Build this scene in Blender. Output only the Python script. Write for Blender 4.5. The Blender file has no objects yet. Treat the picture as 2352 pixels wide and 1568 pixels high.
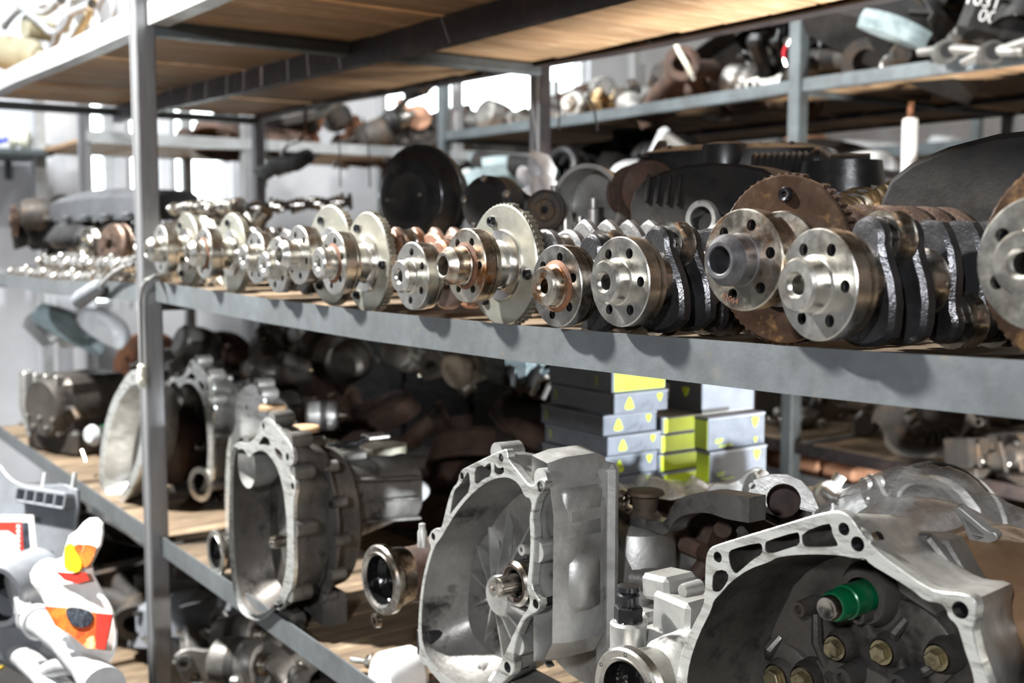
import bpy, math, random
from mathutils import Vector, Matrix, geometry, Euler

PI = math.pi
SC = bpy.context.scene
COL = SC.collection
ZC = 1.35                     # eye height
F = 2600.0                    # focal length in pixels of the 2352 x 1568 frame

# ------------------------------------------------------------------ camera
YAW = math.atan2(1813.0, F)   # shelf direction (-X) lies this far left of the optical axis
PITCH = math.atan2(784.0 - 550.0, F)
_h = Vector((-math.cos(YAW), math.sin(YAW), 0))
FWD = (_h * math.cos(PITCH) + Vector((0, 0, -math.sin(PITCH)))).normalized()
RGT = FWD.cross(Vector((0, 0, 1))).normalized()
UPV = RGT.cross(FWD).normalized()
EYE = Vector((0, 0, ZC))
cam = bpy.data.cameras.new('camera')
cam.sensor_width = 36.0
cam.lens = F / 2352.0 * 36.0
cam.clip_start = 0.05
cam.dof.use_dof = True
cam.dof.focus_distance = 1.24
cam.dof.aperture_fstop = 4.6
cam.dof.aperture_blades = 8
camo = bpy.data.objects.new('camera', cam)
COL.objects.link(camo)
camo.location = EYE
camo.rotation_euler = FWD.to_track_quat('-Z', 'Y').to_euler()
SC.camera = camo

# ------------------------------------------------------------------ world, lamps, exposure
SC.view_settings.view_transform = 'Standard'
SC.view_settings.look = 'None'
SC.view_settings.gamma = 1.0
SC.view_settings.use_curve_mapping = False
SC.view_settings.exposure = 0.25
SC.cycles.max_bounces = 5
SC.cycles.diffuse_bounces = 3
SC.cycles.glossy_bounces = 3
SC.cycles.transparent_max_bounces = 6
SC.cycles.use_adaptive_sampling = True
SC.cycles.adaptive_threshold = 0.07
SC.cycles.sample_clamp_indirect = 6.0
SC.cycles.caustics_reflective = False
SC.cycles.caustics_refractive = False
w = bpy.data.worlds.new('world')
SC.world = w
w.use_nodes = True
bg = w.node_tree.nodes['Background']
bg.inputs[0].default_value = (0.93, 0.97, 1.0, 1)
bg.inputs[1].default_value = 8.0

def lamp(name, kind, loc, aim, power, size=0.3, size_y=None, color=(1, 1, 1), angle=None, blend=0.3):
    l = bpy.data.lights.new(name, kind)
    l.energy = power
    l.color = color
    if kind == 'AREA':
        l.shape = 'RECTANGLE' if size_y else 'DISK'
        l.size = size
        if size_y:
            l.size_y = size_y
    elif kind == 'SPOT':
        l.shadow_soft_size = size
        l.spot_size = angle
        l.spot_blend = blend
    else:
        l.shadow_soft_size = size
    o = bpy.data.objects.new(name, l)
    COL.objects.link(o)
    o.location = loc
    o.rotation_euler = (Vector(aim) - Vector(loc)).to_track_quat('-Z', 'Y').to_euler()
    return o

# aisle lamps in front of the rack, ceiling strips over the aisles, a spot added to light the cartons, an added fill standing in for floor bounce
lamp('aisle_lamp', 'AREA', (-3.1, -0.55, 3.4), (-1.4, 0.9, 1.1), 400, 0.16, color=(1.0, 0.985, 0.95))
lamp('aisle_lamp.001', 'AREA', (0.55, -1.1, 1.95), (-1.3, 1.0, 1.2), 42, 0.14, color=(0.94, 0.96, 1.0))
lamp('work_lamp', 'SPOT', (0.95, 1.66, 1.13), (-1.05, 1.53, 0.92), 900, 0.05, color=(0.90, 0.95, 1.0), angle=math.radians(21), blend=0.35)  # spot added out of view, its narrow cone lights the carton ends
lamp('uplight', 'AREA', (-1.3, 2.45, 0.25), (-1.4, 2.2, 2.0), 95, 0.5, color=(1.0, 0.96, 0.90))  # unseen fill added to brighten shelf undersides in place of floor bounce
lamp('ceiling_strip', 'AREA', (-3.2, 2.45, 3.9), (-3.2, 2.45, 0), 70, 3.0, 0.25, (0.95, 0.98, 1.0))
lamp('ceiling_strip.001', 'AREA', (-1.0, 5.1, 3.9), (-1.2, 5.2, 0), 110, 3.0, 0.25, (0.95, 0.98, 1.0))
lamp('ceiling_strip.002', 'AREA', (-5.0, 0.2, 3.9), (-5.4, 0.9, 0), 150, 0.25, 2.5, (0.95, 0.98, 1.0))

# ------------------------------------------------------------------ pixel -> point on a real plane
def ray(px, py):
    return FWD + RGT * ((px - 1176.0) / F) + UPV * ((784.0 - py) / F)

def at(px, py, X=None, Y=None, Z=None, D=None):
    r = ray(px, py)
    if X is not None: t = X / r.x
    elif Y is not None: t = Y / r.y
    elif Z is not None: t = (Z - ZC) / r.z
    else: t = D
    return EYE + r * t

# ------------------------------------------------------------------ lettering, made once at size 1
TEXTS = {}
def _make_texts(words):
    tmp = []
    for b in words:
        cu = bpy.data.curves.new('t', 'FONT')
        cu.body = b; cu.size = 1.0; cu.extrude = .02; cu.align_x = 'CENTER'; cu.resolution_u = 3
        o = bpy.data.objects.new('t', cu); COL.objects.link(o); tmp.append((b, o, cu))
    dg = bpy.context.evaluated_depsgraph_get(); dg.update()
    for b, o, cu in tmp:
        TEXTS[b] = bpy.data.meshes.new_from_object(o.evaluated_get(dg))
        TEXTS[b].materials.clear()
    for b, o, cu in tmp:
        bpy.data.objects.remove(o); bpy.data.curves.remove(cu)
_make_texts(['82064', 'GSP', 'automotive', 'MM 2002', '1  07 01  01 1-9  02', '1031', '00', '94'])
def text_obj(body, size, m, parent, M, name='lettering'):
    key = (body, m.name)
    if key not in TEXTS:
        me = TEXTS[body].copy(); me.materials.append(m); TEXTS[key] = me
    o = bpy.data.objects.new(name, TEXTS[key]); COL.objects.link(o)
    o.parent = parent
    o.matrix_local = M @ Matrix.Diagonal((size, size, .006, 1))
    return o

# ------------------------------------------------------------------ mesh builder
def T(x=0, y=0, z=0): return Matrix.Translation((x, y, z))
def R(ax, deg): return Matrix.Rotation(math.radians(deg), 4, ax)
I4 = Matrix.Identity(4)

def circ(r, n, cx=0, cy=0, a0=0.0, ry=None):
    ry = r if ry is None else ry
    return [(cx + r * math.cos(a0 + 2 * PI * i / n), cy + ry * math.sin(a0 + 2 * PI * i / n)) for i in range(n)]

def area2(p):
    return 0.5 * sum(p[i][0] * p[(i + 1) % len(p)][1] - p[(i + 1) % len(p)][0] * p[i][1] for i in range(len(p)))

def smooth2(p, it=1):
    for _ in range(it):
        q = []
        for i in range(len(p)):
            a, b = p[i], p[(i + 1) % len(p)]
            q.append((a[0] * .75 + b[0] * .25, a[1] * .75 + b[1] * .25))
            q.append((a[0] * .25 + b[0] * .75, a[1] * .25 + b[1] * .75))
        p = q
    return p

def offset2(p, d):
    """inset a closed outline by d (positive = inwards)"""
    if area2(p) < 0:
        p = p[::-1]
    n = len(p)
    out = []
    for i in range(n):
        a, b, c = Vector(p[i - 1]), Vector(p[i]), Vector(p[(i + 1) % n])
        e1 = (b - a); e2 = (c - b)
        if e1.length < 1e-9 or e2.length < 1e-9:
            out.append(tuple(b)); continue
        e1.normalize(); e2.normalize()
        n1 = Vector((-e1.y, e1.x)); n2 = Vector((-e2.y, e2.x))
        m = n1 + n2
        k = m.dot(n1)
        m = m / k if k > 0.35 else m.normalized() * 1.2
        out.append(tuple(b + m * d))
    return out

def resample(p, n):
    L = [0.0]
    for i in range(len(p)):
        a, b = Vector(p[i]), Vector(p[(i + 1) % len(p)])
        L.append(L[-1] + (b - a).length)
    out = []
    j = 0
    for k in range(n):
        s = L[-1] * k / n
        while L[j + 1] < s: j += 1
        f = (s - L[j]) / max(1e-9, L[j + 1] - L[j])
        a, b = Vector(p[j]), Vector(p[(j + 1) % len(p)])
        out.append(tuple(a.lerp(b, f)))
    return out

_CH = None
class MB:
    def __init__(s):
        s.v = []; s.f = []
    def add(s, vs, fs, M=None):
        o = len(s.v)
        s.v += [tuple(M @ Vector(p)) if M is not None else tuple(p) for p in vs]
        s.f += [tuple(o + i for i in f) for f in fs]
        return s
    def box(s, c, d, M=None, b=0.0):
        x, y, z = d[0] / 2, d[1] / 2, d[2] / 2
        if b <= 0:
            vs = [(c[0] + sx * x, c[1] + sy * y, c[2] + sz * z) for sx in (-1, 1) for sy in (-1, 1) for sz in (-1, 1)]
            fs = [(0, 1, 3, 2), (4, 6, 7, 5), (0, 4, 5, 1), (2, 3, 7, 6), (0, 2, 6, 4), (1, 5, 7, 3)]
            return s.add(vs, fs, M)
        b = min(b, x * .9, y * .9, z * .9)
        vs = []; idx = {}
        for sx in (-1, 1):
            for sy in (-1, 1):
                for sz in (-1, 1):
                    for ax in range(3):
                        e = [x, y, z]
                        for k in range(3):
                            if k != ax: e[k] -= b
                        idx[(sx, sy, sz, ax)] = len(vs)
                        vs.append((c[0] + sx * e[0], c[1] + sy * e[1], c[2] + sz * e[2]))
        g = lambda sx, sy, sz, ax: idx[(sx, sy, sz, ax)]
        fs = []
        def quad(q):
            fs.append(tuple(q))
        for sg in (-1, 1):
            q = [g(sg, -1, -1, 0), g(sg, 1, -1, 0), g(sg, 1, 1, 0), g(sg, -1, 1, 0)]; fs.append(tuple(q if sg > 0 else q[::-1]))
            q = [g(-1, sg, -1, 1), g(-1, sg, 1, 1), g(1, sg, 1, 1), g(1, sg, -1, 1)]; fs.append(tuple(q if sg > 0 else q[::-1]))
            q = [g(-1, -1, sg, 2), g(1, -1, sg, 2), g(1, 1, sg, 2), g(-1, 1, sg, 2)]; fs.append(tuple(q if sg > 0 else q[::-1]))
        for a in (-1, 1):
            for c2 in (-1, 1):
                k = a * c2
                q = [g(a, c2, -1, 0), g(a, c2, -1, 1), g(a, c2, 1, 1), g(a, c2, 1, 0)]; fs.append(tuple(q if k > 0 else q[::-1]))
                q = [g(a, -1, c2, 0), g(a, 1, c2, 0), g(a, 1, c2, 2), g(a, -1, c2, 2)]; fs.append(tuple(q if k > 0 else q[::-1]))
                q = [g(-1, a, c2, 1), g(-1, a, c2, 2), g(1, a, c2, 2), g(1, a, c2, 1)]; fs.append(tuple(q if k > 0 else q[::-1]))
        for sx in (-1, 1):
            for sy in (-1, 1):
                for sz in (-1, 1):
                    q = [g(sx, sy, sz, 0), g(sx, sy, sz, 1), g(sx, sy, sz, 2)]
                    fs.append(tuple(q if sx * sy * sz > 0 else q[::-1]))
        return s.add(vs, fs, M)
    def lathe(s, prof, n=32, M=None):
        """prof: list of (radius, y); revolves round the local y axis"""
        vs = []; fs = []; rings = []
        for r, y in prof:
            if r < 1e-6:
                rings.append([len(vs)]); vs.append((0, y, 0))
            else:
                rings.append(list(range(len(vs), len(vs) + n)))
                vs += [(r * math.cos(2 * PI * i / n), y, r * math.sin(2 * PI * i / n)) for i in range(n)]
        for a, b in zip(rings, rings[1:]):
            for i in range(n):
                j = (i + 1) % n
                if len(a) == 1 and len(b) == 1: continue
                if len(a) == 1: fs.append((a[0], b[i], b[j]))
                elif len(b) == 1: fs.append((a[i], b[0], a[j]))
                else: fs.append((a[i], b[i], b[j], a[j]))
        return s.add(vs, fs, M)
    def prism(s, outer, holes, y0, y1, M=None, ch=0.0, back=True, holedepth=None, floor=True):
        """outline in (x, z), extruded along y; holes go to holedepth (None = through)"""
        if area2(outer) < 0: outer = outer[::-1]
        hs = [h if area2(h) < 0 else h[::-1] for h in holes]
        of = offset2(outer, ch) if ch > 0 else outer
        loops = [of] + hs
        flat = [p for l in loops for p in l]
        tri = geometry.tessellate_polygon([[Vector((p[0], p[1], 0)) for p in l] for l in loops])
        vs = [(p[0], y0, p[1]) for p in flat]
        fs = []
        for t in tri:
            a, b, c = (flat[i] for i in t)
            cr = (b[0] - a[0]) * (c[1] - a[1]) - (c[0] - a[0]) * (b[1] - a[1])
            fs.append(tuple(t) if cr > 0 else tuple(t[::-1]))
        n = len(outer)
        # outer wall
        prev = list(range(n))
        seq = ([(outer, y0 + ch)] if ch > 0 else [])
        if back and ch > 0: seq += [(outer, y1 - ch), (of, y1)]
        else: seq += [(outer, y1)]
        for loop, y in seq:
            cur = list(range(len(vs), len(vs) + n))
            vs += [(p[0], y, p[1]) for p in loop]
            for i in range(n):
                j = (i + 1) % n
                fs.append((prev[i], cur[i], cur[j], prev[j]))
            prev = cur
        outerback = prev
        hb = []
        k = n
        for h in hs:
            m = len(h)
            yb = y1 if holedepth is None else y0 + holedepth
            cur = list(range(len(vs), len(vs) + m))
            vs += [(p[0], yb, p[1]) for p in h]
            for i in range(m):
                j = (i + 1) % m
                fs.append((k + i, cur[i], cur[j], k + j))
            if holedepth is not None and floor:
                fs.append(tuple(cur))
            hb.append(cur)
            k += m
        if back:
            if holedepth is None:
                m = {}
                allb = outerback + [i for h in hb for i in h]
                for t in tri:
                    a, b, c = (flat[i] for i in t)
                    cr = (b[0] - a[0]) * (c[1] - a[1]) - (c[0] - a[0]) * (b[1] - a[1])
                    q = [allb[i] for i in t]
                    fs.append(tuple(q[::-1]) if cr > 0 else tuple(q))
            else:
                lo = [(vs[i][0], vs[i][2]) for i in outerback]
                for t in geometry.tessellate_polygon([[Vector((p[0], p[1], 0)) for p in lo]]):
                    a, b, c = (lo[i] for i in t)
                    cr = (b[0] - a[0]) * (c[1] - a[1]) - (c[0] - a[0]) * (b[1] - a[1])
                    q = [outerback[i] for i in t]
                    fs.append(tuple(q[::-1]) if cr > 0 else tuple(q))
        return s.add(vs, fs, M)
    def loft(s, loops, cap0=True, cap1=True, M=None):
        n = len(loops[0]); vs = []; fs = []
        for l in loops: vs += [tuple(p) for p in l]
        for k in range(len(loops) - 1):
            for i in range(n):
                j = (i + 1) % n
                fs.append((k * n + i, (k + 1) * n + i, (k + 1) * n + j, k * n + j))
        if cap0: fs.append(tuple(range(n)))
        if cap1: fs.append(tuple(range((len(loops) - 1) * n, len(loops) * n))[::-1])
        return s.add(vs, fs, M)
    def tube(s, path, r, n=8, M=None, caps=True):
        P = [Vector(p) for p in path]
        rs = r if isinstance(r, (list, tuple)) else [r] * len(P)
        up = Vector((0, 0, 1))
        loops = []
        prev = None
        for i, p in enumerate(P):
            t = (P[min(i + 1, len(P) - 1)] - P[max(i - 1, 0)])
            t = t.normalized() if t.length > 1e-9 else Vector((1, 0, 0))
            if prev is None:
                a = t.cross(up)
                if a.length < 1e-3: a = t.cross(Vector((1, 0, 0)))
            else:
                a = prev - t * prev.dot(t)
                if a.length < 1e-4: a = t.cross(up)
            a.normalize(); prev = a
            b = t.cross(a)
            loops.append([p + (a * math.cos(2 * PI * k / n) + b * math.sin(2 * PI * k / n)) * rs[i] for k in range(n)])
        return s.loft(loops, caps, caps, M)
    def ball(s, c, r, n=16, M=None):
        m = n // 2
        if not isinstance(r, (list, tuple)): r = (r, r, r)
        vs = []; fs = []
        for i in range(m + 1):
            ph = PI * i / m
            for j in range(n):
                th = 2 * PI * j / n
                vs.append((c[0] + r[0] * math.sin(ph) * math.cos(th), c[1] + r[1] * math.sin(ph) * math.sin(th), c[2] + r[2] * math.cos(ph)))
        for i in range(m):
            for j in range(n):
                k = (j + 1) % n
                fs.append((i * n + j, (i + 1) * n + j, (i + 1) * n + k, i * n + k))
        return s.add(vs, fs, M)
    def mesh(s, name, sharp=35):
        me = bpy.data.meshes.new(name)
        me.from_pydata(s.v, [], s.f)
        me.validate()
        import bmesh
        b = bmesh.new(); b.from_mesh(me)
        bmesh.ops.remove_doubles(b, verts=b.verts, dist=1e-6)
        bmesh.ops.recalc_face_normals(b, faces=b.faces)
        b.to_mesh(me); b.free()
        me.polygons.foreach_set('use_smooth', [True] * len(me.polygons))
        me.set_sharp_from_angle(angle=math.radians(sharp))
        return me
    def build(s, name, mat, parent=None, sharp=35, loc=None):
        me = s.mesh(name, sharp)
        me.materials.append(mat)
        o = bpy.data.objects.new(name, me)
        COL.objects.link(o)
        if parent is not None: o.parent = parent
        if loc is not None: o.location = loc
        return o

def mesh_obj(name, me, parent=None, M=None):
    o = bpy.data.objects.new(name, me)
    COL.objects.link(o)
    if parent is not None: o.parent = parent
    if M is not None: o.matrix_local = M
    return o

def thing(name, label, cat, loc=(0, 0, 0), rot=(0, 0, 0), group=None, scale=1.0):
    o = bpy.data.objects.new(name, None)
    COL.objects.link(o)
    o.empty_display_size = 0.05
    o.location = loc
    o.rotation_euler = [math.radians(a) for a in rot]
    o.scale = (scale, scale, scale)
    o['label'] = label; o['category'] = cat
    if group: o['group'] = group
    return o

def tag(o, label, cat, group=None):
    o['label'] = label; o['category'] = cat
    if group: o['group'] = group
    return o

def struct(o, label=None):
    o['kind'] = 'structure'
    if label: o['label'] = label
    return o

def noise_wob(me, amp, seed, freq=8.0):
    from mathutils import noise
    for v in me.vertices:
        d = noise.noise_vector(v.co * freq + Vector((seed * 3.1, seed * 1.7, seed)))
        v.co += d * amp
# ------------------------------------------------------------------ materials
MATS = {}
def mat(name, base, rough=0.5, metal=0.0, dirt=None, dirt_amt=0.0, dirt_scale=6.0, dirt_soft=0.12, var=0.12, vscale=18.0,
        bump=0.0, bscale=60.0, rvar=0.1, stretch=None, dirt2=None, dirt2_amt=0.0, dirt2_scale=14.0, spec=0.5, coat=0.0, trans=0.0, ovar=0.0):
    m = bpy.data.materials.new(name)
    m.use_nodes = True
    nt = m.node_tree; N = nt.nodes; L = nt.links
    p = N['Principled BSDF']
    p.inputs['Roughness'].default_value = rough
    p.inputs['Metallic'].default_value = metal
    p.inputs['Specular IOR Level'].default_value = spec
    if coat: p.inputs['Coat Weight'].default_value = coat; p.inputs['Coat Roughness'].default_value = 0.15
    tc = N.new('ShaderNodeTexCoord')
    vec = tc.outputs['Object']
    mp = N.new('ShaderNodeMapping')
    L.new(vec, mp.inputs['Vector'])
    if stretch: mp.inputs['Scale'].default_value = stretch
    vec = mp.outputs['Vector']
    # every object takes its own piece of the pattern
    oi = N.new('ShaderNodeObjectInfo')
    mul = N.new('ShaderNodeMath'); mul.operation = 'MULTIPLY'; mul.inputs[1].default_value = 37.0
    L.new(oi.outputs['Random'], mul.inputs[0])
    L.new(mul.outputs[0], mp.inputs['Location'])
    def noi(scale, detail=3.0, rough_=0.6):
        n = N.new('ShaderNodeTexNoise')
        n.inputs['Scale'].default_value = scale; n.inputs['Detail'].default_value = detail; n.inputs['Roughness'].default_value = rough_
        L.new(vec, n.inputs['Vector'])
        return n.outputs['Fac']
    def mix(fac, a, b, blend='MIX'):
        x = N.new('ShaderNodeMix'); x.data_type = 'RGBA'; x.blend_type = blend
        if isinstance(fac, float): x.inputs[0].default_value = fac
        else: L.new(fac, x.inputs[0])
        for k, c in ((6, a), (7, b)):
            if isinstance(c, tuple): x.inputs[k].default_value = (*c, 1)
            else: L.new(c, x.inputs[k])
        return x.outputs[2]
    def ramp(fac, lo, hi):
        r = N.new('ShaderNodeMapRange')
        r.inputs['From Min'].default_value = lo; r.inputs['From Max'].default_value = hi
        L.new(fac, r.inputs['Value'])
        return r.outputs['Result']
    c = mix(ramp(noi(vscale), .3, .7), tuple(max(0, k * (1 - var)) for k in base), tuple(min(1, k * (1 + var)) for k in base))
    rgh = None
    if dirt:
        mid = 0.68 - dirt_amt * 0.36
        fac = ramp(noi(dirt_scale, 5.0, .68), mid - dirt_soft, mid + dirt_soft)
        c = mix(fac, c, dirt)
    if dirt2:
        mid = 0.72 - dirt2_amt * 0.36
        c = mix(ramp(noi(dirt2_scale, 4.0, .7), mid - .06, mid + .06), c, dirt2)
    if ovar:
        mr = N.new('ShaderNodeMapRange'); mr.inputs['To Min'].default_value = 1 - ovar; mr.inputs['To Max'].default_value = 1 + ovar * .4
        L.new(oi.outputs['Random'], mr.inputs['Value'])
        vm = N.new('ShaderNodeVectorMath'); vm.operation = 'SCALE'
        L.new(c, vm.inputs[0]); L.new(mr.outputs['Result'], vm.inputs['Scale'])
        c = vm.outputs['Vector']
    L.new(c, p.inputs['Base Color'])
    if rvar:
        r = N.new('ShaderNodeMapRange')
        r.inputs['From Min'].default_value = .3; r.inputs['From Max'].default_value = .7
        r.inputs['To Min'].default_value = max(.03, rough - rvar); r.inputs['To Max'].default_value = min(1, rough + rvar)
        L.new(noi(vscale * 1.7, 2.0), r.inputs['Value'])
        L.new(r.outputs['Result'], p.inputs['Roughness'])
    if bump:
        bp = N.new('ShaderNodeBump'); bp.inputs['Strength'].default_value = bump; bp.inputs['Distance'].default_value = 0.002
        L.new(noi(bscale, 2.0), bp.inputs['Height'])
        L.new(bp.outputs['Normal'], p.inputs['Normal'])
    if trans: p.inputs['Transmission Weight'].default_value = trans
    MATS[name] = m
    return m

BROWN = (.10, .055, .025)
GRIME = (.035, .032, .03)
M_STEEL = mat('machined_steel', (.70, .685, .64), .30, 1.0, (.36, .32, .25), .12, 22, .2, .08, 40, .05, 300, .06)
M_STEELB = mat('bright_steel', (.74, .72, .68), .22, 1.0, None, 0, var=.06)
M_STEELK = mat('oily_steel', (.55, .53, .49), .27, 1.0, (.10, .075, .05), .38, 16, .12, .1, 30, .05, 200)
M_STEELR = mat('rust_stained_steel', (.60, .56, .48), .30, 1.0, (.30, .12, .035), .30, 26, .1, .1, 40, .1, 200)
M_HUBDK = mat('dark_oxide_steel', (.17, .17, .18), .42, .8, (.08, .07, .07), .3, 30, bump=.1, bscale=300)
M_WEB = mat('oiled_forged_iron', (.085, .085, .09), .33, .75, (.03, .028, .028), .35, 12, bump=.28, bscale=260, rvar=.12)
M_WEBG = mat('grey_forged_iron', (.30, .30, .30), .42, .8, (.14, .13, .13), .3, 10, bump=.28, bscale=260)
M_WEBR = mat('rusty_forged_iron', (.33, .25, .21), .5, .55, (.33, .15, .08), .5, 14, bump=.3, bscale=200)
M_WEBB = mat('brown_oiled_iron', (.20, .14, .11), .32, .7, (.07, .045, .035), .4, 12, bump=.3, bscale=240, rvar=.12)
M_DISC = mat('sensor_disc_steel', (.60, .60, .53), .36, .85, (.45, .42, .33), .3, 9, .2, .05, 30, .03, 200, .05)
M_DISCR = mat('rust_brown_disc', (.088, .050, .030), .30, .55, (.042, .025, .017), .45, 11, .15, .3, 20, .12, 180, .12, dirt2=(.24, .14, .06), dirt2_amt=.28, dirt2_scale=20)
M_BOLT = mat('black_oxide_bolt', (.05, .05, .055), .25, .8)
M_BRASSB = mat('zinc_yellow_bolt', (.42, .36, .22), .35, .9, GRIME, .3, 40)
M_RUST = mat('rust', (.24, .10, .045), .8, .1, (.08, .04, .025), .45, 14, bump=.4, bscale=120)
M_RUSTD = mat('dark_rust', (.085, .045, .03), .75, .1, (.03, .02, .016), .45, 12, bump=.4, bscale=120)
M_IRON = mat('dark_cast_iron', (.055, .052, .05), .6, .4, (.12, .08, .05), .25, 12, bump=.4, bscale=140)
M_ALU = mat('cast_aluminium', (.62, .62, .60), .43, .65, (.16, .15, .135), .30, 9, .22, .1, 16, .16, 170, .1, dirt2=GRIME, dirt2_amt=.12, dirt2_scale=12)
M_ALUD = mat('dirty_cast_aluminium', (.36, .35, .33), .46, .6, (.085, .08, .075), .50, 8, .2, .15, 16, .22, 150, .1, dirt2=(.03, .028, .026), dirt2_amt=.25, dirt2_scale=10)
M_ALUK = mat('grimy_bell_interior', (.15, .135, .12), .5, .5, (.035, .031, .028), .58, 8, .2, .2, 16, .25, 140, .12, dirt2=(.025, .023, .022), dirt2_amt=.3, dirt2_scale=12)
M_ALUB = mat('bright_cast_aluminium', (.55, .55, .53), .45, .6, (.24, .23, .21), .28, 9, .2, .08, 16, .12, 170)
M_FACE = mat('machined_aluminium_face', (.74, .75, .72), .33, .75, (.25, .24, .21), .22, 20, .1, .07, 30, .06, 200, .08, stretch=(1, 1, 5))
M_BEAM = mat('mill_scale_steel_beam', (.18, .20, .212), .44, .45, (.13, .138, .142), .4, 7, .2, .1, 25, .10, 220, .08, dirt2=(.22, .20, .16), dirt2_amt=.10, dirt2_scale=30)
M_BEAML = mat('pale_steel_beam', (.50, .52, .53), .45, .35, (.33, .33, .33), .3, 6, .2, .1, 20, .08, 160)
M_POST = mat('drawn_steel_post', (.36, .365, .375), .42, .5, (.24, .24, .25), .4, 6, .2, .1, 30, .05, 120, .1, stretch=(3, 3, .35))
M_BEAMK = mat('blackened_steel', (.030, .026, .028), .5, .3, (.07, .05, .045), .25, 8)
M_BEAMB = mat('blue_grey_paint', (.105, .125, .135), .5, .15, (.07, .075, .078), .35, 8, bump=.06, bscale=100)
M_WOODU = mat('raw_plywood', (.60, .40, .235), .75, 0, (.30, .165, .075), .42, 7, .22, .16, 26, .25, 90, 0, stretch=(5, .55, 2), dirt2=(.72, .55, .36), dirt2_amt=.25, dirt2_scale=10, ovar=.42)
M_WOODD = mat('dirty_shelf_board', (.33, .235, .145), .75, 0, (.07, .05, .035), .48, 7, .2, .2, 22, .3, 90, 0, stretch=(5, .6, 2), dirt2=(.55, .44, .29), dirt2_amt=.18, dirt2_scale=10, ovar=.35)
M_PLAS = mat('black_plastic', (.009, .009, .010), .36, 0, (.02, .019, .018), .25, 8, bump=.08, bscale=200)
M_PLASM = mat('matt_black_plastic', (.009, .0085, .0085), .55, 0, (.02, .016, .013), .3, 8, bump=.15, bscale=160, spec=.3)
M_PLASG = mat('grey_plastic', (.22, .235, .26), .42, 0, (.15, .16, .17), .3, 5)
M_PLASD = mat('charcoal_grey_plastic', (.075, .080, .088), .45, 0, (.05, .053, .057), .3, 5)
M_PLASL = mat('light_grey_plastic', (.55, .565, .575), .40, 0, (.40, .41, .42), .2, 6)
M_CREAM = mat('cream_plastic', (.74, .72, .60), .45, 0, (.50, .47, .34), .25, 8)
M_TEAL = mat('pale_teal_plastic', (.24, .30, .315), .45, 0, (.14, .185, .195), .3, 7)
M_RUB = mat('black_rubber', (.016, .016, .017), .55)
M_GREYR = mat('grey_rubber_hose', (.30, .30, .295), .5, 0, (.18, .18, .17), .3, 9)
M_HOSEL = mat('weathered_light_hose', (.26, .26, .25), .5, 0, (.15, .15, .145), .35, 9)  # hose tone darkened in colour to offset the strong lamp nearby
M_CREAMD = mat('dimmed_cream_plastic', (.36, .34, .25), .5, 0, (.22, .20, .13), .3, 8)  # cream darkened in colour so the near lamp does not bleach it
M_GREASE = mat('wet_black_grease', (.008, .008, .008), .13, 0, bump=1.0, bscale=70)
M_WHITE = mat('white_cloth', (.82, .84, .87), .85, 0, bump=.1, bscale=300)
M_PAPER = mat('white_bag_film', (.82, .82, .80), .35, 0, (.62, .62, .60), .3, 12)
M_RED = mat('red_print', (.55, .045, .03), .4)
M_ORANGE = mat('orange_print', (.85, .26, .04), .4, 0, (.60, .03, .02), .5, 22, .15, dirt2=(.95, .70, .35), dirt2_amt=.3, dirt2_scale=30)
M_YEL = mat('yellow_print', (.90, .62, .02), .4)
M_INK = mat('black_ink', (.02, .022, .03), .45, 0, (.10, .12, .15), .3, 60)
M_WHITEP = mat('white_ink', (.85, .85, .84), .5)
M_GOLD = mat('varnished_gold_steel', (.34, .24, .12), .32, .75, (.10, .06, .03), .4, 14)
M_COPPER = mat('terracotta_parts', (.62, .34, .22), .7, 0, (.40, .20, .12), .35, 14)
M_BLUEP = mat('blue_plastic', (.03, .06, .62), .4)
M_GREEN = mat('green_coupling', (.0, .13, .045), .35, .1, (.01, .05, .02), .3, 25)
M_BOX = mat('charcoal_carton', (.115, .13, .155), .5, 0, (.09, .10, .12), .3, 10)
M_BOXT = mat('charcoal_carton_pattern', (.17, .185, .21), .5)
M_LIME = mat('lime_print', (.50, .62, .03), .5)
M_LABEL = mat('paper_label', (.55, .55, .56), .7)
M_WALL = mat('white_plaster', (.78, .79, .82), .85, 0, (.66, .67, .70), .35, 1.6, .2, .05, 8, .1, 40, 0)
M_WALLC = mat('cream_plaster', (.70, .68, .58), .85, 0, (.60, .58, .48), .35, 1.6, .2)
M_WALLG = mat('bare_render', (.40, .38, .38), .9, 0, (.22, .19, .18), .42, 2.2, .2, .1, 10, .3, 30, 0)
M_FLOOR = mat('concrete_floor', (.17, .165, .16), .7, 0, (.11, .105, .10), .4, 2.0, .2, .1, 10, .1, 40)
M_CEIL = mat('ceiling_board', (.22, .22, .21), .85)
M_WALLD = mat('dark_sheeting', (.10, .10, .105), .7)
M_FRAME = mat('white_window_frame', (.80, .81, .82), .5)
M_AMBER = mat('brown_wrap', (.30, .185, .10), .28, 0, (.17, .10, .06), .4, 9, .2, .2, 14, .5, 30)
M_REDW = mat('red_wire', (.45, .02, .03), .4)

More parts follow.
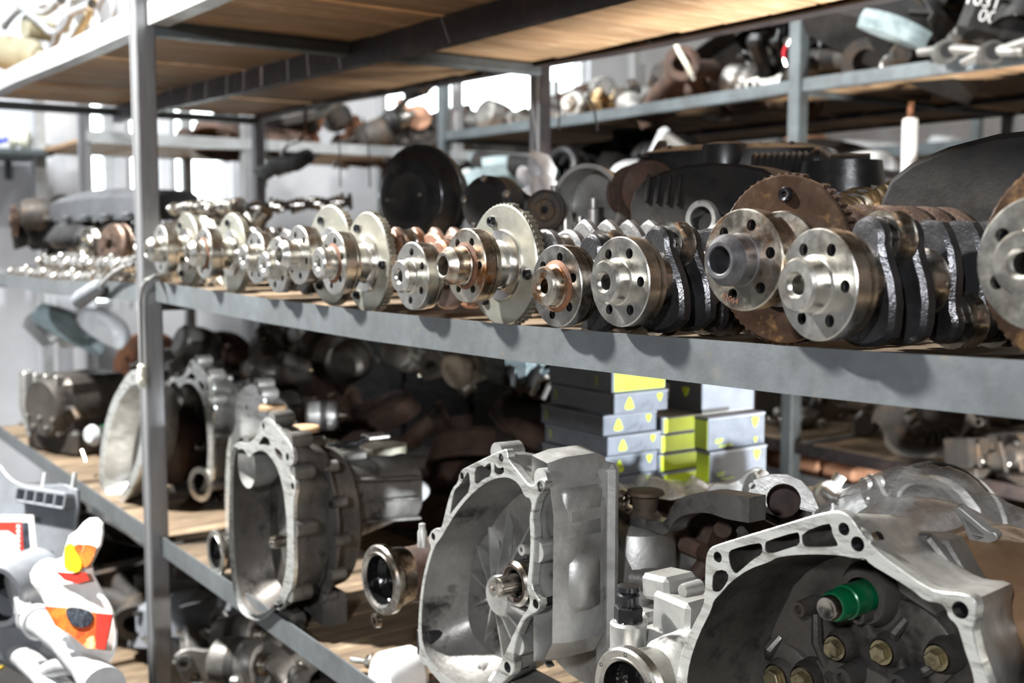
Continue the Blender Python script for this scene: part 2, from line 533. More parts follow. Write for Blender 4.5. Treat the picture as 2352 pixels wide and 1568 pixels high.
def wrapmat():
    m = bpy.data.materials.new('clear_stretch_wrap')
    m.use_nodes = True
    nt = m.node_tree; N = nt.nodes; L = nt.links
    p = N['Principled BSDF']
    p.inputs['Base Color'].default_value = (.52, .51, .49, 1)
    p.inputs['Roughness'].default_value = .16
    n = N.new('ShaderNodeTexNoise'); n.inputs['Scale'].default_value = 28; n.inputs['Detail'].default_value = 6
    tc = N.new('ShaderNodeTexCoord'); L.new(tc.outputs['Object'], n.inputs['Vector'])
    b = N.new('ShaderNodeBump'); b.inputs['Strength'].default_value = .9; b.inputs['Distance'].default_value = .01
    L.new(n.outputs['Fac'], b.inputs['Height']); L.new(b.outputs['Normal'], p.inputs['Normal'])
    t = N.new('ShaderNodeBsdfTransparent')
    r = N.new('ShaderNodeMapRange'); r.inputs['From Min'].default_value = .42; r.inputs['From Max'].default_value = .68
    r.inputs['To Min'].default_value = .30; r.inputs['To Max'].default_value = .88
    L.new(n.outputs['Fac'], r.inputs['Value'])
    mx = N.new('ShaderNodeMixShader')
    L.new(r.outputs['Result'], mx.inputs[0]); L.new(t.outputs[0], mx.inputs[1]); L.new(p.outputs[0], mx.inputs[2])
    L.new(mx.outputs[0], N['Material Output'].inputs['Surface'])
    return m
M_WRAP = wrapmat()
def glassmat():
    m = bpy.data.materials.new('window_glass')
    m.use_nodes = True
    nt = m.node_tree; N = nt.nodes; L = nt.links
    g = N.new('ShaderNodeBsdfGlossy'); g.inputs['Roughness'].default_value = .05
    t = N.new('ShaderNodeBsdfTransparent'); t.inputs[0].default_value = (.93, .96, .95, 1)
    mx = N.new('ShaderNodeMixShader'); mx.inputs[0].default_value = .06
    L.new(t.outputs[0], mx.inputs[1]); L.new(g.outputs[0], mx.inputs[2]); L.new(mx.outputs[0], N['Material Output'].inputs['Surface'])
    return m
M_GLASS = glassmat()
# ------------------------------------------------------------------ the room
struct(MB().box((-2.0, 2.5, -0.05), (14, 13, 0.1)).build('floor', M_FLOOR))
struct(MB().box((-2.0, 2.5, 4.25), (14, 13, 0.1)).build('ceiling', M_CEIL))
XW, YW = -6.6, 7.4
# left wall with window openings (openings in y, z)
def wall_with_openings(name, m, x, y0, y1, z0, z1, ops, th=.2):
    mb = MB()
    outer = [(y0, z0), (y1, z0), (y1, z1), (y0, z1)]
    mb.prism(outer, [[(a, c), (b, c), (b, d), (a, d)] for a, b, c, d in ops], 0, th, Matrix(((0, -1, 0, x), (1, 0, 0, 0), (0, 0, 1, 0), (0, 0, 0, 1))))
    return struct(mb.build(name, m))
OPS = [(1.66, 1.86, .95, 2.3), (1.92, 2.12, .95, 2.3), (2.18, 2.55, .95, 2.3), (3.55, 5.3, 1.95, 2.95)]
wall_with_openings('wall_left', M_WALL, XW, -3.9, YW, 0, 4.2, OPS)
for k, (a, b, c, d) in enumerate(OPS):
    w_ = MB()
    f = .045
    w_.box((XW - .08, (a + b) / 2, c + f / 2), (.06, b - a, f)).box((XW - .08, (a + b) / 2, d - f / 2), (.06, b - a, f))
    w_.box((XW - .08, a + f / 2, (c + d) / 2), (.06, f, d - c - 2 * f)).box((XW - .08, b - f / 2, (c + d) / 2), (.06, f, d - c - 2 * f))
    fr = struct(w_.build('window_%d' % (k + 1), M_FRAME))
    MB().box((XW - .085, (a + b) / 2, (c + d) / 2), (.006, b - a - 2 * f, d - c - 2 * f)).build('pane', M_GLASS, fr)
struct(MB().box((-2.0, YW + .1, 1.1), (14, .2, 2.2)).build('wall_back', M_WALLG))
struct(MB().box((-2.0, YW + .1, 3.2), (14, .2, 2.0)).build('wall_back_upper', M_WALLC))
struct(MB().box((4.9, 2.5, 2.1), (.2, 13, 4.2)).build('wall_right', M_WALLD))
struct(MB().box((-2.0, -3.8, 2.1), (14, .2, 4.2)).build('wall_front', M_WALLD))

# ------------------------------------------------------------------ steel racks: one thing each, every post, beam and board its own part
def angle_beam(path, h, wd, th, sgn, name, m, parent, lip=1):
    """L profile along path (points = front top edge). sgn: which side the flat leg points in y (or x)"""
    P = [Vector(p) for p in path]
    d = (P[-1] - P[0]); d.z = 0; d.normalize()
    side = Vector((-d.y, d.x, 0)) * sgn
    prof = [(0, 0), (th, 0), (th, -h + th), (wd, -h + th), (wd, -h), (0, -h)] if lip > 0 else [(0, 0), (wd, 0), (wd, -th), (th, -th), (th, -h), (0, -h)]
    loops = [[p + side * a + Vector((0, 0, b)) for a, b in prof] for p in P]
    return MB().loft(loops).build(name, m, parent)

def boards(parent, x0, x1, y0, y1, zf, m, seed, wmin=.10, wmax=.17, th=.018, ov=.0, along='y'):
    rnd = random.Random(seed)
    x = x0
    k = 0
    while x < x1 - .02:
        wd = min(rnd.uniform(wmin, wmax), x1 - x)
        xc = x + wd / 2
        z = zf(xc) + rnd.uniform(-.001, .005)
        a, b = y0 + rnd.uniform(0, .01), y1 - rnd.uniform(0, .01)
        if along == 'y':
            o = MB().box((0, 0, 0), (wd - .004 - rnd.uniform(0, .008), b - a, th), None, .0015).build('plank', m, parent)
            o.location = (xc, (a + b) / 2, z + th / 2)
        else:
            o = MB().box((0, 0, 0), (b - a, wd - .003 - rnd.uniform(0, .004), th), None, .0015).build('plank', m, parent)
            o.location = ((a + b) / 2, xc, z + th / 2)
        o.rotation_euler = (rnd.uniform(-.003, .003), rnd.uniform(-.008, .008), rnd.uniform(-.002, .002))
        x += wd
        k += 1

def interp(pts):
    pts = sorted(pts)
    def f(x):
        if x <= pts[0][0]: return pts[0][1]
        for (a, za), (b, zb) in zip(pts, pts[1:]):
            if x <= b: return za + (zb - za) * (x - a) / (b - a)
        return pts[-1][1]
    return f

YF, YM, YB = .81, 1.31, 1.92
XL, XP, XR = -4.66, -2.615, -0.36
rack = thing('steel_rack', 'grey angle steel shelf rack carrying the row of crankshafts', 'shelf rack', (XP, YF, 0))
def rk(o):  # keep world coordinates under the rack's root
    o.location = Vector(o.location) - Vector((XP, YF, 0)); return o

# sagging front edge of the crankshaft shelf
midpts = [at(x, y, Y=YF) for x, y in ((345, 645), (480, 666), (600, 684), (850, 715), (1200, 748), (1500, 771), (1800, 794), (2100, 813), (2352, 828), (2640, 845))]
MZ = interp([(p.x, p.z) for p in midpts])
lowz = ZC - .69
HB = .045
before = set(o.name for o in COL.objects)
angle_beam(midpts, HB, .04, .004, 1, 'beam', M_BEAM, rack)
lm = [(XL, ZC - .115), (-3.6, ZC - .12), (XP - .03, ZC - .10)]
angle_beam([(x, YF, z) for x, z in lm], HB, .04, .004, 1, 'beam', M_BEAM, rack)
LMZ = interp(lm)
angle_beam([(x, YF, lowz - .008 * (x > -2)) for x in (XP + .02, -2.0, -1.2, XR)], HB, .04, .004, 1, 'beam', M_BEAM, rack)
angle_beam([(x, YF, lowz + (.0 if x > -4 else .005)) for x in (XL, -3.6, XP - .03)], HB, .04, .004, 1, 'beam', M_BEAM, rack)
up = [(-4.66, 1.862), (-4.0, 1.858), (-3.3, 1.84), (XP, 1.828), (-2.2, 1.82), (-1.3, 1.816), (XR, 1.83)]
UZ = interp(up)      # underside of the top shelf's beams
HU = .052
angle_beam([(x, YF, z + HU) for x, z in up if x <= XP], HU, .045, .005, 1, 'beam', M_BEAML, rack)
angle_beam([(x, YF, z + HU) for x, z in up if x >= XP], HU, .045, .005, 1, 'beam', M_BEAML, rack)
angle_beam([(x, YM, z + .011) for x, z in up], .06, .03, .006, 1, 'beam', M_BEAMK, rack)
angle_beam([(x, YB, z + .05) for x, z in up], .05, .045, .005, -1, 'beam', M_BEAMK, rack)
for y, z0 in ((YM, None), (YB, None)):
    angle_beam([(x, y, MZ(x) - .002) for x in (XP, -2, -1.2, XR)], HB, .04, .005, 1 if y == YM else -1, 'beam', M_BEAMK, rack)
    angle_beam([(x, y, LMZ(x)) for x in (XL, -3.6, XP)], HB, .04, .005, 1 if y == YM else -1, 'beam', M_BEAMK, rack)
    angle_beam([(x, y, lowz) for x in (XL, XP, XR)], HB, .04, .005, 1 if y == YM else -1, 'beam', M_BEAMK, rack)
# cross bars
for x in (XL, XP + .01, XR):
    for z in (UZ(x) - .006, MZ(x) - .052 if x > XP - .1 else LMZ(x) - .05, lowz - .052):
        MB().box((x, (YF + YB) / 2, z), (.04, YB - YF - .03, .03), None, .003).build('crossbar', M_BEAMB if z > 1.8 else M_BEAMK, rack)
# posts: two welded angles each, so the front face shows a seam
for x in (XL, XP, XR):
    for y in (YF - .004, YB):
        s = .046
        pm = M_POST
        p_ = MB()
        p_.box((x, y, 1.15), (s, s, 2.3), None, .004)
        po = p_.build('post', pm, rack)
        MB().box((x - .006, y - s / 2 - .001, 1.15), (.004, .003, 2.29), None, .001).build('weld_seam', M_POST, po)
        if y > 1: MB().box((x + s / 2 + .001, y, 1.15), (.003, s * .8, 2.28)).build('dark_flange', M_BEAMK, po)  # near-black strip over the right-hand face of each rear post
# boards
boards(rack, XL + .03, XR, YF + .008, YB - .008, lambda x: UZ(x) + .012, M_WOODU, 3, .11, .19)
boards(rack, XP + .03, XR, YF + .006, YB - .006, lambda x: MZ(x) - HB + .005, M_WOODD, 5)
boards(rack, XL + .03, XP - .03, YF + .006, YB - .006, lambda x: LMZ(x) - HB + .005, M_WOODD, 7)
boards(rack, XL + .03, XP - .03, YF + .006, YB - .006, lambda x: lowz - HB + .005, M_WOODD, 9)
boards(rack, XP + .03, XR, YF + .006, YB - .006, lambda x: lowz - HB + .005, M_WOODD, 11)
for o in list(rack.children): rk(o)
SH_MID = lambda x: MZ(x) - HB + .023      # top of the boards
SH_LOW = lowz - HB + .023
SH_UP = lambda x: UZ(x) + .030

# second rack behind, parallel to the first
YB0, YB1, YB2 = 3.0, 3.75, 4.25
rackb = thing('steel_rack', 'blue-grey steel rack behind the crankshaft rack, full of dark car parts', 'shelf rack', (-2.6, YB0, 0))
XA = (-4.9, -2.62, -.30, 1.6)
UB = ZC + .49
for x in XA:
    for y in (YB0, YB2):
        p_ = MB().box((x, y - .0, 1.3), (.05, .05, 2.6), None, .004)
        p_.build('post', M_BEAMB if y == YB0 else M_POST, rackb)
        for z in (UB + .01, ZC - .15, lowz - .03):
            if y == YB0:
                MB().box((x, (YB0 + YB2) / 2, z), (.035, YB2 - YB0 - .06, .03), None, .003).build('crossbar', M_BEAMB, rackb)
for a, b in zip(XA, XA[1:]):
    for z in (UB + .045, ZC - .10, lowz):
        mm = M_BEAMB if z > 1.3 else M_BEAMK
        angle_beam([(a + .025, YB0 - .01, z), ((a + b) / 2, YB0 - .01, z - .008), (b - .025, YB0 - .01, z)], .042, .04, .004, 1, 'beam', mm, rackb)
        angle_beam([(a + .02, YB1, z), (b - .02, YB1, z)], .05, .03, .006, 1, 'beam', M_BEAMK, rackb)
        angle_beam([(a + .02, YB2, z), (b - .02, YB2, z)], .045, .04, .005, -1, 'beam', M_BEAMK, rackb)
boards(rackb, -4.88, 1.55, YB0, YB2 - .01, lambda x: UB + .012, M_WOODU, 21, .13, .22)
boards(rackb, -4.88, 1.55, YB0, YB2 - .01, lambda x: ZC - .10 - .038, M_WOODD, 22, .16, .26)
boards(rackb, -4.88, 1.55, YB0, YB2 - .01, lambda x: lowz - .038, M_WOODD, 23, .16, .26)
for o in list(rackb.children): o.location = Vector(o.location) - Vector((-2.6, YB0, 0))

# third rack along the left wall, running away from the viewer
XC0, XC1 = -5.25, -6.1
rackc = thing('steel_rack', 'pale steel wall rack of brown parts standing before the bright windows', 'shelf rack', (XC0, 1.4, 0))
YC = (1.35, 2.1, 3.3, 4.6)
UC = ZC + .43
for y in YC:
    for x in (XC0, XC1):
        MB().box((x, y, 1.2), (.05, .05, 2.4), None, .004).build('post', M_POST if x == XC0 else M_BEAML, rackc)
for a, b in zip(YC, YC[1:]):
    for z, mm in ((UC + .05, M_BEAML), (ZC - .2, M_BEAMB)):
        angle_beam([(XC0 + .03, a, z), (XC0 + .03, b, z)], .05, .04, .004, 1, 'beam', mm, rackc)
        angle_beam([(XC1, a, z), (XC1, b, z)], .05, .04, .004, -1, 'beam', mm, rackc)
boards(rackc, 1.35, 4.6, XC1, XC0 + .02, lambda x: UC + .006, M_WOODU, 31, .14, .22, along='x')
boards(rackc, 1.35, 4.6, XC1, XC0 + .02, lambda x: ZC - .244, M_WOODD, 32, .14, .22, along='x')
for o in list(rackc.children): o.location = Vector(o.location) - Vector((XC0, 1.4, 0))

# fourth rack against the rear wall
rackd = thing('steel_rack', 'far wooden-shelved rack against the rear wall', 'shelf rack', (-2, 6.0, 0))
for x in (-6.0, -3.9, -1.8, .3, 2.4):
    for y in (6.0, 6.7):
        MB().box((x, y, 1.5), (.05, .05, 3.0), None, .004).build('post', M_BEAMB, rackd)
for z in (ZC + .58, ZC + 1.25):
    for a, b in zip((-6.0, -3.9, -1.8, .3), (-3.9, -1.8, .3, 2.4)):
        angle_beam([(a + .02, 5.99, z), (b - .02, 5.99, z)], .07, .04, .005, 1, 'beam', M_BEAMB, rackd)
    boards(rackd, -6.0, 2.4, 6.0, 6.7, lambda x: z - .06, M_WOODU, 41, .18, .28)
for o in list(rackd.children): o.location = Vector(o.location) - Vector((-2, 6.0, 0))
# ------------------------------------------------------------------ crankshafts
def web_outline(pin, rp, rc, spread, neck):
    """teardrop: pin lobe towards +z, counterweight fan towards -z"""
    pts = []
    for i in range(9):                       # lobe
        a = math.radians(-15 + 210 * i / 8)
        pts.append((rp * math.cos(a), pin + rp * math.sin(a)))
    a0 = math.radians(270 - spread)
    a1 = math.radians(270 + spread)
    pts.append((-neck, -.004))
    for i in range(9):
        a = a0 + (a1 - a0) * i / 8
        pts.append((rc * math.cos(a), rc * math.sin(a)))
    pts.append((neck, -.004))
    return pts

def torx_bolt(parent, M, m=M_BOLT, r=.0075):
    o = MB().lathe([(0, .001), (r * .42, .001), (r * .42, -.0045), (r * .80, -.0055), (r, -.003), (r, .002), (r * 1.25, .002), (r * 1.25, .0035)], 14).build('bolt', m, parent)
    o.matrix_local = M
    return o

def hex_bolt(parent, M, r=.008, h=.007, m=M_BRASSB, name='bolt'):
    mb = MB().prism(circ(r, 6), [], -h, 0, ch=.0012)
    mb.lathe([(0, 0), (r * 1.35, 0), (r * 1.35, .002), (0, .002)], 16)
    o = mb.build(name, m, parent); o.matrix_local = M
    return o

def crank(label, px, py, dia_px, yaw=0, roll=0, hub='flat', hub_h=.019, disc=None, webm=M_WEB, flm=M_STEEL, hubm=None, rust=False,
          phases=(0, 180, 180, 0), Y=.79, hole0=30, disc_roll=0, throws=4, pitch=0, discm=None, lobe=.034, rc=.066, spread=52, small=False, stamp=None, ts=1.0):
    c = at(px, py, Y=Y)
    D = (c - EYE).dot(FWD)
    R0 = dia_px / F * D / 2
    t = thing('crankshaft', label, 'crankshaft', c, (pitch, 0, yaw), 'crankshafts in a row on the middle shelf')
    hubm = hubm or flm
    k = R0 / .0485
    ro = R('Y', roll)
    n = 56
    rb = .0345 * k; rh = .0056 * k
    if not small:
        holes = [circ(rh, 14, rb * math.cos(math.radians(hole0 + 60 * i)), rb * math.sin(math.radians(hole0 + 60 * i))) for i in range(6)]
        f = MB().prism(circ(R0, n), holes, 0, .018, ch=.0012, holedepth=.014)
        f.build('flange', flm, t)
        for h in range(6):                 # dark threaded holes have a near-black lining and floor
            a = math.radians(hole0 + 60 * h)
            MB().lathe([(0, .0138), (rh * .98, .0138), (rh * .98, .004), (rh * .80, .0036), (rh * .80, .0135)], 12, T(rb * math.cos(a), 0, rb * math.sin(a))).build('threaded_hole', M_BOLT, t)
        MB().lathe([(R0 * .985, .0185), (R0 * .985, .0195), (R0 * .94, .0195), (R0 * .94, .0215), (R0 * .97, .0215), (R0 * .97, .026), (R0 * .70, .030), (0, .030)], n).build('rear_step', flm, t)
    # hub
    if hub == 'flat':
        r1, bore = .0242 * k, .0108 * k
        prof = [(0, .022), (bore * .8, .02), (bore * .8, -hub_h + .004), (bore, -hub_h + .002), (bore + .001, -hub_h), (r1 - .003, -hub_h), (r1 - .0005, -hub_h + .0035), (r1 - .0005, -.005), (r1 + .0015, -.004), (r1 + .0015, .002)]
    else:
        r1, bore = .0245 * k, .0130 * k
        prof = [(0, .026), (bore, .025), (bore, -hub_h + .001), (bore + .001, -hub_h), (r1 * .70, -hub_h), (r1, -hub_h + .010), (r1, -.006), (r1 * 1.04, -.005), (r1 * 1.04, .002)]
    MB().lathe(prof, 40).build('hub', hubm, t)
    MB().lathe([(0, .0), (bore * .98, -.0), (bore * .98, .001), (0, .001)], 20).build('bore', M_RUSTD if rust else M_BOLT, t)
    if rust:
        MB().lathe([(r1 + .0016, -.0030), (r1 + .0045, -.0012), (r1 + .0065, -.0004), (r1 + .0065, .0006), (r1, .0006)], 32).build('rust_ring', M_RUST, t)
    y = .030
    if small:
        MB().lathe([(0, -.01), (R0 * .7, -.01), (R0 * .7, .0), (R0, .0), (R0, .05), (R0 * 1.2, .052), (R0 * 1.2, .09), (0, .09)], 32).build('snout', flm, t)
        y = .09
    if disc:
        rj = .031
        MB().lathe([(0, y), (rj, y), (rj, y + .020), (rj + .002, y + .022), (.046, y + .0235), (.047, y + .025), (.047, y + .028), (0, y + .028)], 40).build('seal_journal', M_STEELB if discm is None else M_STEELK, t)
        yd = y + .027
        R1 = disc / 2
        dm = discm or M_DISC
        ho = [circ(.006, 10, R1 * .75 * math.cos(math.radians(disc_roll + 120 * i)), R1 * .75 * math.sin(math.radians(disc_roll + 120 * i))) for i in range(0)]
        MB().prism(circ(R1 * .975, 72), ho, yd, yd + .004, ch=.0015).build('sensor_disc', dm, t)
        teeth = 58
        o2 = []
        for i in range(teeth):
            if i in (10, 11): continue
            for da, rr in ((.0, .958), (.12, 1.0), (.52, 1.0), (.64, .958)):
                a = 2 * PI * (i + da) / teeth
                o2.append((R1 * rr * math.cos(a), R1 * rr * math.sin(a)))
        MB().prism(o2, [], yd + .0035, yd + .014, ch=0).build('toothed_rim', M_DISC if discm is None else M_WEBB, t)
        for i in range(3):
            a = math.radians(disc_roll + 120 * i)
            torx_bolt(t, T(R1 * .75 * math.cos(a), yd, R1 * .75 * math.sin(a)))
        y = yd + .016
    # throws
    pin = .040 * ts; lobe *= ts; rc *= ts
    jl, wt, pl = .022, .017, .022
    MB().lathe([(0, y), (.034 * ts, y), (.036 * ts, y + .002), (.036 * ts, y + .003), (.030 * ts, y + .006), (.030 * ts, y + jl), (0, y + jl)], 28).build('main_journal', M_STEELK, t)
    y += jl
    for i in range(throws):
        ph = roll + phases[i % len(phases)]
        for side in (0, 1):
            MB().prism(smooth2(web_outline(pin, lobe, rc, spread, .040 * ts), 1), [], y, y + wt, R('Y', ph), ch=.004).build('crank_web', webm, t)
            y += wt
            if side == 0:
                off = R('Y', ph) @ Vector((0, 0, pin))
                MB().lathe([(0, y), (.026, y), (.024, y + .003), (.024, y + pl - .003), (.026, y + pl), (0, y + pl)], 22, T(off.x, 0, off.z)).build('crank_pin', M_STEELK, t)
                y += pl
        MB().lathe([(0, y), (.032, y), (.030, y + .003), (.030, y + jl - .003), (.032, y + jl), (0, y + jl)], 24).build('main_journal', M_STEELK, t)
        y += jl
    MB().lathe([(0, y), (.022, y), (.022, y + .05), (.016, y + .051), (.016, y + .085), (0, y + .087)], 24).build('snout_end', M_STEELK, t)
    if stamp:
        text_obj(stamp, .0085, M_RUST, t, T(-.014, -.0003, -.0400) @ R('X', 90) @ R('Z', -14), 'stamped_number')
    return t

crank('crankshaft at the row\'s far end beside the post, with grey sensor disc', 368, 573, 112, roll=150, hub='taper', hub_h=.03, disc=.166, webm=M_WEBG, ts=.74)
crank('second disc crankshaft from the post, hub rusty orange at its root', 467, 582, 117, roll=20, hub='taper', hub_h=.032, disc=.165, webm=M_WEBG, rust=True, disc_roll=100, hole0=12, ts=.74)
crank('slim crankshaft flange with bare hub between a smooth disc and a cluster of hubs', 586, 592, 120, roll=95, hub_h=.024, webm=M_WEBG, hole0=0, ts=.74)
crank('crankshaft with lowest-lying flange in the cluster of three hubs', 634, 609, 127, roll=200, hub_h=.024, webm=M_WEBG, flm=M_STEEL, hole0=20, ts=.74)
crank('crankshaft with long tapered hub and copper-edged toothed disc', 684, 586, 135, roll=60, hub='taper', hub_h=.034, disc=.172, webm=M_WEBR, disc_roll=115, hole0=45, ts=.74)
crank('crankshaft with toothed pale disc and reddish hub face, left of a plain flange', 765, 604, 146, roll=10, yaw=-2, hub_h=.026, disc=.165, webm=M_WEBR, rust=True, disc_roll=118, hole0=18, ts=.74)
crank('plain six-hole crankshaft flange between two toothed-disc crankshafts', 944, 634, 156, roll=-28, hub_h=.020, webm=M_WEBR, hole0=26, ts=.74)
crank('crankshaft with the tallest pale toothed disc in the middle of the row', 1068, 610, 171, roll=70, hub='taper', hub_h=.034, disc=.164, webm=M_WEBG, rust=True, flm=M_STEELR, disc_roll=110, hole0=62)
crank('crankshaft flange with heavy orange rust round a dark hub', 1277, 657, 190, roll=-8, hub_h=.020, webm=M_WEB, flm=M_STEELK, hubm=M_STEELR, rust=True, hole0=18, lobe=.021, rc=.058, spread=44)
crank('clean crankshaft flange with bright hub and black oily webs, shadow on the beam', 1422, 647, 208, roll=-4, hub_h=.022, webm=M_WEB, hole0=2, lobe=.021, rc=.058, spread=44)
crank('crankshaft with big rust-brown disc and scratched flange', 1704, 597, 235, roll=178, yaw=3, hub='taper', hub_h=.032, disc=.168, webm=M_WEBB, flm=M_STEELR, hubm=M_HUBDK, discm=M_DISCR, disc_roll=85, hole0=12, phases=(0, 8, -6, 4), stamp='82064', rc=.056)
crank('large bright crankshaft flange in front of the brown disc', 1875, 654, 260, roll=4, yaw=-8, hub_h=.024, webm=M_WEB, hole0=0, phases=(0, 150, 180, 0), lobe=.021, rc=.058, spread=44)
crank('crankshaft cut by the picture edge, with orange-brown rusty disc', 2384, 604, 312, roll=170, hub_h=.022, webm=M_WEBB, discm=M_DISCR, disc=.172, hole0=25, disc_roll=205)
# ------------------------------------------------------------------ gearboxes and bell housings on the lower shelf
def crop(pts, ox, oy, s):
    return [(ox + p[0] / s, oy + p[1] / s) + tuple(q / s for q in p[2:]) for p in pts]

class Frame:
    """a flat face standing in the room: local x along it, local y into the depth, local z up"""
    def __init__(s, px, py, Y, yaw=0, tilt=0, roll=0):
        s.rot = (tilt, roll, yaw)
        s.o = at(px, py, Y=Y)
        s.M = Matrix.Translation(s.o) @ Euler([math.radians(a) for a in s.rot]).to_matrix().to_4x4()
        s.Mi = s.M.inverted()
    def pt(s, px, py, yl=0.0):
        a = s.Mi @ EYE
        d = s.Mi.to_3x3() @ ray(px, py)
        t = (yl - a.y) / d.y
        return a + d * t
    def tr(s, pts, yl=0.0):
        out = []
        for p in pts:
            q = s.pt(p[0], p[1], yl); out.append((q.x, q.z))
        return out
    def r(s, rpx):
        return rpx / F * (s.o - EYE).dot(FWD)

def scl(loop, c, sx, sz=None):
    sz = sx if sz is None else sz
    return [(c[0] + (p[0] - c[0]) * sx, c[1] + (p[1] - c[1]) * sz) for p in loop]
def lift(loop, y): return [(p[0], y, p[1]) for p in loop]
def cen(l): return (sum(p[0] for p in l) / len(l), sum(p[1] for p in l) / len(l))

def spline_shaft(name, parent, c, y0, y1, r, m=M_STEELK, n=22):
    o = []
    for i in range(n):
        for da, rr in ((0, .88), (.15, 1), (.5, 1), (.65, .88)):
            a = 2 * PI * (i + da) / n
            o.append((r * rr * math.cos(a), r * rr * math.sin(a)))
    mb = MB().prism(o, [], y0 + .008, y1, T(c[0], 0, c[1]))
    mb.lathe([(0, y0 + .006), (r * .35, y0 + .004), (r * .4, y0), (r * .78, y0), (r * .86, y0 + .003), (r * .86, y0 + .009)], 24, T(c[0], 0, c[1]))
    return mb.build(name, m, parent)

def cup_flange(parent, M, r, m=M_STEELK, name='output_flange', depth=.045, grease=True):
    o = MB().lathe([(r * .70, .002), (r * .70, -.0), (r * .78, -.003), (r * .80, -.001), (r * .95, -.001), (r, .002), (r, .012), (r * .93, .016), (r * .86, .020), (r * .80, depth), (r * .70, depth + .01), (r * .70, .03)], 44).build(name, m, parent)
    o.matrix_local = M
    MB().lathe([(0, .030), (r * .3, .027), (r * .55, .030), (r * .705, .020), (r * .705, .001)], 32).build('cup_bore', M_GREASE if grease else M_STEELK, o)
    for i in range(6):
        a = PI / 6 + i * PI / 3
        MB().lathe([(0, -.0005), (r * .045, -.0012), (r * .05, -.0012), (r * .06, .001)], 10, T(r * .875 * math.cos(a), 0, r * .875 * math.sin(a))).build('bolt_hole', M_BOLT, o)
    return o

def bell(label, fr, outer, opening, pockets=(), holes=(), depth=.13, face=M_FACE, shell=M_ALU, inner=M_ALUK, taper=.86, name='bell_housing', cat='gearbox', group=None, th=.012, floor_c=None, back=.74, idepth=None, mid=.985):
    idepth = idepth or depth
    t = thing(name, label, cat, fr.o, fr.rot, group)
    out = fr.tr(outer); op = smooth2(fr.tr(opening), 1)
    pk = [smooth2(fr.tr(p), 1) for p in pockets]
    hl = [circ(fr.r(h[2]), 18, *((lambda q: (q.x, q.z))(fr.pt(h[0], h[1])))) for h in holes]
    out = smooth2(out, 1)
    MB().prism(out, [op] + pk + hl, 0, th, ch=.001).build('mating_face', face, t)
    n = 96
    o96 = resample(out if area2(out) > 0 else out[::-1], n)
    c = cen(op)
    ins = offset2(o96, .003)
    sh = MB().loft([lift(ins, th - .001), lift(scl(ins, c, mid), depth * .25), lift(scl(ins, c, taper), depth * .85), lift(scl(ins, c, back), depth * 1.12)], False, True)
    sh.build('bell_shell', shell, t)
    p96 = resample(op, 72)
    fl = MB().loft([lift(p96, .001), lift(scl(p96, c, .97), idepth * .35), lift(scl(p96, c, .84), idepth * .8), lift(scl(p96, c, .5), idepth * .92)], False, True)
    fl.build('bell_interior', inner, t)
    for p in pk:
        q = resample(p, 32)
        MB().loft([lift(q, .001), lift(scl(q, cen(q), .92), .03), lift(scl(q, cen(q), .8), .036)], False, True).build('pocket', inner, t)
    for h in hl:
        MB().loft([lift(h, .001), lift(h, .03)], False, True).build('bolt_hole', M_BOLT, t)
    return t, c, out

def lugs(t, out, ks, r, L, m, y0=.004):
    for k in ks:
        p = out[int(k * len(out)) % len(out)]
        MB().lathe([(0, y0), (r, y0), (r * .95, y0 + L), (r * .6, y0 + L + .004), (0, y0 + L + .004)], 16, T(p[0], 0, p[1])).build('bolt_boss', m, t)

def ribs(t, c, r0, r1, y0, y1, n, m, a0=0, h=.012, th=.0025, span=2 * PI):
    for i in range(n):
        a = a0 + span * i / n
        ca, sa = math.cos(a), math.sin(a)
        px, pz = -sa * th / 2, ca * th / 2
        A = (c[0] + ca * r0, c[1] + sa * r0); B = (c[0] + ca * r1, c[1] + sa * r1)
        vs = []
        for (q, yt, yb) in ((A, y0 - h, y0 + .004), (B, y1 - h * .35, y1 + .004)):
            for s_ in (1, -1):
                for y in (yt, yb):
                    vs.append((q[0] + px * s_, y, q[1] + pz * s_))
        MB().add(vs, [(0, 1, 3, 2), (4, 6, 7, 5), (0, 4, 5, 1), (2, 3, 7, 6), (0, 2, 6, 4), (1, 5, 7, 3)]).build('rib', m, t)

# --- gearbox in the middle: bell mouth open to the aisle, splined shaft inside
K6 = (800, 1000, 2.76)
f3 = Frame(1130, 1290, .80, 0, 0)
o3 = crop([(990,82),(735,205),(705,230),(690,300),(655,335),(625,430),(600,540),(585,590),(550,585),(515,615),(505,665),(525,705),(505,760),(470,900),(450,1050),(440,1200),(445,1330),(470,1420),(530,1510),(620,1610),(760,1680),(880,1660),(950,1590),(1000,1545),(1045,1510),(1055,1450),(1045,1400),(1062,1300),(1090,1220),(1120,1160),(1150,1140),(1205,1110),(1218,1050),(1195,1025),(1160,950),(1170,850),(1180,700),(1178,600),(1168,520),(1185,440),(1200,385),(1240,345),(1250,290),(1225,270),(1195,285),(1170,320),(1140,310),(1100,260),(1060,210),(1010,150),(1008,100)], *K6)
i3 = crop([(585,650),(545,700),(500,850),(472,1000),(460,1180),(468,1330),(540,1460),(640,1550),(760,1610),(880,1590),(945,1490),(985,1400),(1035,1290),(1075,1200),(1105,1140),(1140,1100),(1155,1040),(1128,950),(1146,840),(1156,700),(1153,600),(1148,520),(1165,440),(1150,395),(1120,390),(1090,320),(1050,280),(1000,262),(930,270),(850,310),(760,390),(680,490),(620,590)], *K6)
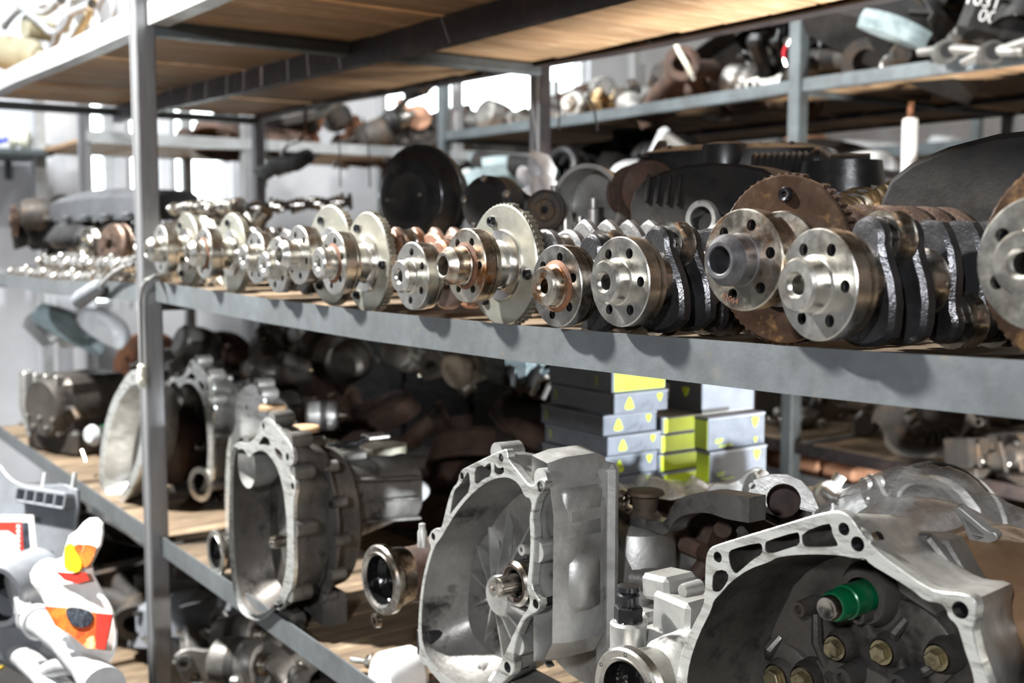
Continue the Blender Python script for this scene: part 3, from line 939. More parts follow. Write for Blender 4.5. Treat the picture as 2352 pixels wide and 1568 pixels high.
p3 = [crop([(765,215),(775,345),(715,410),(660,480),(640,510),(660,390),(675,340),(705,315),(735,265)], *K6), crop([(800,205),(850,185),(862,203),(880,180),(905,170),(905,258),(860,272),(800,325)], *K6), crop([(925,165),(938,200),(962,208),(985,195),(988,243),(925,252)], *K6)]
h3 = crop([(720,257,24),(968,140,27),(1215,325,32),(1187,1068,30),(538,640,27),(1008,1470,36)], *K6)
g3, c3, out3 = bell('pale cast gearbox with open bell mouth and splined shaft, mid-shelf height in picture centre', f3, o3, i3, p3, h3, depth=.125, idepth=.078, inner=M_ALUD, shell=M_ALU, name='gearbox')
q = f3.pt(1150, 1365, .045)
bc = (q.x, q.z)
MB().lathe([(0, .036), (.026, .038), (.031, .044), (.040, .060), (.065, .073)], 36, T(bc[0], 0, bc[1])).build('bearing_boss', M_ALU, g3)
ribs(g3, bc, .028, .115, .056, .070, 13, M_ALU, .2, .016, .003)
sh = f3.pt(1132, 1351, -.004)
MB().lathe([(.019, .036), (.019, .030), (.026, .028), (.030, .032), (.030, .07), (0, .07)], 30, T(sh.x, 0, sh.z)).build('bearing_sleeve', M_STEELK, g3)
MB().lathe([(.0195, .034), (.0195, .0295), (.0235, .0275), (.0245, .030)], 30, T(sh.x, 0, sh.z)).build('seal_ring', M_RUSTD, g3)
spline_shaft('input_shaft', g3, (sh.x, sh.z), -.004, .06, .0135)
for (px, py) in ((1200, 1262), (1106, 1538)):
    q = f3.pt(px, py, .04)
    MB().lathe([(.0035, .055), (.0035, .038), (.0075, .038), (.0085, .042), (.011, .075)], 18, T(q.x, 0, q.z)).build('screw_boss', M_ALU, g3)
# bulging outer side with cast gusset panels
side = MB()
cx, cz = c3
S = f3.pt
def rightside(pts, ys):
    return [(S(px, py).x + dx, y, S(px, py).z) for (px, py), y, dx in zip(pts, ys, [0] * len(pts))]
gc = MB()
hw, hh = .115, .135
body = [(cx - .03, cz - .13), (cx + .10, cz - .14), (cx + .135, cz - .05), (cx + .135, cz + .07), (cx + .09, cz + .13), (cx - .01, cz + .14), (cx - .09, cz + .05), (cx - .09, cz - .07)]
b3 = resample(smooth2(body, 2), 40)
b3 = [(p[0], p[1] - .05) for p in scl(b3, c3, .85)]
gc.loft([lift(b3, .130), lift(scl(b3, c3, 1.04), .15), lift(scl(b3, c3, 1.0), .22), lift(scl(b3, c3, .80), .27), lift(scl(b3, c3, .76), .36), lift(scl(b3, c3, .6), .375)], True, True)
gc.build('gear_case', M_ALU, g3)
# side pod: faceted starter bulge on the sunny side
rx = max(p[0] for p in out3)
pod = MB()
pl = [(rx - .040, cz + .170), (rx - .008, cz + .165), (rx + .006, cz + .10), (rx + .004, cz - .06), (rx - .012, cz - .085), (rx - .035, cz - .095)]
pod.loft([lift(scl(pl, c3, .985), .010), lift(scl(pl, c3, 1.02), .035), lift(scl(pl, c3, 1.02), .085), lift(scl(pl, c3, .97), .103), lift(scl(pl, c3, .85), .112)], False, True)
pod.build('starter_pod', M_ALU, g3, sharp=20)
bl = MB().box((rx - .004, .055, cz + .012), (.045, .058, .085), None, .017)
bl.box((rx - .014, .055, cz + .098), (.045, .066, .07), R('Y', 0), .008)
bl.build('side_bulge', M_ALU, g3, 50)
for z0, z1, y0, y1 in ():
    MB().tube([(rx + .004, y0, cz + z0 * .95), (rx + .012, (y0 + y1) / 2, cz + (z0 + z1) / 2), (rx + .010, y1, cz + z1)], .005, 8).build('gusset', M_ALU, g3)
MB().box((rx - .002, .100, cz + .02), (.034, .018, .27), None, .007).build('case_flange', M_ALU, g3)
# feet and bosses below the bell
MB().box((cx + .03, .05, cz - .175), (.12, .07, .06), None, .01).build('foot_casting', M_ALU, g3)
q = f3.pt(975, 1478, .01)
MB().box((q.x, .02, q.z), (.035, .03, .045), R('Y', 0), .005).build('rubber_pad', M_RUB, g3)
lugs(g3, out3, (.0, .33, .52, .70, .86), .014, .035, M_ALU)

# output cup of that gearbox on its aisle side
q = f3.pt(872, 1332, .0)
cup_flange(g3, T(q.x, .0, q.z) @ R('Z', 4), .054)
MB().lathe([(0, .04), (.040, .04), (.043, .055), (.043, .075), (.052, .09), (.055, .12), (.0, .13)], 32, T(q.x, 0, q.z)).build('output_neck', M_RUSTD, g3)
MB().lathe([(.006, .0), (.006, -.004), (.011, -.004), (.012, .004)], 16, T(q.x - .012, 0, q.z - .066)).build('breather_ring', M_STEELK, g3)
q = f3.pt(970, 1255, .02)
MB().lathe([(0, 0), (.007, 0), (.007, .022), (.005, .026), (.005, .034), (0, .036)], 16, T(q.x, .02, q.z) @ R('X', 90)).build('breather_cap', M_ALU, g3)

# --- gearbox behind it on the left, heart-shaped bell mouth with starter bowl
f2 = Frame(602, 1200, .80, 0, 0)
o2 = [(605,960),(616,957),(640,985),(668,1022),(674,1040),(676,1060),(664,1075),(668,1092),(678,1105),(680,1122),(674,1150),(674,1200),(675,1260),(676,1310),(671,1350),(660,1368),(650,1395),(640,1403),(632,1396),(622,1404),(603,1424),(585,1426),(560,1415),(546,1392),(538,1365),(531,1325),(526,1270),(525,1200),(526,1140),(528,1090),(528,1050),(534,1028),(546,1014),(560,1017),(572,1018),(588,1003),(596,985)]
i2 = [(541,1042),(552,1028),(563,1034),(571,1053),(580,1040),(600,1032),(620,1045),(640,1080),(652,1130),(658,1190),(660,1250),(657,1310),(645,1360),(625,1395),(600,1412),(575,1408),(555,1380),(543,1330),(537,1260),(534,1180),(535,1100),(536,1065)]
p2 = [[(606,1000),(618,1008),(622,1026),(604,1020),(592,1022),(600,1008)],[(628,1024),(648,1038),(650,1060),(636,1050)]]
h2 = [(605,978,8),(660,1049,9),(672,1116,8),(639,1380,9),(537,1027,5)]
SPOT2 = dict(depth=.135, shell=M_ALUD, inner=M_ALUK)
def gearbox_long(label, fr, o, i, p, h, tail=True, scale=1.0, cup=True, shell=M_ALUD, inner=M_ALUK, bowl=True, fork=True):
    t, c, out = bell(label, fr, o, i, p, h, depth=.135 * scale, shell=shell, inner=inner, name='gearbox')
    xs = [q[0] for q in out]; zs = [q[1] for q in out]
    x0, x1, z0, z1 = min(xs), max(xs), min(zs), max(zs)
    W, H = x1 - x0, z1 - z0
    # starter bowl at the upper left of the mouth
    if bowl:
        MB().lathe([(.012, .10), (.030, .095), (.040, .075), (.043, .045), (.044, .006)], 28, T(x0 + W * .28, 0, z0 + H * .735)).build('starter_bowl', M_ALUB, t)
    MB().lathe([(0, .075), (.034, .080), (.055, .098), (.095, .118), (.12, .122)], 32, T(c[0] + .02, 0, c[1] - .04)).build('bearing_boss', shell, t)
    spline_shaft('input_shaft', t, (c[0] + .045, c[1] - .04), .015, .1, .0125)
    cc = (c[0] + .02, c[1] - .01)
    ci = circ(1, 40)
    def L(r, rz, y, dz=0, dx=0): return [(cc[0] + dx + r * a, y, cc[1] + dz + rz * b) for a, b in ci]
    MB().loft([L(.135, .155, .130), L(.150, .168, .134), L(.150, .168, .140), L(.140, .158, .144), L(.140, .158, .150), L(.125, .145, .158), L(.118, .135, .23), L(.10, .115, .25)], True, True).build('gear_case', shell, t)
    MB().box((cc[0] + .02, .165, cc[1] - .16), (.17, .08, .07), None, .012).build('oil_sump', shell, t)
    for k in range(7):
        a = -.9 + k * .42
        MB().lathe([(0, .12), (.011, .12), (.011, .165), (.007, .170), (0, .170)], 14, T(cc[0] + .150 * math.cos(a), 0, cc[1] + .166 * math.sin(a))).build('bolt_boss', shell, t)
    for dz, dx, L_ in ((.30, .0, .07), (.115, .0, .065), (.42, -.06, .06)):
        pass
    for k in (.03, .08, .18, .30, .40, .90):
        p_ = out[int(k * len(out))]
        MB().lathe([(0, .003), (.016, .003), (.015, .06), (.011, .068), (0, .068)], 16, T(p_[0], 0, p_[1])).build('bolt_boss', shell, t)
    if tail:
        rect = lambda w_, h_, y, dz: [(cc[0] + a * w_, y, cc[1] + dz + b * h_) for a, b in resample(smooth2([(-1, -1), (1, -1), (1, 1), (-1, 1)], 2), 24)]
        MB().loft([rect(.085, .085, .24, .03), rect(.075, .078, .30, .03), rect(.060, .062, .45, .035), rect(.062, .064, .47, .035), rect(.062, .064, .49, .035)], True, True).build('tail_housing', shell, t)
        for k in range(3):
            MB().box((cc[0] + .03, .36, cc[1] + .01 + k * .04), (.10, .22, .006), R('X', -3), .002).build('rib', shell, t)
        MB().box((cc[0] - .02, .27, cc[1] + .115), (.12, .10, .02), None, .005).build('cover_plate', shell, t)
    if fork:
        y = .27
        z = cc[1] + .135
        MB().tube([(cc[0], .16, z - .03), (cc[0] + .01, .21, z), (cc[0] + .015, .30, z), (cc[0] + .015, .33, z + .008)], .007, 10).build('selector_rod', M_BOLT, t)
        yk = MB()
        yk.box((cc[0] + .015, .350, z + .010), (.035, .04, .010), None, .003)
        for s_ in (-1, 1):
            yk.box((cc[0] + .015 + s_ * .012, .385, z + .010), (.010, .04, .010), None, .003)
        yk.build('selector_fork', M_STEEL, t)
    if cup:
        cup_flange(t, T(x0 - .115, .02, c[1] - .13) @ R('Z', 2), .047, M_STEEL)
        MB().lathe([(0, .05), (.026, .05), (.03, .06), (.03, .085), (.045, .09), (.045, .15), (0, .16)], 28, T(x0 - .105, .02, c[1] - .13)).build('output_neck', M_RUB, t)
    t.scale = (1, .64, 1)
    # mounting foot, bolt head and sensor under the mouth
    MB().box((c[0] + .07, .06, z0 + .02), (.07, .05, .05), None, .008).build('foot_casting', shell, t)
    MB().lathe([(0, 0), (.010, 0), (.010, .016), (.016, .018), (.016, .03), (0, .03)], 12, T(c[0] + .11, .03, z0 + .02)).build('sensor_plug', M_IRON, t)
    return t, c, out

g2, c2, out2 = gearbox_long('long dirty gearbox with heart-shaped bell mouth and rear tail, just right of the post', f2, o2, i2, p2, h2)
# two more of the same family further left
def shift_px(pts, a, b, s):
    return [(b[0] + (p[0] - a[0]) * s, b[1] + (p[1] - a[1]) * s) + tuple(q * s for q in p[2:]) for p in pts]
sA = .70
f1 = Frame(440, 1000, 1.02, 0, 0)
mp = lambda L: [(b_[0], b_[1]) + tuple(q * .80 for q in p[2:]) for p, b_ in zip(L, [(437 + (p[0] - 605) * .74, 826 + (p[1] - 960) * .715) for p in L])]
g1, c1, out1 = gearbox_long('heart-mouthed gearbox half hidden behind the left post', f1, mp(o2), mp(i2), [mp(p) for p in p2], mp(h2), tail=True, cup=False)
MB().lathe([(.030, 0), (.030, -.006), (.046, -.006), (.048, .004), (.048, .012), (.03, .016)], 36, T(c1[0] + .15, -.02, c1[1] - .12) @ R('Z', 40)).build('output_flange', M_STEEL, g1)
# a similar one standing close behind the heart-mouthed one
f2b = Frame(560, 1120, .98, 0, 0)
o2b = [(548,900),(575,880),(590,885),(592,905),(604,910),(606,935),(622,960),(634,985),(640,1060),(640,1200),(632,1300),(600,1390),(560,1400),(530,1340),(518,1240),(516,1120),(522,1010),(540,985),(541,930)]
i2b = [(545,1010),(565,1000),(590,1010),(612,1050),(622,1120),(622,1220),(610,1310),(585,1370),(560,1370),(540,1320),(530,1240),(528,1120),(534,1050)]
g2b, c2b, out2b = gearbox_long('gearbox squeezed between the two heart-mouthed gearboxes, square lug on top', f2b, o2b, i2b, [], [(566, 935, 6)], tail=False, cup=False, bowl=False)
# broad shallow bell seen edge-on left of the post
f0 = Frame(272, 1010, .86, 3, 0, 0)
o0 = [(296,852),(318,848),(332,870),(340,930),(338,1010),(322,1080),(290,1150),(262,1168),(240,1160),(228,1120),(228,1050),(238,980),(256,920),(272,890)]
i0 = [(300,885),(320,880),(328,930),(326,1000),(310,1070),(284,1130),(262,1150),(244,1140),(236,1100),(240,1040),(254,970),(276,915)]
g0, c0, out0 = bell('bright shallow bell housing tilted against the left post', f0, o0, i0, [], [(306, 866, 5), (322, 863, 5)], depth=.09, shell=M_ALU, inner=M_ALUB, cat='bell housing')
MB().lathe([(0, .06), (.03, .062), (.05, .085), (.0, .10)], 24, T(c0[0], 0, c0[1])).build('bearing_boss', M_ALU, g0)
MB().lathe([(0, .09), (.10, .09), (.11, .14), (.08, .2), (0, .21)], 28, T(c0[0], 0, c0[1] - .02)).build('gear_case', M_RUSTD, g0)

# --- big bell housing at the lower right
K8 = (1450, 1000, 2.608)
f5 = Frame(1900, 1450, .80, 4, 0)
o5 = crop([(262,1481),(300,1280),(370,1130),(425,1030),(438,960),(440,800),(445,720),(470,670),(520,650),(700,595),(900,535),(1080,480),(1200,452),(1260,455),(1310,485),(1340,530),(1400,620),(1470,690),(1540,750),(1640,820),(1740,890),(1830,935),(1980,945),(2040,965),(2070,1010),(2065,1100),(2045,1150),(2060,1230),(2080,1320),(2120,1420),(2150,1500),(2160,1700),(2100,1950),(1900,2200),(1500,2320),(1000,2320),(600,2200),(380,1950),(275,1700)], *K8)
i5 = crop([(330,1481),(350,1350),(400,1200),(480,1040),(490,990),(540,940),(590,880),(700,800),(830,755),(870,730),(960,715),(1100,710),(1250,715),(1340,735),(1400,730),(1430,770),(1550,840),(1680,920),(1760,990),(1850,1000),(1890,1040),(1900,1090),(1950,1130),(1975,1200),(2000,1290),(2040,1400),(2060,1500),(2060,1700),(2000,1930),(1820,2120),(1480,2220),(1020,2220),(640,2110),(440,1900),(340,1700)], *K8)
p5 = [crop(p, *K8) for p in ([(580,705),(600,680),(760,640),(785,655),(785,710),(730,740),(640,820),(620,830),(590,780)],[(800,650),(810,630),(990,575),(1008,590),(1010,655),(940,675),(830,712),(800,690)],[(1022,580),(1180,520),(1200,545),(1205,590),(1240,650),(1225,670),(1050,675),(1022,645)],[(490,815),(560,800),(590,850),(540,930),(500,940),(482,920)])]
h5 = crop([(517,728,36),(1273,560,39),(1970,1045,49),(1355,650,46)], *K8)
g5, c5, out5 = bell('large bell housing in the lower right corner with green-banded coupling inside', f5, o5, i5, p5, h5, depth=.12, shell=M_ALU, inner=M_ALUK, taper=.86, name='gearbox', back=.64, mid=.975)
q = f5.pt(1450 + 1355 / 2.608, 1000 + 650 / 2.608)
MB().lathe([(.0075, .02), (.0075, .004), (.0105, .003), (.0125, .0), (.0145, .002)], 20, T(q.x, .002, q.z)).build('dowel_sleeve', M_STEELB, g5)
def on5(x, y, yl): 
    p = f5.pt(1450 + x / 2.608, 1000 + y / 2.608, yl); return (p.x, p.z)
a = on5(1160, 1040, .03)
co = MB().lathe([(0, .036), (.006, .034), (.009, .032), (.0105, .032), (.012, .035), (.012, .046)], 30, T(a[0], 0, a[1])).build('coupling_tip', M_STEELK, g5)
MB().lathe([(.011, .040), (.0135, .041), (.0150, .045), (.0150, .060), (.0165, .061), (.0165, .078), (.016, .1), (0, .1)], 36, T(a[0], 0, a[1])).build('coupling_band', M_GREEN, g5)
MB().lathe([(.019, .088), (.026, .088), (.032, .100), (.032, .12)], 36, T(a[0], 0, a[1])).build('coupling_socket', M_ALUK, g5)
for x, y, r_, nm in ((1215, 1275, .0088, 'h'), (1495, 1300, .0088, 'h'), (1825, 1335, .0088, 'h'), (860, 1455, .010, 'h'), (1020, 1470, .010, 'h'), (1300, 1440, .0105, 's'), (1040, 1030, .008, 's'), (1395, 1070, .008, 's'), (1630, 1478, .0105, 's')):
    p = on5(x, y, .085)
    if nm == 'h':
        hex_bolt(g5, T(p[0], .085, p[1]) @ R('Y', x % 37), r_, .008)
        MB().lathe([(r_ * 1.5, .086), (r_ * 1.9, .095), (r_ * 2.2, .125)], 20, T(p[0], 0, p[1])).build('bolt_boss', M_ALUK, g5)
    else:
        MB().lathe([(0, .080), (r_ * .5, .080), (r_ * .55, .074), (r_ * .95, .074), (r_, .077), (r_ * 1.3, .11)], 20, T(p[0], 0, p[1])).build('stud', M_IRON, g5)
for (x0_, y0_, x1_, y1_) in ((790, 1340, 850, 1220), (1540, 1240, 1600, 1120), (1590, 1350, 1650, 1500), (1380, 1120, 1470, 1260), (1080, 1080, 1130, 1400), (560, 1180, 760, 1420), (1700, 1440, 1800, 1380), (1150, 1440, 1290, 1560)):
    A = on5(x0_, y0_, .09); B = on5(x1_, y1_, .09)
    MB().tube([(A[0], .098, A[1]), ((A[0] + B[0]) / 2, .092, (A[1] + B[1]) / 2), (B[0], .102, B[1])], [.005, .006, .005], 8).build('rib', M_ALUK, g5)
# raised floor plates that give the interior its relief
for (x, y, rx_, rz_, yy) in ((900, 1500, .05, .05, .100), (1600, 1250, .06, .045, .105), (1350, 1700, .09, .06, .10), (640, 1700, .05, .07, .098)):
    p = on5(x, y, .1)
    MB().loft([lift(circ(rx_, 28, p[0], p[1], 0, rz_), yy + .016), lift(circ(rx_ * .93, 28, p[0], p[1], 0, rz_ * .93), yy), lift(circ(rx_ * .8, 28, p[0], p[1], 0, rz_ * .8), yy - .003)], False, True).build('floor_relief', M_ALUK, g5)
# finned casting behind its rim on the right
rx5 = max(p[0] for p in out5)
def P5(x, y, yl): 
    p = f5.pt(1450 + x / 2.608, 1000 + y / 2.608, yl); return Vector((p.x, yl, p.z))
plate = MB()
pts = [P5(1410, 590, .10), P5(1450, 530, .10), P5(1530, 530, .10), P5(1590, 600, .10), P5(1780, 610, .10), P5(1870, 640, .10), P5(2060, 970, .10), P5(1800, 1100, .10), P5(1500, 900, .10)]
plate.prism([(p.x, p.z) for p in pts], [], .105, .135, ch=.003)
plate.build('side_bracket', M_ALUD, g5)
for (x0_, y0_, x1_, y1_) in ((1790, 620, 2060, 970), (1700, 840, 1800, 770), (1720, 650, 1730, 760), (1500, 600, 1790, 625), (1510, 640, 1530, 740), (1800, 770, 1950, 940)):
    A, B = P5(x0_, y0_, .10), P5(x1_, y1_, .10)
    MB().tube([A, B], .006, 8).build('rib', M_ALUD, g5)
MB().box(((rx5 + .05), .12, c5[1] + .03), (.10, .16, .22), R('Y', 20), .02).build('gear_case', M_ALUD, g5)
for k in range(3):
    MB().box((rx5 + .03 + .028 * k, .045, c5[1] + .06 - .03 * k), (.012, .05, .16), R('Y', 28), .004).build('case_rib', M_ALUD, g5)
gc5 = resample(smooth2([(c5[0] - .13, c5[1] - .15), (c5[0] + .14, c5[1] - .15), (c5[0] + .14, c5[1] + .01), (c5[0] - .13, c5[1] + .01)], 2), 32)
MB().loft([lift(gc5, .12), lift(gc5, .25), lift(scl(gc5, c5, .8), .30), lift(scl(gc5, c5, .75), .42)], True, True).build('main_case', M_ALUD, g5)

# --- pale gearbox between the two, with hex fitting and greasy output cup
g4 = thing('gearbox', 'pale dusty gearbox with black hex fitting and greasy output cup at the bottom edge', 'gearbox', at(1470, 1660, Y=.90), (0, 0, 0))
G4 = g4.location.copy()
def L4(px, py, Y):
    return at(px, py, Y=Y) - G4
p = L4(1437, 1590, .76)
cup_flange(g4, T(*p) @ R('Z', 6), .047, M_STEEL)
MB().lathe([(0, .03), (.032, .03), (.036, .05), (.045, .06), (.05, .10), (0, .11)], 28, T(*p)).build('output_neck', M_ALU, g4)
p = L4(1520, 1580, .86)
cb = [(p.x + x, p.z + z) for x, z in ((-.09, -.10), (.06, -.11), (.07, .0), (.055, .055), (.02, .078), (-.03, .07), (-.075, .04), (-.10, -.02))]
cb = resample(smooth2(cb, 2), 36)
MB().loft([lift(scl(cb, cen(cb), .75), p.y - .03), lift(scl(cb, cen(cb), .97), p.y - .015), lift(cb, p.y + .01), lift(cb, p.y + .10), lift(scl(cb, cen(cb), .8), p.y + .14)], True, True).build('gear_case', M_ALUB, g4)
q = L4(1443, 1480, .82)
MB().lathe([(0, -.05), (.020, -.05), (.021, .025), (.018, .028), (0, .028)], 24, T(*q) @ R('X', 90)).build('fitting_neck', M_ALUB, g4)
hb = L4(1443, 1437, .82)
fit = MB()
fit.prism(circ(.0165, 6), [], -.008, .008, T(*hb) @ R('X', 90), ch=.0015)
hb2 = L4(1443, 1410, .82)
fit.prism(circ(.0165, 6, a0=.4), [], -.012, .010, T(*hb2) @ R('X', 90), ch=.0015)
fit.lathe([(0, -.016), (.0125, -.015), (.0135, -.010), (.0115, -.008), (.0135, -.005), (.0115, -.002), (.0115, .012)], 24, T(hb2.x, hb2.y, hb2.z + .018) @ R('X', -90))
fit.build('hex_fitting', M_BOLT, g4)
for k, (px, py, w_, h_, dp) in enumerate(((1560, 1365, .045, .03, .05), (1572, 1400, .06, .05, .06), (1505, 1420, .03, .02, .05), (1540, 1440, .06, .012, .06), (1490, 1490, .05, .01, .06), (1530, 1500, .07, .010, .05))):
    p = L4(px, py, .88)
    MB().box(p, (w_, dp, h_), R('Y', (k * 7) % 11 - 5), .005).build('case_lug', M_ALUB, g4)
for (px, py) in ((1512, 1462), (1576, 1355), (1500, 1525)):
    p = L4(px, py, .855)
    MB().lathe([(0, -.006), (.007, -.006), (.008, -.003), (.009, .02)], 16, T(*p)).build('bolt_boss', M_ALUB, g4)
for k in range(5):
    p = L4(1478 + k * 24, 1452 + k * 3, .85); p2_ = L4(1470 + k * 30, 1545, .85)
    MB().tube([p, (p + p2_) / 2 + Vector((0, -.006, 0)), p2_], .004, 6).build('rib', M_ALUB, g4)
# ------------------------------------------------------------------ kinds of spare parts (base at z = 0), each with its own parts
AX = R('Z', -90)        # lathe axis y -> x
def arc(c, r, a0, a1, n, y=0.0):
    return [(c[0] + r * math.cos(math.radians(a0 + (a1 - a0) * i / n)), y, c[1] + r * math.sin(math.radians(a0 + (a1 - a0) * i / n))) for i in range(n + 1)]

def k_alternator(t, m, rnd):
    C = T(0, 0, .068)
    MB().lathe([(0, -.075), (.045, -.075), (.060, -.062), (.064, -.03), (.064, -.012)], 28, C @ AX).build('rear_shell', m, t)
    MB().lathe([(.060, -.014), (.066, -.012), (.066, .014), (.060, .016)], 28, C @ AX).build('stator_ring', M_IRON, t)
    MB().lathe([(.064, .014), (.064, .04), (.052, .058), (.02, .064), (0, .064)], 28, C @ AX).build('front_shell', m, t)
    for i in range(8):
        a = i * PI / 4
        MB().box((-.060, .040 * math.cos(a), .068 + .040 * math.sin(a)), (.03, .008, .02), None, .002).build('vent_fin', m, t)
    MB().lathe([(0, .062), (.030, .062), (.032, .066), (.027, .070), (.032, .075), (.027, .08), (.032, .085), (.030, .088), (.010, .088), (.010, .095), (0, .095)], 24, C @ AX).build('pulley', M_STEELK, t)
    for s_ in (-1, 1):
        MB().box((.03, s_ * .068, .068 + s_ * .02), (.03, .03, .024), None, .006).build('lug', m, t)

def k_starter(t, m, rnd):
    C = T(0, 0, .042)
    MB().lathe([(0, -.11), (.036, -.11), (.040, -.10), (.040, .02)], 24, C @ AX).build('motor_can', m, t)
    MB().lathe([(.042, .02), (.050, .025), (.050, .04), (.034, .06), (.028, .10), (.018, .11), (0, .11)], 24, C @ AX).build('nose', M_ALUD, t)
    MB().lathe([(0, -.08), (.022, -.08), (.025, -.075), (.025, .02), (0, .02)], 18, T(-.0, .0, .095) @ AX).build('solenoid', M_IRON, t)
    for s_ in (-1, 1):
        MB().lathe([(0, -.012), (.005, -.012), (.005, 0), (0, 0)], 10, T(-.08, s_ * .012, .095) @ AX).build('terminal', M_BRASSB, t)

def k_drum(t, m, rnd):
    MB().lathe([(.030, .050), (.030, .066), (.060, .068), (.100, .062), (.112, .050), (.116, .012), (.120, .010), (.120, 0), (.110, 0), (.106, .045), (.060, .055), (.030, .050)], 40, R('X', 90)).build('drum', m, t)
    for i in range(5):
        a = i * 2 * PI / 5
        MB().lathe([(0, .003), (.006, .002), (.007, 0)], 10, T(.048 * math.cos(a), .048 * math.sin(a), .070) @ R('X', 90)).build('stud_hole', M_BOLT, t)

def k_caliper(t, m, rnd):
    o = [(-.09, 0), (.09, 0), (.095, .03), (.07, .075), (.03, .09), (-.03, .09), (-.07, .075), (-.095, .03)]
    ho = [(-.045, .018), (.045, .018), (.05, .04), (.025, .058), (-.025, .058), (-.05, .04)]
    MB().prism(smooth2(o), [smooth2(ho)], -.035, .035, ch=.005).build('caliper_body', m, t)
    MB().lathe([(0, -.07), (.026, -.07), (.03, -.064), (.03, -.03), (0, -.03)], 22, T(0, 0, .045)).build('piston_housing', m, t)
    for s_ in (-1, 1):
        MB().lathe([(0, -.05), (.008, -.05), (.008, .05), (0, .05)], 12, T(s_ * .085, 0, .028)).build('guide_pin', M_STEEL, t)

def k_bracket(t, m, rnd):
    MB().prism(smooth2([(-.08, 0), (.05, 0), (.08, .03), (.07, .07), (.01, .06), (-.04, .10), (-.08, .09)], 1), [circ(.014, 14, -.055, .07), circ(.016, 14, .05, .035), circ(.012, 12, -.05, .02)], -.009, .009, ch=.002).build('plate', m, t)
    MB().lathe([(.010, -.03), (.020, -.03), (.020, .03), (.010, .03), (.010, -.03)], 18, T(-.055, 0, .07)).build('boss', m, t)
    MB().box((.0, .03, .012), (.10, .06, .012), None, .003).build('foot', m, t)

def k_conrod(t, m, rnd):
    MB().prism(circ(.032, 28, -.07, .034), [circ(.024, 28, -.07, .034)], -.012, .012, ch=.002).build('big_end', m, t)
    MB().prism(circ(.018, 20, .075, .034), [circ(.011, 20, .075, .034)], -.012, .012, ch=.002).build('small_end', m, t)
    MB().loft([[( -.042, -.007, .020), (-.042, .007, .020), (-.042, .007, .048), (-.042, -.007, .048)], [(.06, -.006, .026), (.06, .006, .026), (.06, .006, .042), (.06, -.006, .042)]]).build('shank', m, t)

def k_block(t, m, rnd):
    h_ = [circ(.036, 24, -.105 + .07 * i, 0) for i in range(4)]
    MB().prism([(-.16, -.065), (.16, -.065), (.16, .065), (-.16, .065)], h_, 0, .12, T(0, 0, .16) @ R('X', -90), ch=.004, holedepth=.10).build('block', m, t)
    MB().box((0, 0, .02), (.30, .17, .04), None, .008).build('skirt', m, t)
    for i in range(4):
        MB().box((-.115 + .077 * i, -.070, .09), (.018, .022, .10), None, .005).build('rib', m, t)
        MB().lathe([(0, -.006), (.013, -.006), (.016, -.002), (.016, .01)], 16, T(-.08 + .06 * i, -.066, .07)).build('core_plug', M_STEELK, t)
    MB().lathe([(0, -.02), (.028, -.02), (.032, -.01), (.032, .02)], 20, T(.1, -.07, .10)).build('pump_boss', m, t)

def k_head(t, m, rnd):
    MB().box((0, 0, .05), (.40, .15, .07), None, .006).build('head_casting', m, t)
    MB().box((0, 0, .008), (.41, .165, .016), None, .003).build('deck', M_FACE, t)
    for i in range(4):
        MB().lathe([(.014, -.004), (.020, -.004), (.022, .01), (.014, .01), (.014, -.004)], 18, T(-.14 + .093 * i, -.078, .05)).build('port', m, t)
        MB().lathe([(0, .0), (.0135, .0), (.0135, .002)], 16, T(-.14 + .093 * i, -.077, .05)).build('port_bore', M_BOLT, t)
    for i in range(5):
        MB().box((-.16 + .08 * i, 0, .10), (.024, .12, .035), None, .008).build('cam_cap', m, t)
    for s_ in (-1, 1):
        MB().tube([(-.2, s_ * .035, .10), (.2, s_ * .035, .10)], .011, 12).build('cam_tube', M_STEELB, t)
        for i in range(8):
            MB().lathe([(0, -.007), (.019, -.007), (.020, 0), (.019, .007), (0, .007)], 14, T(-.165 + .046 * i, s_ * .035, .104 + .004 * (i % 3)) @ AX).build('cam_lobe', M_STEELB, t)

def k_exhaust(t, m, rnd):
    MB().prism([(-.17, 0), (.17, 0), (.17, .075), (-.17, .075)], [circ(.02, 16, -.12 + .08 * i, .037) for i in range(4)], -.006, .006, ch=.002).build('flange_plate', m, t)
    for i in range(4):
        x = -.12 + .08 * i
        MB().tube([(x, 0, .037), (x, .035, .04), (x * .75, .075, .055), (x * .35, .11, .065), (0, .16, .065)], [.026, .027, .026, .027, .03], 14).build('runner', m, t)
    MB().lathe([(0, .15), (.035, .15), (.036, .19), (.052, .194), (.052, .208), (.028, .208), (.028, .18)], 22, T(0, 0, .065)).build('collector', m, t)

def k_intake(t, m, rnd):
    for i in range(4):
        x = -.12 + .08 * i
        MB().tube(arc((0, .06), .075, -60, 150, 12), .024, 14, T(x, 0, .04) @ R('Z', 90)).build('runner', m, t)
    MB().box((0, -.02, .03), (.36, .06, .06), None, .015).build('plenum', m, t)
    MB().box((0, .07, .035), (.36, .012, .06), None, .003).build('flange_plate', m, t)

def k_pulley(t, m, rnd):
    MB().lathe([(.012, .03), (.012, .0), (.03, .0), (.034, .006), (.05, .006), (.056, 0), (.060, .002), (.055, .008), (.060, .013), (.055, .019), (.060, .024), (.058, .03), (.05, .03), (.03, .024), (.012, .03)], 32, T(0, 0, .06)).build('pulley', m, t)
    MB().lathe([(0, .002), (.011, .002), (.0125, .004)], 16, T(0, 0, .06)).build('bore', M_BOLT, t)
    for i in range(3):
        a = i * 2 * PI / 3 + .3
        hex_bolt(t, T(.022 * math.cos(a), 0, .06 + .022 * math.sin(a)), .005, .004)

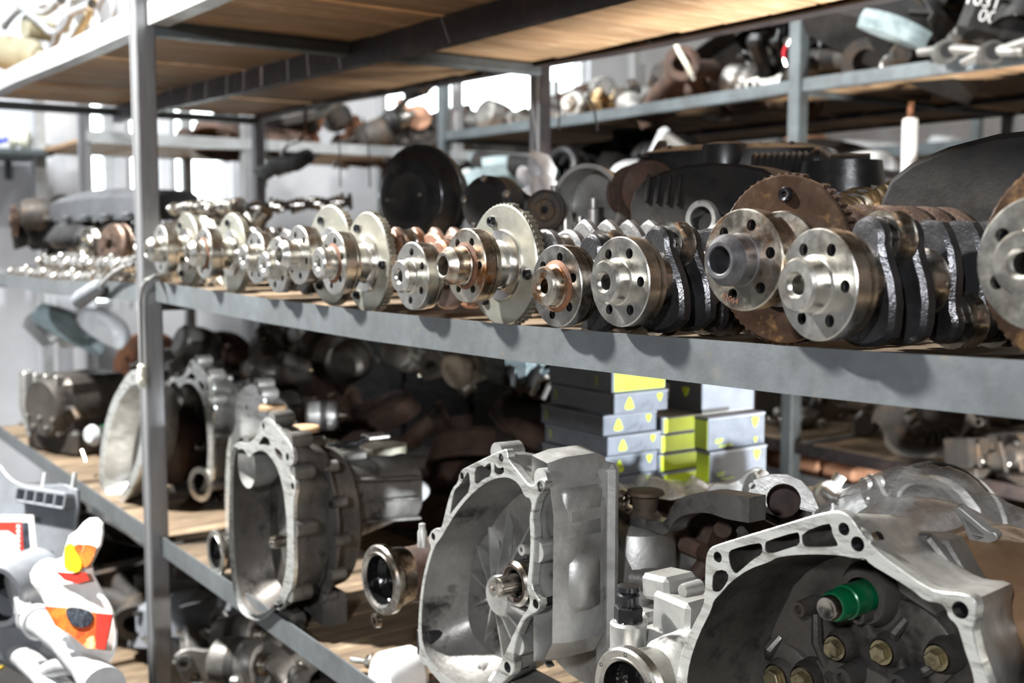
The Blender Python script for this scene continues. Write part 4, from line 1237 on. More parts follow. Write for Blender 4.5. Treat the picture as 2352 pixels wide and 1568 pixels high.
def k_pump(t, m, rnd):
    MB().lathe([(0, -.05), (.05, -.05), (.052, -.04), (.035, -.03), (.03, .01), (.05, .02), (.055, .05), (.03, .06), (0, .06)], 24, T(0, 0, .055) @ AX).build('pump_body', m, t)
    MB().tube([(0, .02, .06), (.0, .07, .07), (.02, .10, .09)], .018, 12).build('outlet', m, t)
    MB().prism(smooth2([(-.06, -.05), (.06, -.05), (.07, .03), (0, .06), (-.07, .03)], 1), [circ(.006, 8, -.05, -.03), circ(.006, 8, .05, -.03)], -.006, .006, T(.02, 0, .055) @ R('Z', 90), ch=.001).build('pump_flange', m, t)

def k_arm(t, m, rnd):
    MB().tube([(-.2, 0, .035), (-.1, .02, .04), (0, .035, .04), (.12, .01, .035), (.21, -.01, .03)], [.014, .018, .022, .018, .014], 12).build('arm', m, t)
    for x, y, r_ in ((-.22, -.002, .028), (.225, -.01, .022)):
        MB().lathe([(.010, -.025), (r_, -.025), (r_, .025), (.010, .025), (.010, -.025)], 20, T(x, y, .034)).build('bushing', M_RUB, t)
        MB().lathe([(r_ * .99, -.018), (r_ * 1.18, -.018), (r_ * 1.18, .018), (r_ * .99, .018)], 20, T(x, y, .034)).build('bush_eye', m, t)

def k_shaft(t, m, rnd):
    MB().tube([(-.3, 0, .03), (.3, 0, .03)], .012, 12).build('shaft', m, t)
    for s_ in (-1, 1):
        pr = []
        for i in range(9):
            pr.append((.018 + .0035 * i + (.006 if i % 2 else 0), .0 + .011 * i))
        MB().lathe(pr, 20, T(s_ * .16, 0, .045) @ R('Z', -90 * s_)).build('rubber_boot', M_RUB, t)
        MB().lathe([(0, .085), (.044, .085), (.046, .09), (.046, .13), (.03, .14), (.014, .145), (.014, .18), (0, .18)], 22, T(s_ * .16, 0, .045) @ R('Z', -90 * s_)).build('joint_cup', M_STEELK, t)

def k_hose(t, m, rnd):
    a = [Vector((rnd.uniform(-.03, .03) + .18 * math.cos(i * .55), rnd.uniform(-.03, .03) + .10 * math.sin(i * .75), .02 + .015 * (i % 4) + .006 * i)) for i in range(11)]
    P = []
    for i in range(len(a) - 1):
        for k in range(4):
            f = k / 4
            p0, p1, p2, p3 = a[max(i - 1, 0)], a[i], a[i + 1], a[min(i + 2, len(a) - 1)]
            P.append(.5 * ((2 * p1) + (p2 - p0) * f + (2 * p0 - 5 * p1 + 4 * p2 - p3) * f * f + (3 * p1 - p0 - 3 * p2 + p3) * f ** 3))
    MB().tube(P, .011, 9).build('hose', m, t)
    for p, q in ((P[0], P[1]), (P[-1], P[-2])):
        d = (p - q).normalized()
        MB().tube([p - d * .01, p + d * .012], .014, 10).build('end_fitting', M_STEELB, t)

def k_cover(t, m, rnd):
    base = smooth2([(-.20, -.10), (.20, -.10), (.21, .06), (.15, .10), (-.15, .10), (-.21, .06)], 2)
    b = resample(base, 48)
    MB().loft([lift(b, 0), lift(scl(b, (0, 0), .99), -.03), lift(scl(b, (0, 0), .93), -.06), lift(scl(b, (0, .0), .72), -.072)], False, True, R('X', -90)).build('cover_shell', m, t)
    for i in range(5):
        MB().box((-.12 + .06 * i, 0, .068), (.010, .12, .012), None, .003).build('rib', m, t)
    for x, y in ((-.17, -.07), (.17, -.07), (-.15, .07), (.15, .07)):
        MB().lathe([(0, .008), (.012, .007), (.014, 0)], 14, T(x, y, .050) @ R('X', 90)).build('bolt_cap', M_RUB, t)

def k_panel(t, m, rnd):
    L = []
    for i in range(13):
        a = -1 + 2 * i / 12
        x = a * .32
        cz = .05 + .07 * (1 - a * a)
        L.append([(x, -.10, .0 + .02 * a * a), (x, -.11, cz), (x, -.05, cz + .07), (x, .03, cz + .08), (x, .03, cz + .074), (x, -.045, cz + .062), (x, -.10, cz - .004), (x, -.092, 0.004 + .02 * a * a)])
    MB().loft(L).build('panel_skin', m, t)
    for x in (-.22, 0, .22):
        MB().box((x, -.03, .09), (.03, .10, .02), None, .004).build('mount_tab', M_PLASM, t)

def k_lamp(t, m, rnd):
    b = resample(smooth2([(-.13, 0), (.13, 0), (.15, .05), (.10, .12), (-.08, .13), (-.14, .07)], 2), 36)
    c = cen(b)
    MB().loft([lift(scl(b, c, .5), .11), lift(scl(b, c, .85), .07), lift(b, .0)], True, False).build('lamp_housing', m, t)
    MB().loft([lift(b, .0), lift(scl(b, c, .96), -.02), lift(scl(b, c, .8), -.032)], False, True).build('lens', M_PLASL, t)
    MB().lathe([(0, .12), (.025, .12), (.03, .10)], 18, T(c[0], 0, c[1])).build('bulb_cap', M_RUB, t)

def k_canister(t, m, rnd):
    pr = [(0, 0), (.045, 0)]
    for i in range(7):
        pr += [(.052, .008 + i * .016), (.044, .016 + i * .016)]
    pr += [(.035, .125), (.02, .13), (.02, .15), (0, .15)]
    MB().lathe(pr, 24, T(-.07, 0, .053) @ AX).build('ribbed_body', m, t)
    MB().tube([(.07, 0, .053), (.11, .0, .06), (.13, .03, .075)], .013, 10).build('spout', m, t)

def k_gear(t, m, rnd):
    n = 34; o = []
    for i in range(n):
        for da, rr in ((0, .93), (.2, 1), (.5, 1), (.7, .93)):
            a = 2 * PI * (i + da) / n
            o.append((.062 * rr * math.cos(a), .062 * rr * math.sin(a)))
    MB().prism(o, [circ(.014, 18), circ(.010, 12, .035, 0), circ(.010, 12, -.018, .030), circ(.010, 12, -.018, -.030)], -.012, .012, T(0, 0, .062), ch=0).build('gear_wheel', m, t)
    MB().lathe([(.0135, -.018), (.024, -.018), (.024, .018), (.0135, .018)], 20, T(0, 0, .062)).build('gear_hub', m, t)

def k_knuckle(t, m, rnd):
    MB().lathe([(.032, -.03), (.055, -.03), (.060, -.02), (.060, .02), (.050, .03), (.032, .03), (.032, -.03)], 28, T(0, 0, .075)).build('bearing_ring', m, t)
    MB().tube([(0, 0, .13), (.01, .015, .17), (-.01, .03, .21)], [.03, .02, .022], 12).build('upper_arm', m, t)
    MB().tube([(-.05, 0, .06), (-.10, 0, .035), (-.13, .01, .03)], [.025, .016, .020], 12).build('steer_arm', m, t)
    MB().tube([(.04, 0, .03), (.08, 0, .018), (.11, 0, .018)], [.022, .016, .018], 12).build('lower_arm', m, t)

KINDS = dict(alternator=k_alternator, starter_motor=k_starter, brake_drum=k_drum, brake_caliper=k_caliper, cast_bracket=k_bracket, connecting_rod=k_conrod,
             engine_block=k_block, cylinder_head=k_head, exhaust_manifold=k_exhaust, intake_manifold=k_intake, belt_pulley=k_pulley, water_pump=k_pump,
             control_arm=k_arm, drive_shaft=k_shaft, coiled_hose=k_hose, engine_cover=k_cover, body_panel=k_panel, headlamp=k_lamp, plastic_canister=k_canister,
             gear_wheel=k_gear, steering_knuckle=k_knuckle)
PROTO = {}
HLOG = []
BURIED = {4: (0, 1, 2, 3, 4, 5, 6), 6: (0, 1, 2, 3, 4, 5), 13: (0, 1, 2, 3, 4, 5, 6), 74: (1, 2, 4, 5, 6, 7, 8, 9, 10, 11, 12, 13, 14, 16, 18, 19, 20, 21, 22, 23, 24, 26, 28, 29, 30, 31, 32, 33, 34, 35, 36, 37), 33: (5, 8, 9), 93: (1, 2, 3, 4, 5, 7, 8, 9, 11, 12, 13, 18, 21), 103: (0, 1, 2, 3, 4, 5, 6, 7, 8, 9, 10, 11, 12, 19, 21, 23, 24), 113: (3, 4, 6, 12, 15, 16, 18, 19, 21, 22, 23, 24, 25, 26, 28, 33, 35, 37, 39, 40), 123: (1, 3, 5, 7, 11, 12, 15, 19, 23, 24), 133: (1, 2, 3, 4, 5, 6, 7, 8, 9, 10, 11, 12, 13, 14, 15, 16, 17, 18, 19, 20, 22, 23, 25, 26, 27, 28, 29, 30, 31, 32, 33, 34, 35, 36, 37, 38, 40, 41, 42, 43, 44, 45, 46, 47, 48), 135: (4, 10, 12, 13, 14), 143: (0, 2, 4, 7, 8, 9, 16), 145: (2,), 153: (0, 1, 2, 3, 4, 5, 6, 7, 8, 9, 10, 11, 12, 13, 14, 15, 20, 23, 24, 25, 26, 27, 28, 29, 30, 31, 32, 33, 34, 35, 36), 193: (0, 1, 3, 5, 11), 182: (3, 4, 5, 6, 7, 8, 9, 10, 11)}      # things of a heap that lie under the others
def part(kind, m, label, loc, rot=(0, 0, 0), scale=1.0, group=None, cat=None, var=0):
    """first of a kind and material is built, later ones are copies of it and of its parts"""
    key = (kind, m.name, var)
    cat = cat or kind.replace('_', ' ')
    if key not in PROTO:
        t = thing(kind, label, cat, loc, rot, group, scale)
        KINDS[kind](t, m, random.Random(len(PROTO) * 7 + var))
        PROTO[key] = t
        return t
    src = PROTO[key]
    t = src.copy(); COL.objects.link(t)
    for ch in src.children:
        c = ch.copy(); COL.objects.link(c); c.parent = t
        for g in ch.children:
            d = g.copy(); COL.objects.link(d); d.parent = c
    t.location = loc
    t.rotation_euler = [math.radians(a) for a in rot]
    t.scale = (scale,) * 3
    t['label'] = label; t['category'] = cat
    if group: t['group'] = group
    elif 'group' in t: del t['group']
    return t

def heap(rows, spots, seed, group, tilt=25, smin=.85, smax=1.15):
    """rows: (kind, material, label); spots: (x, y, z)"""
    rnd = random.Random(seed)
    for i, (x, y, z) in enumerate(spots):
        deep = i in BURIED.get(seed, ())
        k, m, l = rows[(i * 5 + rnd.randrange(len(rows))) % len(rows)] if tilt else rows[i % len(rows)]
        rot, sc = (rnd.uniform(-tilt, tilt), rnd.uniform(-tilt, tilt), rnd.uniform(0, 360)), rnd.uniform(smin, smax)
        if deep:
            if seed in (133, 153, 182) or seed in (74, 103, 113) and i % 2: continue
            l += ', buried underneath'
        HLOG.append((seed, i, part(k, m, l, (x, y, z), rot, sc, group)))

def grid(x0, x1, y0, y1, nx, ny, zf, seed, j=.35, layers=1, dz=.09):
    rnd = random.Random(seed)
    out = []
    for l in range(layers):
        for i in range(nx):
            for k in range(ny):
                x = x0 + (x1 - x0) * (i + .5 + rnd.uniform(-j, j)) / nx
                y = y0 + (y1 - y0) * (k + .5 + rnd.uniform(-j, j)) / ny
                out.append((x, y, (zf(x) if callable(zf) else zf) + l * dz + .005))
    return out
# ------------------------------------------------------------------ middle shelf, behind the crankshafts
# long dark camshaft lying across
def camshaft(label, A, B, r, m, lm, nl=10, group=None):
    A, B = Vector(A), Vector(B)
    t = thing('camshaft', label, 'camshaft', (A + B) / 2, (0, 0, 0), group)
    d = B - A
    t.rotation_euler = d.to_track_quat('Y', 'Z').to_euler()
    L = d.length
    MB().tube([(0, -L / 2, 0), (0, L / 2, 0)], r * .62, 14).build('shaft', m, t)
    for i in range(nl):
        y = -L / 2 + L * (i + .5) / nl
        egg = [(r * .8 * math.cos(a) + (r * .5 * math.cos(a) ** 3 if math.cos(a) > 0 else 0), r * .8 * math.sin(a)) for a in [2 * PI * k / 22 for k in range(22)]]
        MB().prism(egg, [], y - L / nl * .26, y + L / nl * .12, R('Y', (i * 97) % 360), ch=.0015).build('cam_lobe', lm, t)
        if i % 2: MB().lathe([(0, -.006), (r * .95, -.006), (r * .95, .010), (0, .010)], 18, T(0, y + L / nl * .38, 0)).build('journal_band', M_STEELB, t)
    MB().lathe([(0, 0), (r * 1.1, 0), (r * 1.1, .012), (r * .5, .014), (0, .014)], 20, T(0, L / 2, 0)).build('end_flange', m, t)
    return t
camshaft('long dark camshaft lying across the back of the shelf below the white wall', at(545, 480, Y=1.45), at(800, 463, Y=1.78), .026, M_IRON, M_STEELK, 11)
camshaft('shorter bright-banded camshaft under the long dark one', at(395, 480, Y=1.02), at(545, 474, Y=1.12), .022, M_STEELK, M_STEEL, 7)
part('engine_block', M_IRON, 'dark engine block under the long camshaft', (-2.05, 1.62, SH_MID(-2)), (0, 0, 90), 1.0)
part('cylinder_head', M_ALUD, 'cylinder head with shiny cam lobes just right of the post', (-2.42, 1.30, SH_MID(-2.4)), (0, 0, 80), .95)

# brake booster
b0 = at(965, 455, Y=1.28)
t = thing('brake_booster', 'large round black brake booster behind the crankshaft row', 'brake booster', b0, (0, -6, 22))
MB().lathe([(0, .085), (.05, .085), (.062, .07), (.095, .055), (.110, .028), (.112, .005)], 48).build('rear_shell', M_PLAS, t)
MB().lathe([(.112, .006), (.118, .006), (.119, .0), (.118, -.006), (.110, -.007)], 48).build('crimped_rim', M_PLAS, t)
MB().lathe([(.111, -.006), (.104, -.022), (.085, -.034), (.082, -.040), (.060, -.046), (.05, -.044), (.035, -.040), (0, -.040)], 48).build('front_shell', M_PLAS, t)
MB().lathe([(.085, -.0352), (.0865, -.0345), (.088, -.0330)], 48).build('shell_ring', M_BOLT, t)
for s_ in (-1, 1):
    MB().tube([(s_ * .045, -.04, .0), (s_ * .045, -.06, .0)], .004, 8).build('stud', M_STEEL, t)
MB().lathe([(0, -.065), (.010, -.065), (.014, -.05), (.014, -.035)], 16, T(-.02, 0, .065)).build('valve', M_RUB, t)

# black throttle body with bolts and a curved black pipe
c = at(1130, 470, Y=1.22)
t = thing('throttle_body', 'black round throttle housing with silver bolts behind the tallest disc', 'throttle body', c, (0, 0, 25))
MB().lathe([(0, -.028), (.040, -.030), (.048, -.024), (.055, -.02), (.055, .03), (0, .03)], 32).build('housing', M_PLASM, t)
for i in range(5):
    a = .4 + i * 2 * PI / 5
    hex_bolt(t, T(.048 * math.cos(a), -.024, .048 * math.sin(a)), .006, .005, M_STEELB)
MB().box((.0, .03, -.06), (.09, .08, .05), None, .01).build('mount_block', M_RUSTD, t)
pts = [at(x, y, Y=1.30) for x, y in ((1080, 432), (1090, 424), (1130, 420), (1165, 420), (1185, 432), (1205, 452), (1235, 468))]
t = MB().tube(pts, .0075, 10).build('coolant_pipe', M_RUB)
tag(t, 'thin bent black pipe arching over the throttle housing', 'pipe')

# open silver housing in front of the rear post
c = at(1352, 470, Y=1.30)
t = thing('transfer_case_cover', 'open silver casting with tall studs standing behind the dark webs', 'casting', c, (0, 0, 20))
MB().lathe([(0, .06), (.06, .06), (.066, .05), (.070, .0), (.074, -.004), (.074, -.010), (.066, -.010), (.062, .045), (0, .05)], 36).build('bowl', M_ALU, t)
MB().box((-.0, -.02, -.062), (.16, .07, .03), None, .006).build('base_block', M_ALU, t)
for x, z, h_, m_ in ((-.055, -.02, .075, M_ALUB), (-.030, -.03, .05, M_STEELB), (.028, -.02, .05, M_ALU), (.0, -.03, .028, M_STEELB)):
    MB().lathe([(0, 0), (.011, 0), (.011, h_ * .6), (.007, h_ * .65), (.007, h_), (0, h_)], 14, T(x, -.03, z - .02) @ R('X', 90)).build('stud', m_, t)
part('belt_pulley', M_IRON, 'dark iron pulley left of the silver casting', at(1250, 530, Y=1.22), (0, 0, 30), .62)
part('water_pump', M_RUSTD, 'brown water pump between the silver casting and a black engine cover', at(1470, 508, Y=1.35), (0, 0, -20), .95)
part('water_pump', M_RUSTD, 'brown dusty pump body half behind the black engine cover', at(1530, 480, Y=1.45), (0, 20, 40), 1.1)

# black engine covers with round filler opening and aluminium ring
def intake_cover(label, px, py, Y, s, yaw, ring, grey=M_PLASM):
    t = thing('engine_cover', label, 'engine cover', at(px, py, Y=Y), (0, 0, yaw), None, s)
    o = smooth2([(-.17, -.07), (-.02, -.07), (.03, -.03), (.10, -.03), (.14, -.07), (.22, -.07), (.24, .05), (.18, .085), (.02, .10), (-.11, .075), (-.175, .03)], 1)
    MB().prism(o, [circ(.040, 28, ring[0], ring[1])], -.035, .10, ch=.008).build('cover_shell', grey, t)
    MB().lathe([(.030, .01), (.030, -.045), (.041, -.047), (.045, -.04), (.043, .01)], 32, T(ring[0], 0, ring[1])).build('throttle_ring', M_ALU, t)
    MB().lathe([(0, .03), (.0302, .03), (.0302, -.03)], 28, T(ring[0], 0, ring[1])).build('throttle_bore', M_STEELK, t)
    for k in range(4 if s < .8 else 0):
        MB().box((-.12 + .03 * k, -.037, .03), (.010, .012, .07), R('Y', 6), .003).build('rib', grey, t)
    MB().box((ring[0] + .06, -.04, ring[1] - .035), (.06, .02, .05), None, .008).build('ring_bracket', M_ALU, t)
    return t
intake_cover('black plastic engine cover with alloy throttle ring, left of the brown disc', 1600, 470, 1.20, .62, 14, (.04, -.035))
intake_cover('black plastic engine cover with alloy ring at the right picture edge', 2330, 478, 1.18, .86, 8, (.02, -.05))
# second black cover with hose and tray on top behind the brown disc
part('engine_cover', M_PLAS, 'glossy black engine cover behind the top of the brown disc', at(1690, 420, Y=1.5), (0, 0, 30), .9)
c = at(1668, 362, Y=1.45)
t = thing('oil_filler_neck', 'short round black filler neck on top of a black cover', 'filler neck', c, (0, 0, 0))
MB().lathe([(.030, -.03), (.045, -.03), (.047, .0), (.042, .022), (.030, .025), (.026, .02), (.026, -.02)], 28, R('X', 90)).build('neck_ring', M_PLAS, t)
MB().lathe([(0, .0), (.026, .0), (.027, .004)], 24, R('X', 90)).build('neck_floor', M_RUB, t)
c = at(1850, 378, Y=1.45)
t = thing('corrugated_intake_hose', 'black corrugated intake hose lying on a black tray behind the brown disc', 'hose', c, (0, 0, 35))
pr = [(.014, -.085), (.019, -.085)]
for i in range(9):
    pr += [(.0225, -.08 + i * .010), (.0185, -.075 + i * .010)]
pr += [(.024, .012), (.026, .02), (.024, .03), (.016, .04), (.016, .10), (0, .10)]
MB().lathe(pr, 24, AX).build('bellows', M_RUB, t)
MB().lathe([(.0245, .014), (.0275, .015), (.0275, .024), (.0245, .025)], 24, AX).build('hose_clip', M_PLAS, t)
t = thing('battery_tray', 'shallow black tray under the corrugated hose', 'tray', at(1930, 400, Y=1.45), (0, 0, 20))
b = resample(smooth2([(-.07, -.05), (.07, -.05), (.07, .05), (-.07, .05)], 2), 36)
MB().loft([lift(scl(b, (0, 0), .9), .02), lift(b, -.028), lift(scl(b, (0, 0), .96), -.028), lift(scl(b, (0, 0), .88), .014)], True, True, R('X', 90)).build('tray_shell', M_PLAS, t)
part('engine_cover', M_PLASG, 'grey curved plastic cover behind the large bright flange', at(1960, 480, Y=1.45), (0, 0, 35), .40)
for i in range(4):
    camshaft(['golden camshaft nearest the brown crank webs', 'golden camshaft second in the oily row', 'golden camshaft third in the oily row', 'golden camshaft farthest back in the oily row'][i],
             at(1915 + 20 * i, 482 - 11 * i, Y=1.25 + .06 * i), at(2110 + 18 * i, 478 - 11 * i, Y=1.62 + .06 * i), .024, M_GOLD, M_GOLD, 9, 'golden camshafts behind the brown webs')
# white rag tied round the rear post
t = thing('white_rag', 'white cloth rag knotted round the rear post', 'rag', at(1262, 420, Y=1.88), (0, 0, 0))
def rag_piece(name, path, r, seed):
    mb = MB().tube(path, r, 14)
    me = mb.mesh(name, 80); noise_wob(me, .012, seed, 22)
    me.materials.append(M_WHITE)
    return mesh_obj(name, me, t)
import mathutils
rag_piece('loop', [(.00, -.035, .0), (-.02, -.04, .04), (.0, -.045, .068), (.03, -.045, .065), (.045, -.04, .03), (.03, -.04, -.01)], [.014, .020, .020, .020, .022, .02], 1)
rag_piece('hanging_end', [(.01, -.04, .01), (.02, -.045, -.02), (.035, -.05, -.05), (.03, -.05, -.09), (.045, -.05, -.12)], [.018, .028, .034, .030, .012], 2)
rag_piece('hanging_end', [(.03, -.04, .03), (.06, -.045, .0), (.07, -.045, -.04), (.06, -.04, -.10)], [.012, .022, .02, .01], 3)
rag_piece('knot_ear', [(-.005, -.04, .0), (-.035, -.045, .012), (-.062, -.045, .02)], [.01, .018, .022], 4)
rag_piece('knot_ear', [(-.005, -.04, -.005), (-.03, -.045, -.02), (-.055, -.045, -.03)], [.01, .014, .012], 5)

# extra dark bits of the heap filling the back of the middle shelf
GB = 'dark parts heaped at the back of the middle shelf'
heap([('alternator', M_IRON, 'sooty alternator in the dark heap behind the crankshafts'), ('starter_motor', M_IRON, 'sooty starter motor in the dark heap behind the crankshafts'),
      ('engine_cover', M_PLASM, 'matt black cover in the dark heap behind the crankshafts'), ('intake_manifold', M_PLASM, 'matt black intake manifold in the dark heap behind the crankshafts')],
     [(x, y, SH_MID(x) + .002) for x, y in ((-2.3, 1.72), (-1.75, 1.25 + .35), (-1.55, 1.72), (-1.25, 1.62), (-1.1, 1.78), (-.85, 1.75), (-.6, 1.72))], 4, GB, 0)
heap([('connecting_rod', M_STEELK, 'oily connecting rod lying behind the crankshafts near the post'), ('gear_wheel', M_STEELK, 'oily gear wheel lying behind the crankshafts near the post'), ('belt_pulley', M_STEELK, 'oily pulley lying behind the crankshafts near the post')],
     [(x, y, SH_MID(x) + .002) for x, y in ((-2.45, 1.5), (-2.35, 1.62), (-2.25, 1.42), (-2.12, 1.40), (-1.9, 1.38), (-1.80, 1.45))], 6, 'oily small parts behind the crankshafts', 0)

# ------------------------------------------------------------------ lower shelf: cartons, levers and heaps
def carton(label, px, py, Y, w, d, h, yaw, end, text=None):
    """box: -y face w wide, +x face d deep"""
    t = thing('parts_carton', label, 'carton', at(px, py, Y=Y), (0, 0, yaw), 'charcoal and lime cartons stacked on the lower shelf')
    MB().box((0, d / 2, h / 2), (w, d, h), None, .0015).build('carton_body', M_BOX, t)
    MB().box((0, d / 2, h - .003), (w + .002, d + .002, .0035), None, .0008).build('lid_edge', M_BOXT, t)
    FX = T(w / 2 + .0006, 0, 0) @ R('Z', 90) @ R('X', 90)      # text plane on the +x end
    FY = T(0, -.0006, 0) @ R('X', 90)
    def txt(s_, size, m, M):
        text_obj(s_, size, m, t, M)
    def flat(name, poly, m, M, th=.0003):
        o = MB().prism(poly, [], -th, th, R('X', -90)).build(name, m, t); o.matrix_local = M
        return o
    shield = lambda s_, inv=1: smooth2([(0, .62 * s_ * inv), (.30 * s_, .15 * s_ * inv), (.48 * s_, -.30 * s_ * inv), (.30 * s_, -.42 * s_ * inv), (-.30 * s_, -.42 * s_ * inv), (-.48 * s_, -.30 * s_ * inv), (-.30 * s_, .15 * s_ * inv)], 1)
    if end == 'shield':
        s_ = h * .62
        flat('shield_print', [(x + d * .27, y + h * .46) for x, y in shield(s_)], M_LIME, FX)
        txt('GSP', s_ * .34, M_BOX, FX @ T(d * .27, h * .36, .0008))
        s2 = h * .40
        flat('shield_print', [(x + d * .84, y + h * .66) for x, y in shield(s2, -1)], M_LIME, FX)
        for k in range(4):
            txt('GSP', h * .22, M_BOXT, FX @ T(d * (.45 + .09 * k), h * (.10 + .12 * (k % 3)), .0006) @ R('Z', 45))
        txt('GSP', h * .30, M_LIME, FY @ T(-w * .38, h * .5, .0006) @ R('Z', 90))
    elif end == 'lime':
        flat('lime_panel', [(d * .04, h * .06), (d * .97, h * .06), (d * .97, h * .94), (d * .04, h * .94)], M_LIME, FX)
        txt('GSP', h * .30, M_LIME, FY @ T(w * .30, h * .45, .0006) @ R('Z', 90))
    elif end == 'big':
        flat('lime_panel', [(-w * .5 + .002, .003), (w * .5 - .002, .003), (w * .5 - .002, h - .006), (-w * .5 + .002, h - .006)], M_LIME, FY)
        s_ = h * .34
        flat('shield_print', [(x + d * .82, y + h * .72) for x, y in shield(s_, -1)], M_LIME, FX)
        flat('shield_print', [(x + d * .83, y + h * .16) for x, y in shield(s_ * .5, -1)], M_LIME, FX)
        txt('GSP', h * .20, M_LIME, FX @ T(d * .18, h * .20, .0006))
        txt('automotive', h * .13, M_LIME, FX @ T(d * .30, h * .07, .0006))
    else:
        s_ = h * .30
        flat('shield_print', [(x + w * .22, y + h * .60) for x, y in shield(s_, -1)], M_LIME, FY)
        flat('paper_label', [(-w * .46, h * .30), (-w * .06, h * .30), (-w * .06, h * .75), (-w * .46, h * .75)], M_LABEL, FY)
        txt('MM 2002', h * .09, M_INK, FY @ T(-w * .26, h * .58, .0008))
        txt('1  07 01  01 1-9  02', h * .06, M_INK, FY @ T(-w * .26, h * .40, .0008))
    return t
YB_ = 1.36
dep = lambda px, Y: Y / ray(px, 1000).y
def col(lefts, bots, end, labels, w, d, Y=YB_):
    for (px, y1, y0), lb, e in zip(lefts, labels, end):
        D = dep(px, Y) 
        h = (y1 - y0) / F * D
        pB = at(px, y1, Y=Y)
        t = carton(lb, px, y1, Y, w, d, h - .001, 0, e)
        t.location = (pB.x - w / 2, Y, pB.z)      # px marks the near vertical edge
# near edge x, bottom y, top y (at that edge)
col([(1384, 1145, 1099), (1388, 1099, 1048), (1396, 1048, 1002), (1386, 1002, 953), (1411, 953, 903), (1406, 903, 850)], None,
    ['shield', 'shield', 'shield', 'shield', 'shield', 'lime'],
    ['bottom charcoal carton of the six-high stack', 'second charcoal carton from the bottom of the six-high stack', 'third charcoal carton from the bottom of the six-high stack',
     'fourth carton of the six-high stack, pushed furthest out', 'fifth carton of the six-high stack, under the lime-ended one', 'lime-ended carton on top of the six-high stack'], .20, .135)
col([(1519, 1126, 1086), (1512, 1086, 1042), (1514, 1042, 997), (1520, 997, 957)], None, ['lime'] * 4,
    ['bottom lime-ended carton of the stack of four', 'second lime-ended carton from the bottom of the stack of four', 'third lime-ended carton from the bottom of the stack of four', 'top lime-ended carton of the stack of four'], .13, .15, 1.50)
col([(1630, 1112, 1036), (1626, 1036, 958)], None, ['big', 'big'], ['lower of the two large lime-sided cartons', 'upper of the two large lime-sided cartons'], .038, .155, 1.52)
col([(1612, 952, 870)], None, ['plain'], ['upright carton with paper label standing on the large cartons'], .17, .15, 1.60)
# pallet of castings that carries the cartons
pl = at(1384, 1146, Y=YB_)
t = thing('engine_block', 'grimy engine block the carton stack stands on', 'engine block', (pl.x + .06, 1.47, SH_LOW), (0, 0, 0))
hh = pl.z - SH_LOW - .002
MB().box((0, .0, hh / 2), (.50, .32, hh), None, .008).build('block', M_IRON, t)
for i in range(4):
    MB().box((-.18 + .12 * i, -.165, hh * .5), (.03, .02, hh * .7), None, .004).build('rib', M_IRON, t)
t = thing('film_sheet', 'crumpled clear film sheet under the lime-ended cartons', 'film', at(1590, 1150, Y=1.42), (0, 0, 10))
mb = MB(); N_ = 16
vs = [((i / N_ - .5) * .46, (j / N_ - .5) * .22, .03 * math.sin(i * 1.3) * math.cos(j * .9)) for i in range(N_ + 1) for j in range(N_ + 1)]
vs2 = [(x, y, z - .002) for x, y, z in vs]
fs = [(i * (N_ + 1) + j, i * (N_ + 1) + j + 1, (i + 1) * (N_ + 1) + j + 1, (i + 1) * (N_ + 1) + j) for i in range(N_) for j in range(N_)]
mb.add(vs, fs)
me = mb.mesh('film', 80); noise_wob(me, .025, 3, 14); me.materials.append(M_WRAP); mesh_obj('film', me, t)

# selector lever with ball stud on top of the middle gearbox
Yl = .99
t = thing('selector_lever', 'forged selector lever with ball stud above the middle gearbox', 'lever', at(1440, 1175, Y=Yl), (0, 0, 0))
o_ = t.location.copy()
LP = lambda x, y, Y=Yl: at(x, y, Y=Y) - o_
arm = [(1410, 1168), (1450, 1182), (1500, 1200), (1540, 1208), (1556, 1195), (1565, 1175), (1590, 1158), (1640, 1150), (1690, 1160), (1740, 1168)]
loops = []
_h = [.005, .005, .006, .008, .011, .012, .012, .013, .015, .015]
_arm = []
for k in range(len(arm) - 1):
    for f in range(5):
        u = f / 5
        p0, p1, p2, p3 = (Vector((*arm[min(max(k + q, 0), len(arm) - 1)], _h[min(max(k + q, 0), len(arm) - 1)])) for q in (-1, 0, 1, 2))
        _arm.append(.5 * (2 * p1 + (p2 - p0) * u + (2 * p0 - 5 * p1 + 4 * p2 - p3) * u * u + (3 * p1 - p0 - 3 * p2 + p3) * u ** 3))
_arm.append(Vector((*arm[-1], _h[-1])))
for v_ in _arm:
    p = LP(v_[0], v_[1]); hh_ = v_[2]
    loops.append([p + Vector((0, -.014, -hh_)), p + Vector((0, .014, -hh_)), p + Vector((0, .014, hh_)), p + Vector((0, -.014, hh_))])
MB().loft(loops).build('lever_arm', M_ALUD, t, 25)
p = LP(1432, 1140)
MB().ball(p, .010, 18).build('ball_stud', M_STEELB, t)
MB().lathe([(0, -.035), (.011, -.035), (.012, -.014), (.007, -.010), (.005, .0), (.005, .004)], 18, T(*p) @ R('X', 90)).build('stud_base', M_STEEL, t)
p = LP(1402, 1150)
MB().lathe([(.008, -.012), (.016, -.012), (.017, .0), (.016, .012), (.008, .012), (.008, -.012)], 22, T(*p) @ R('Z', 25)).build('bush_eye', M_HUBDK, t)
p = LP(1482, 1150)
MB().lathe([(0, .016), (.024, .014), (.026, .010), (.018, .006), (.016, -.012), (.022, -.02), (.022, -.03), (0, -.03)], 24, T(*p) @ R('X', 90)).build('damper_boss', M_IRON, t)
p = LP(1488, 1230)
MB().lathe([(0, -.05), (.008, -.05), (.008, .05), (0, .05)], 14, T(*p) @ R('X', 90)).build('pivot_rod', M_STEELK, t)
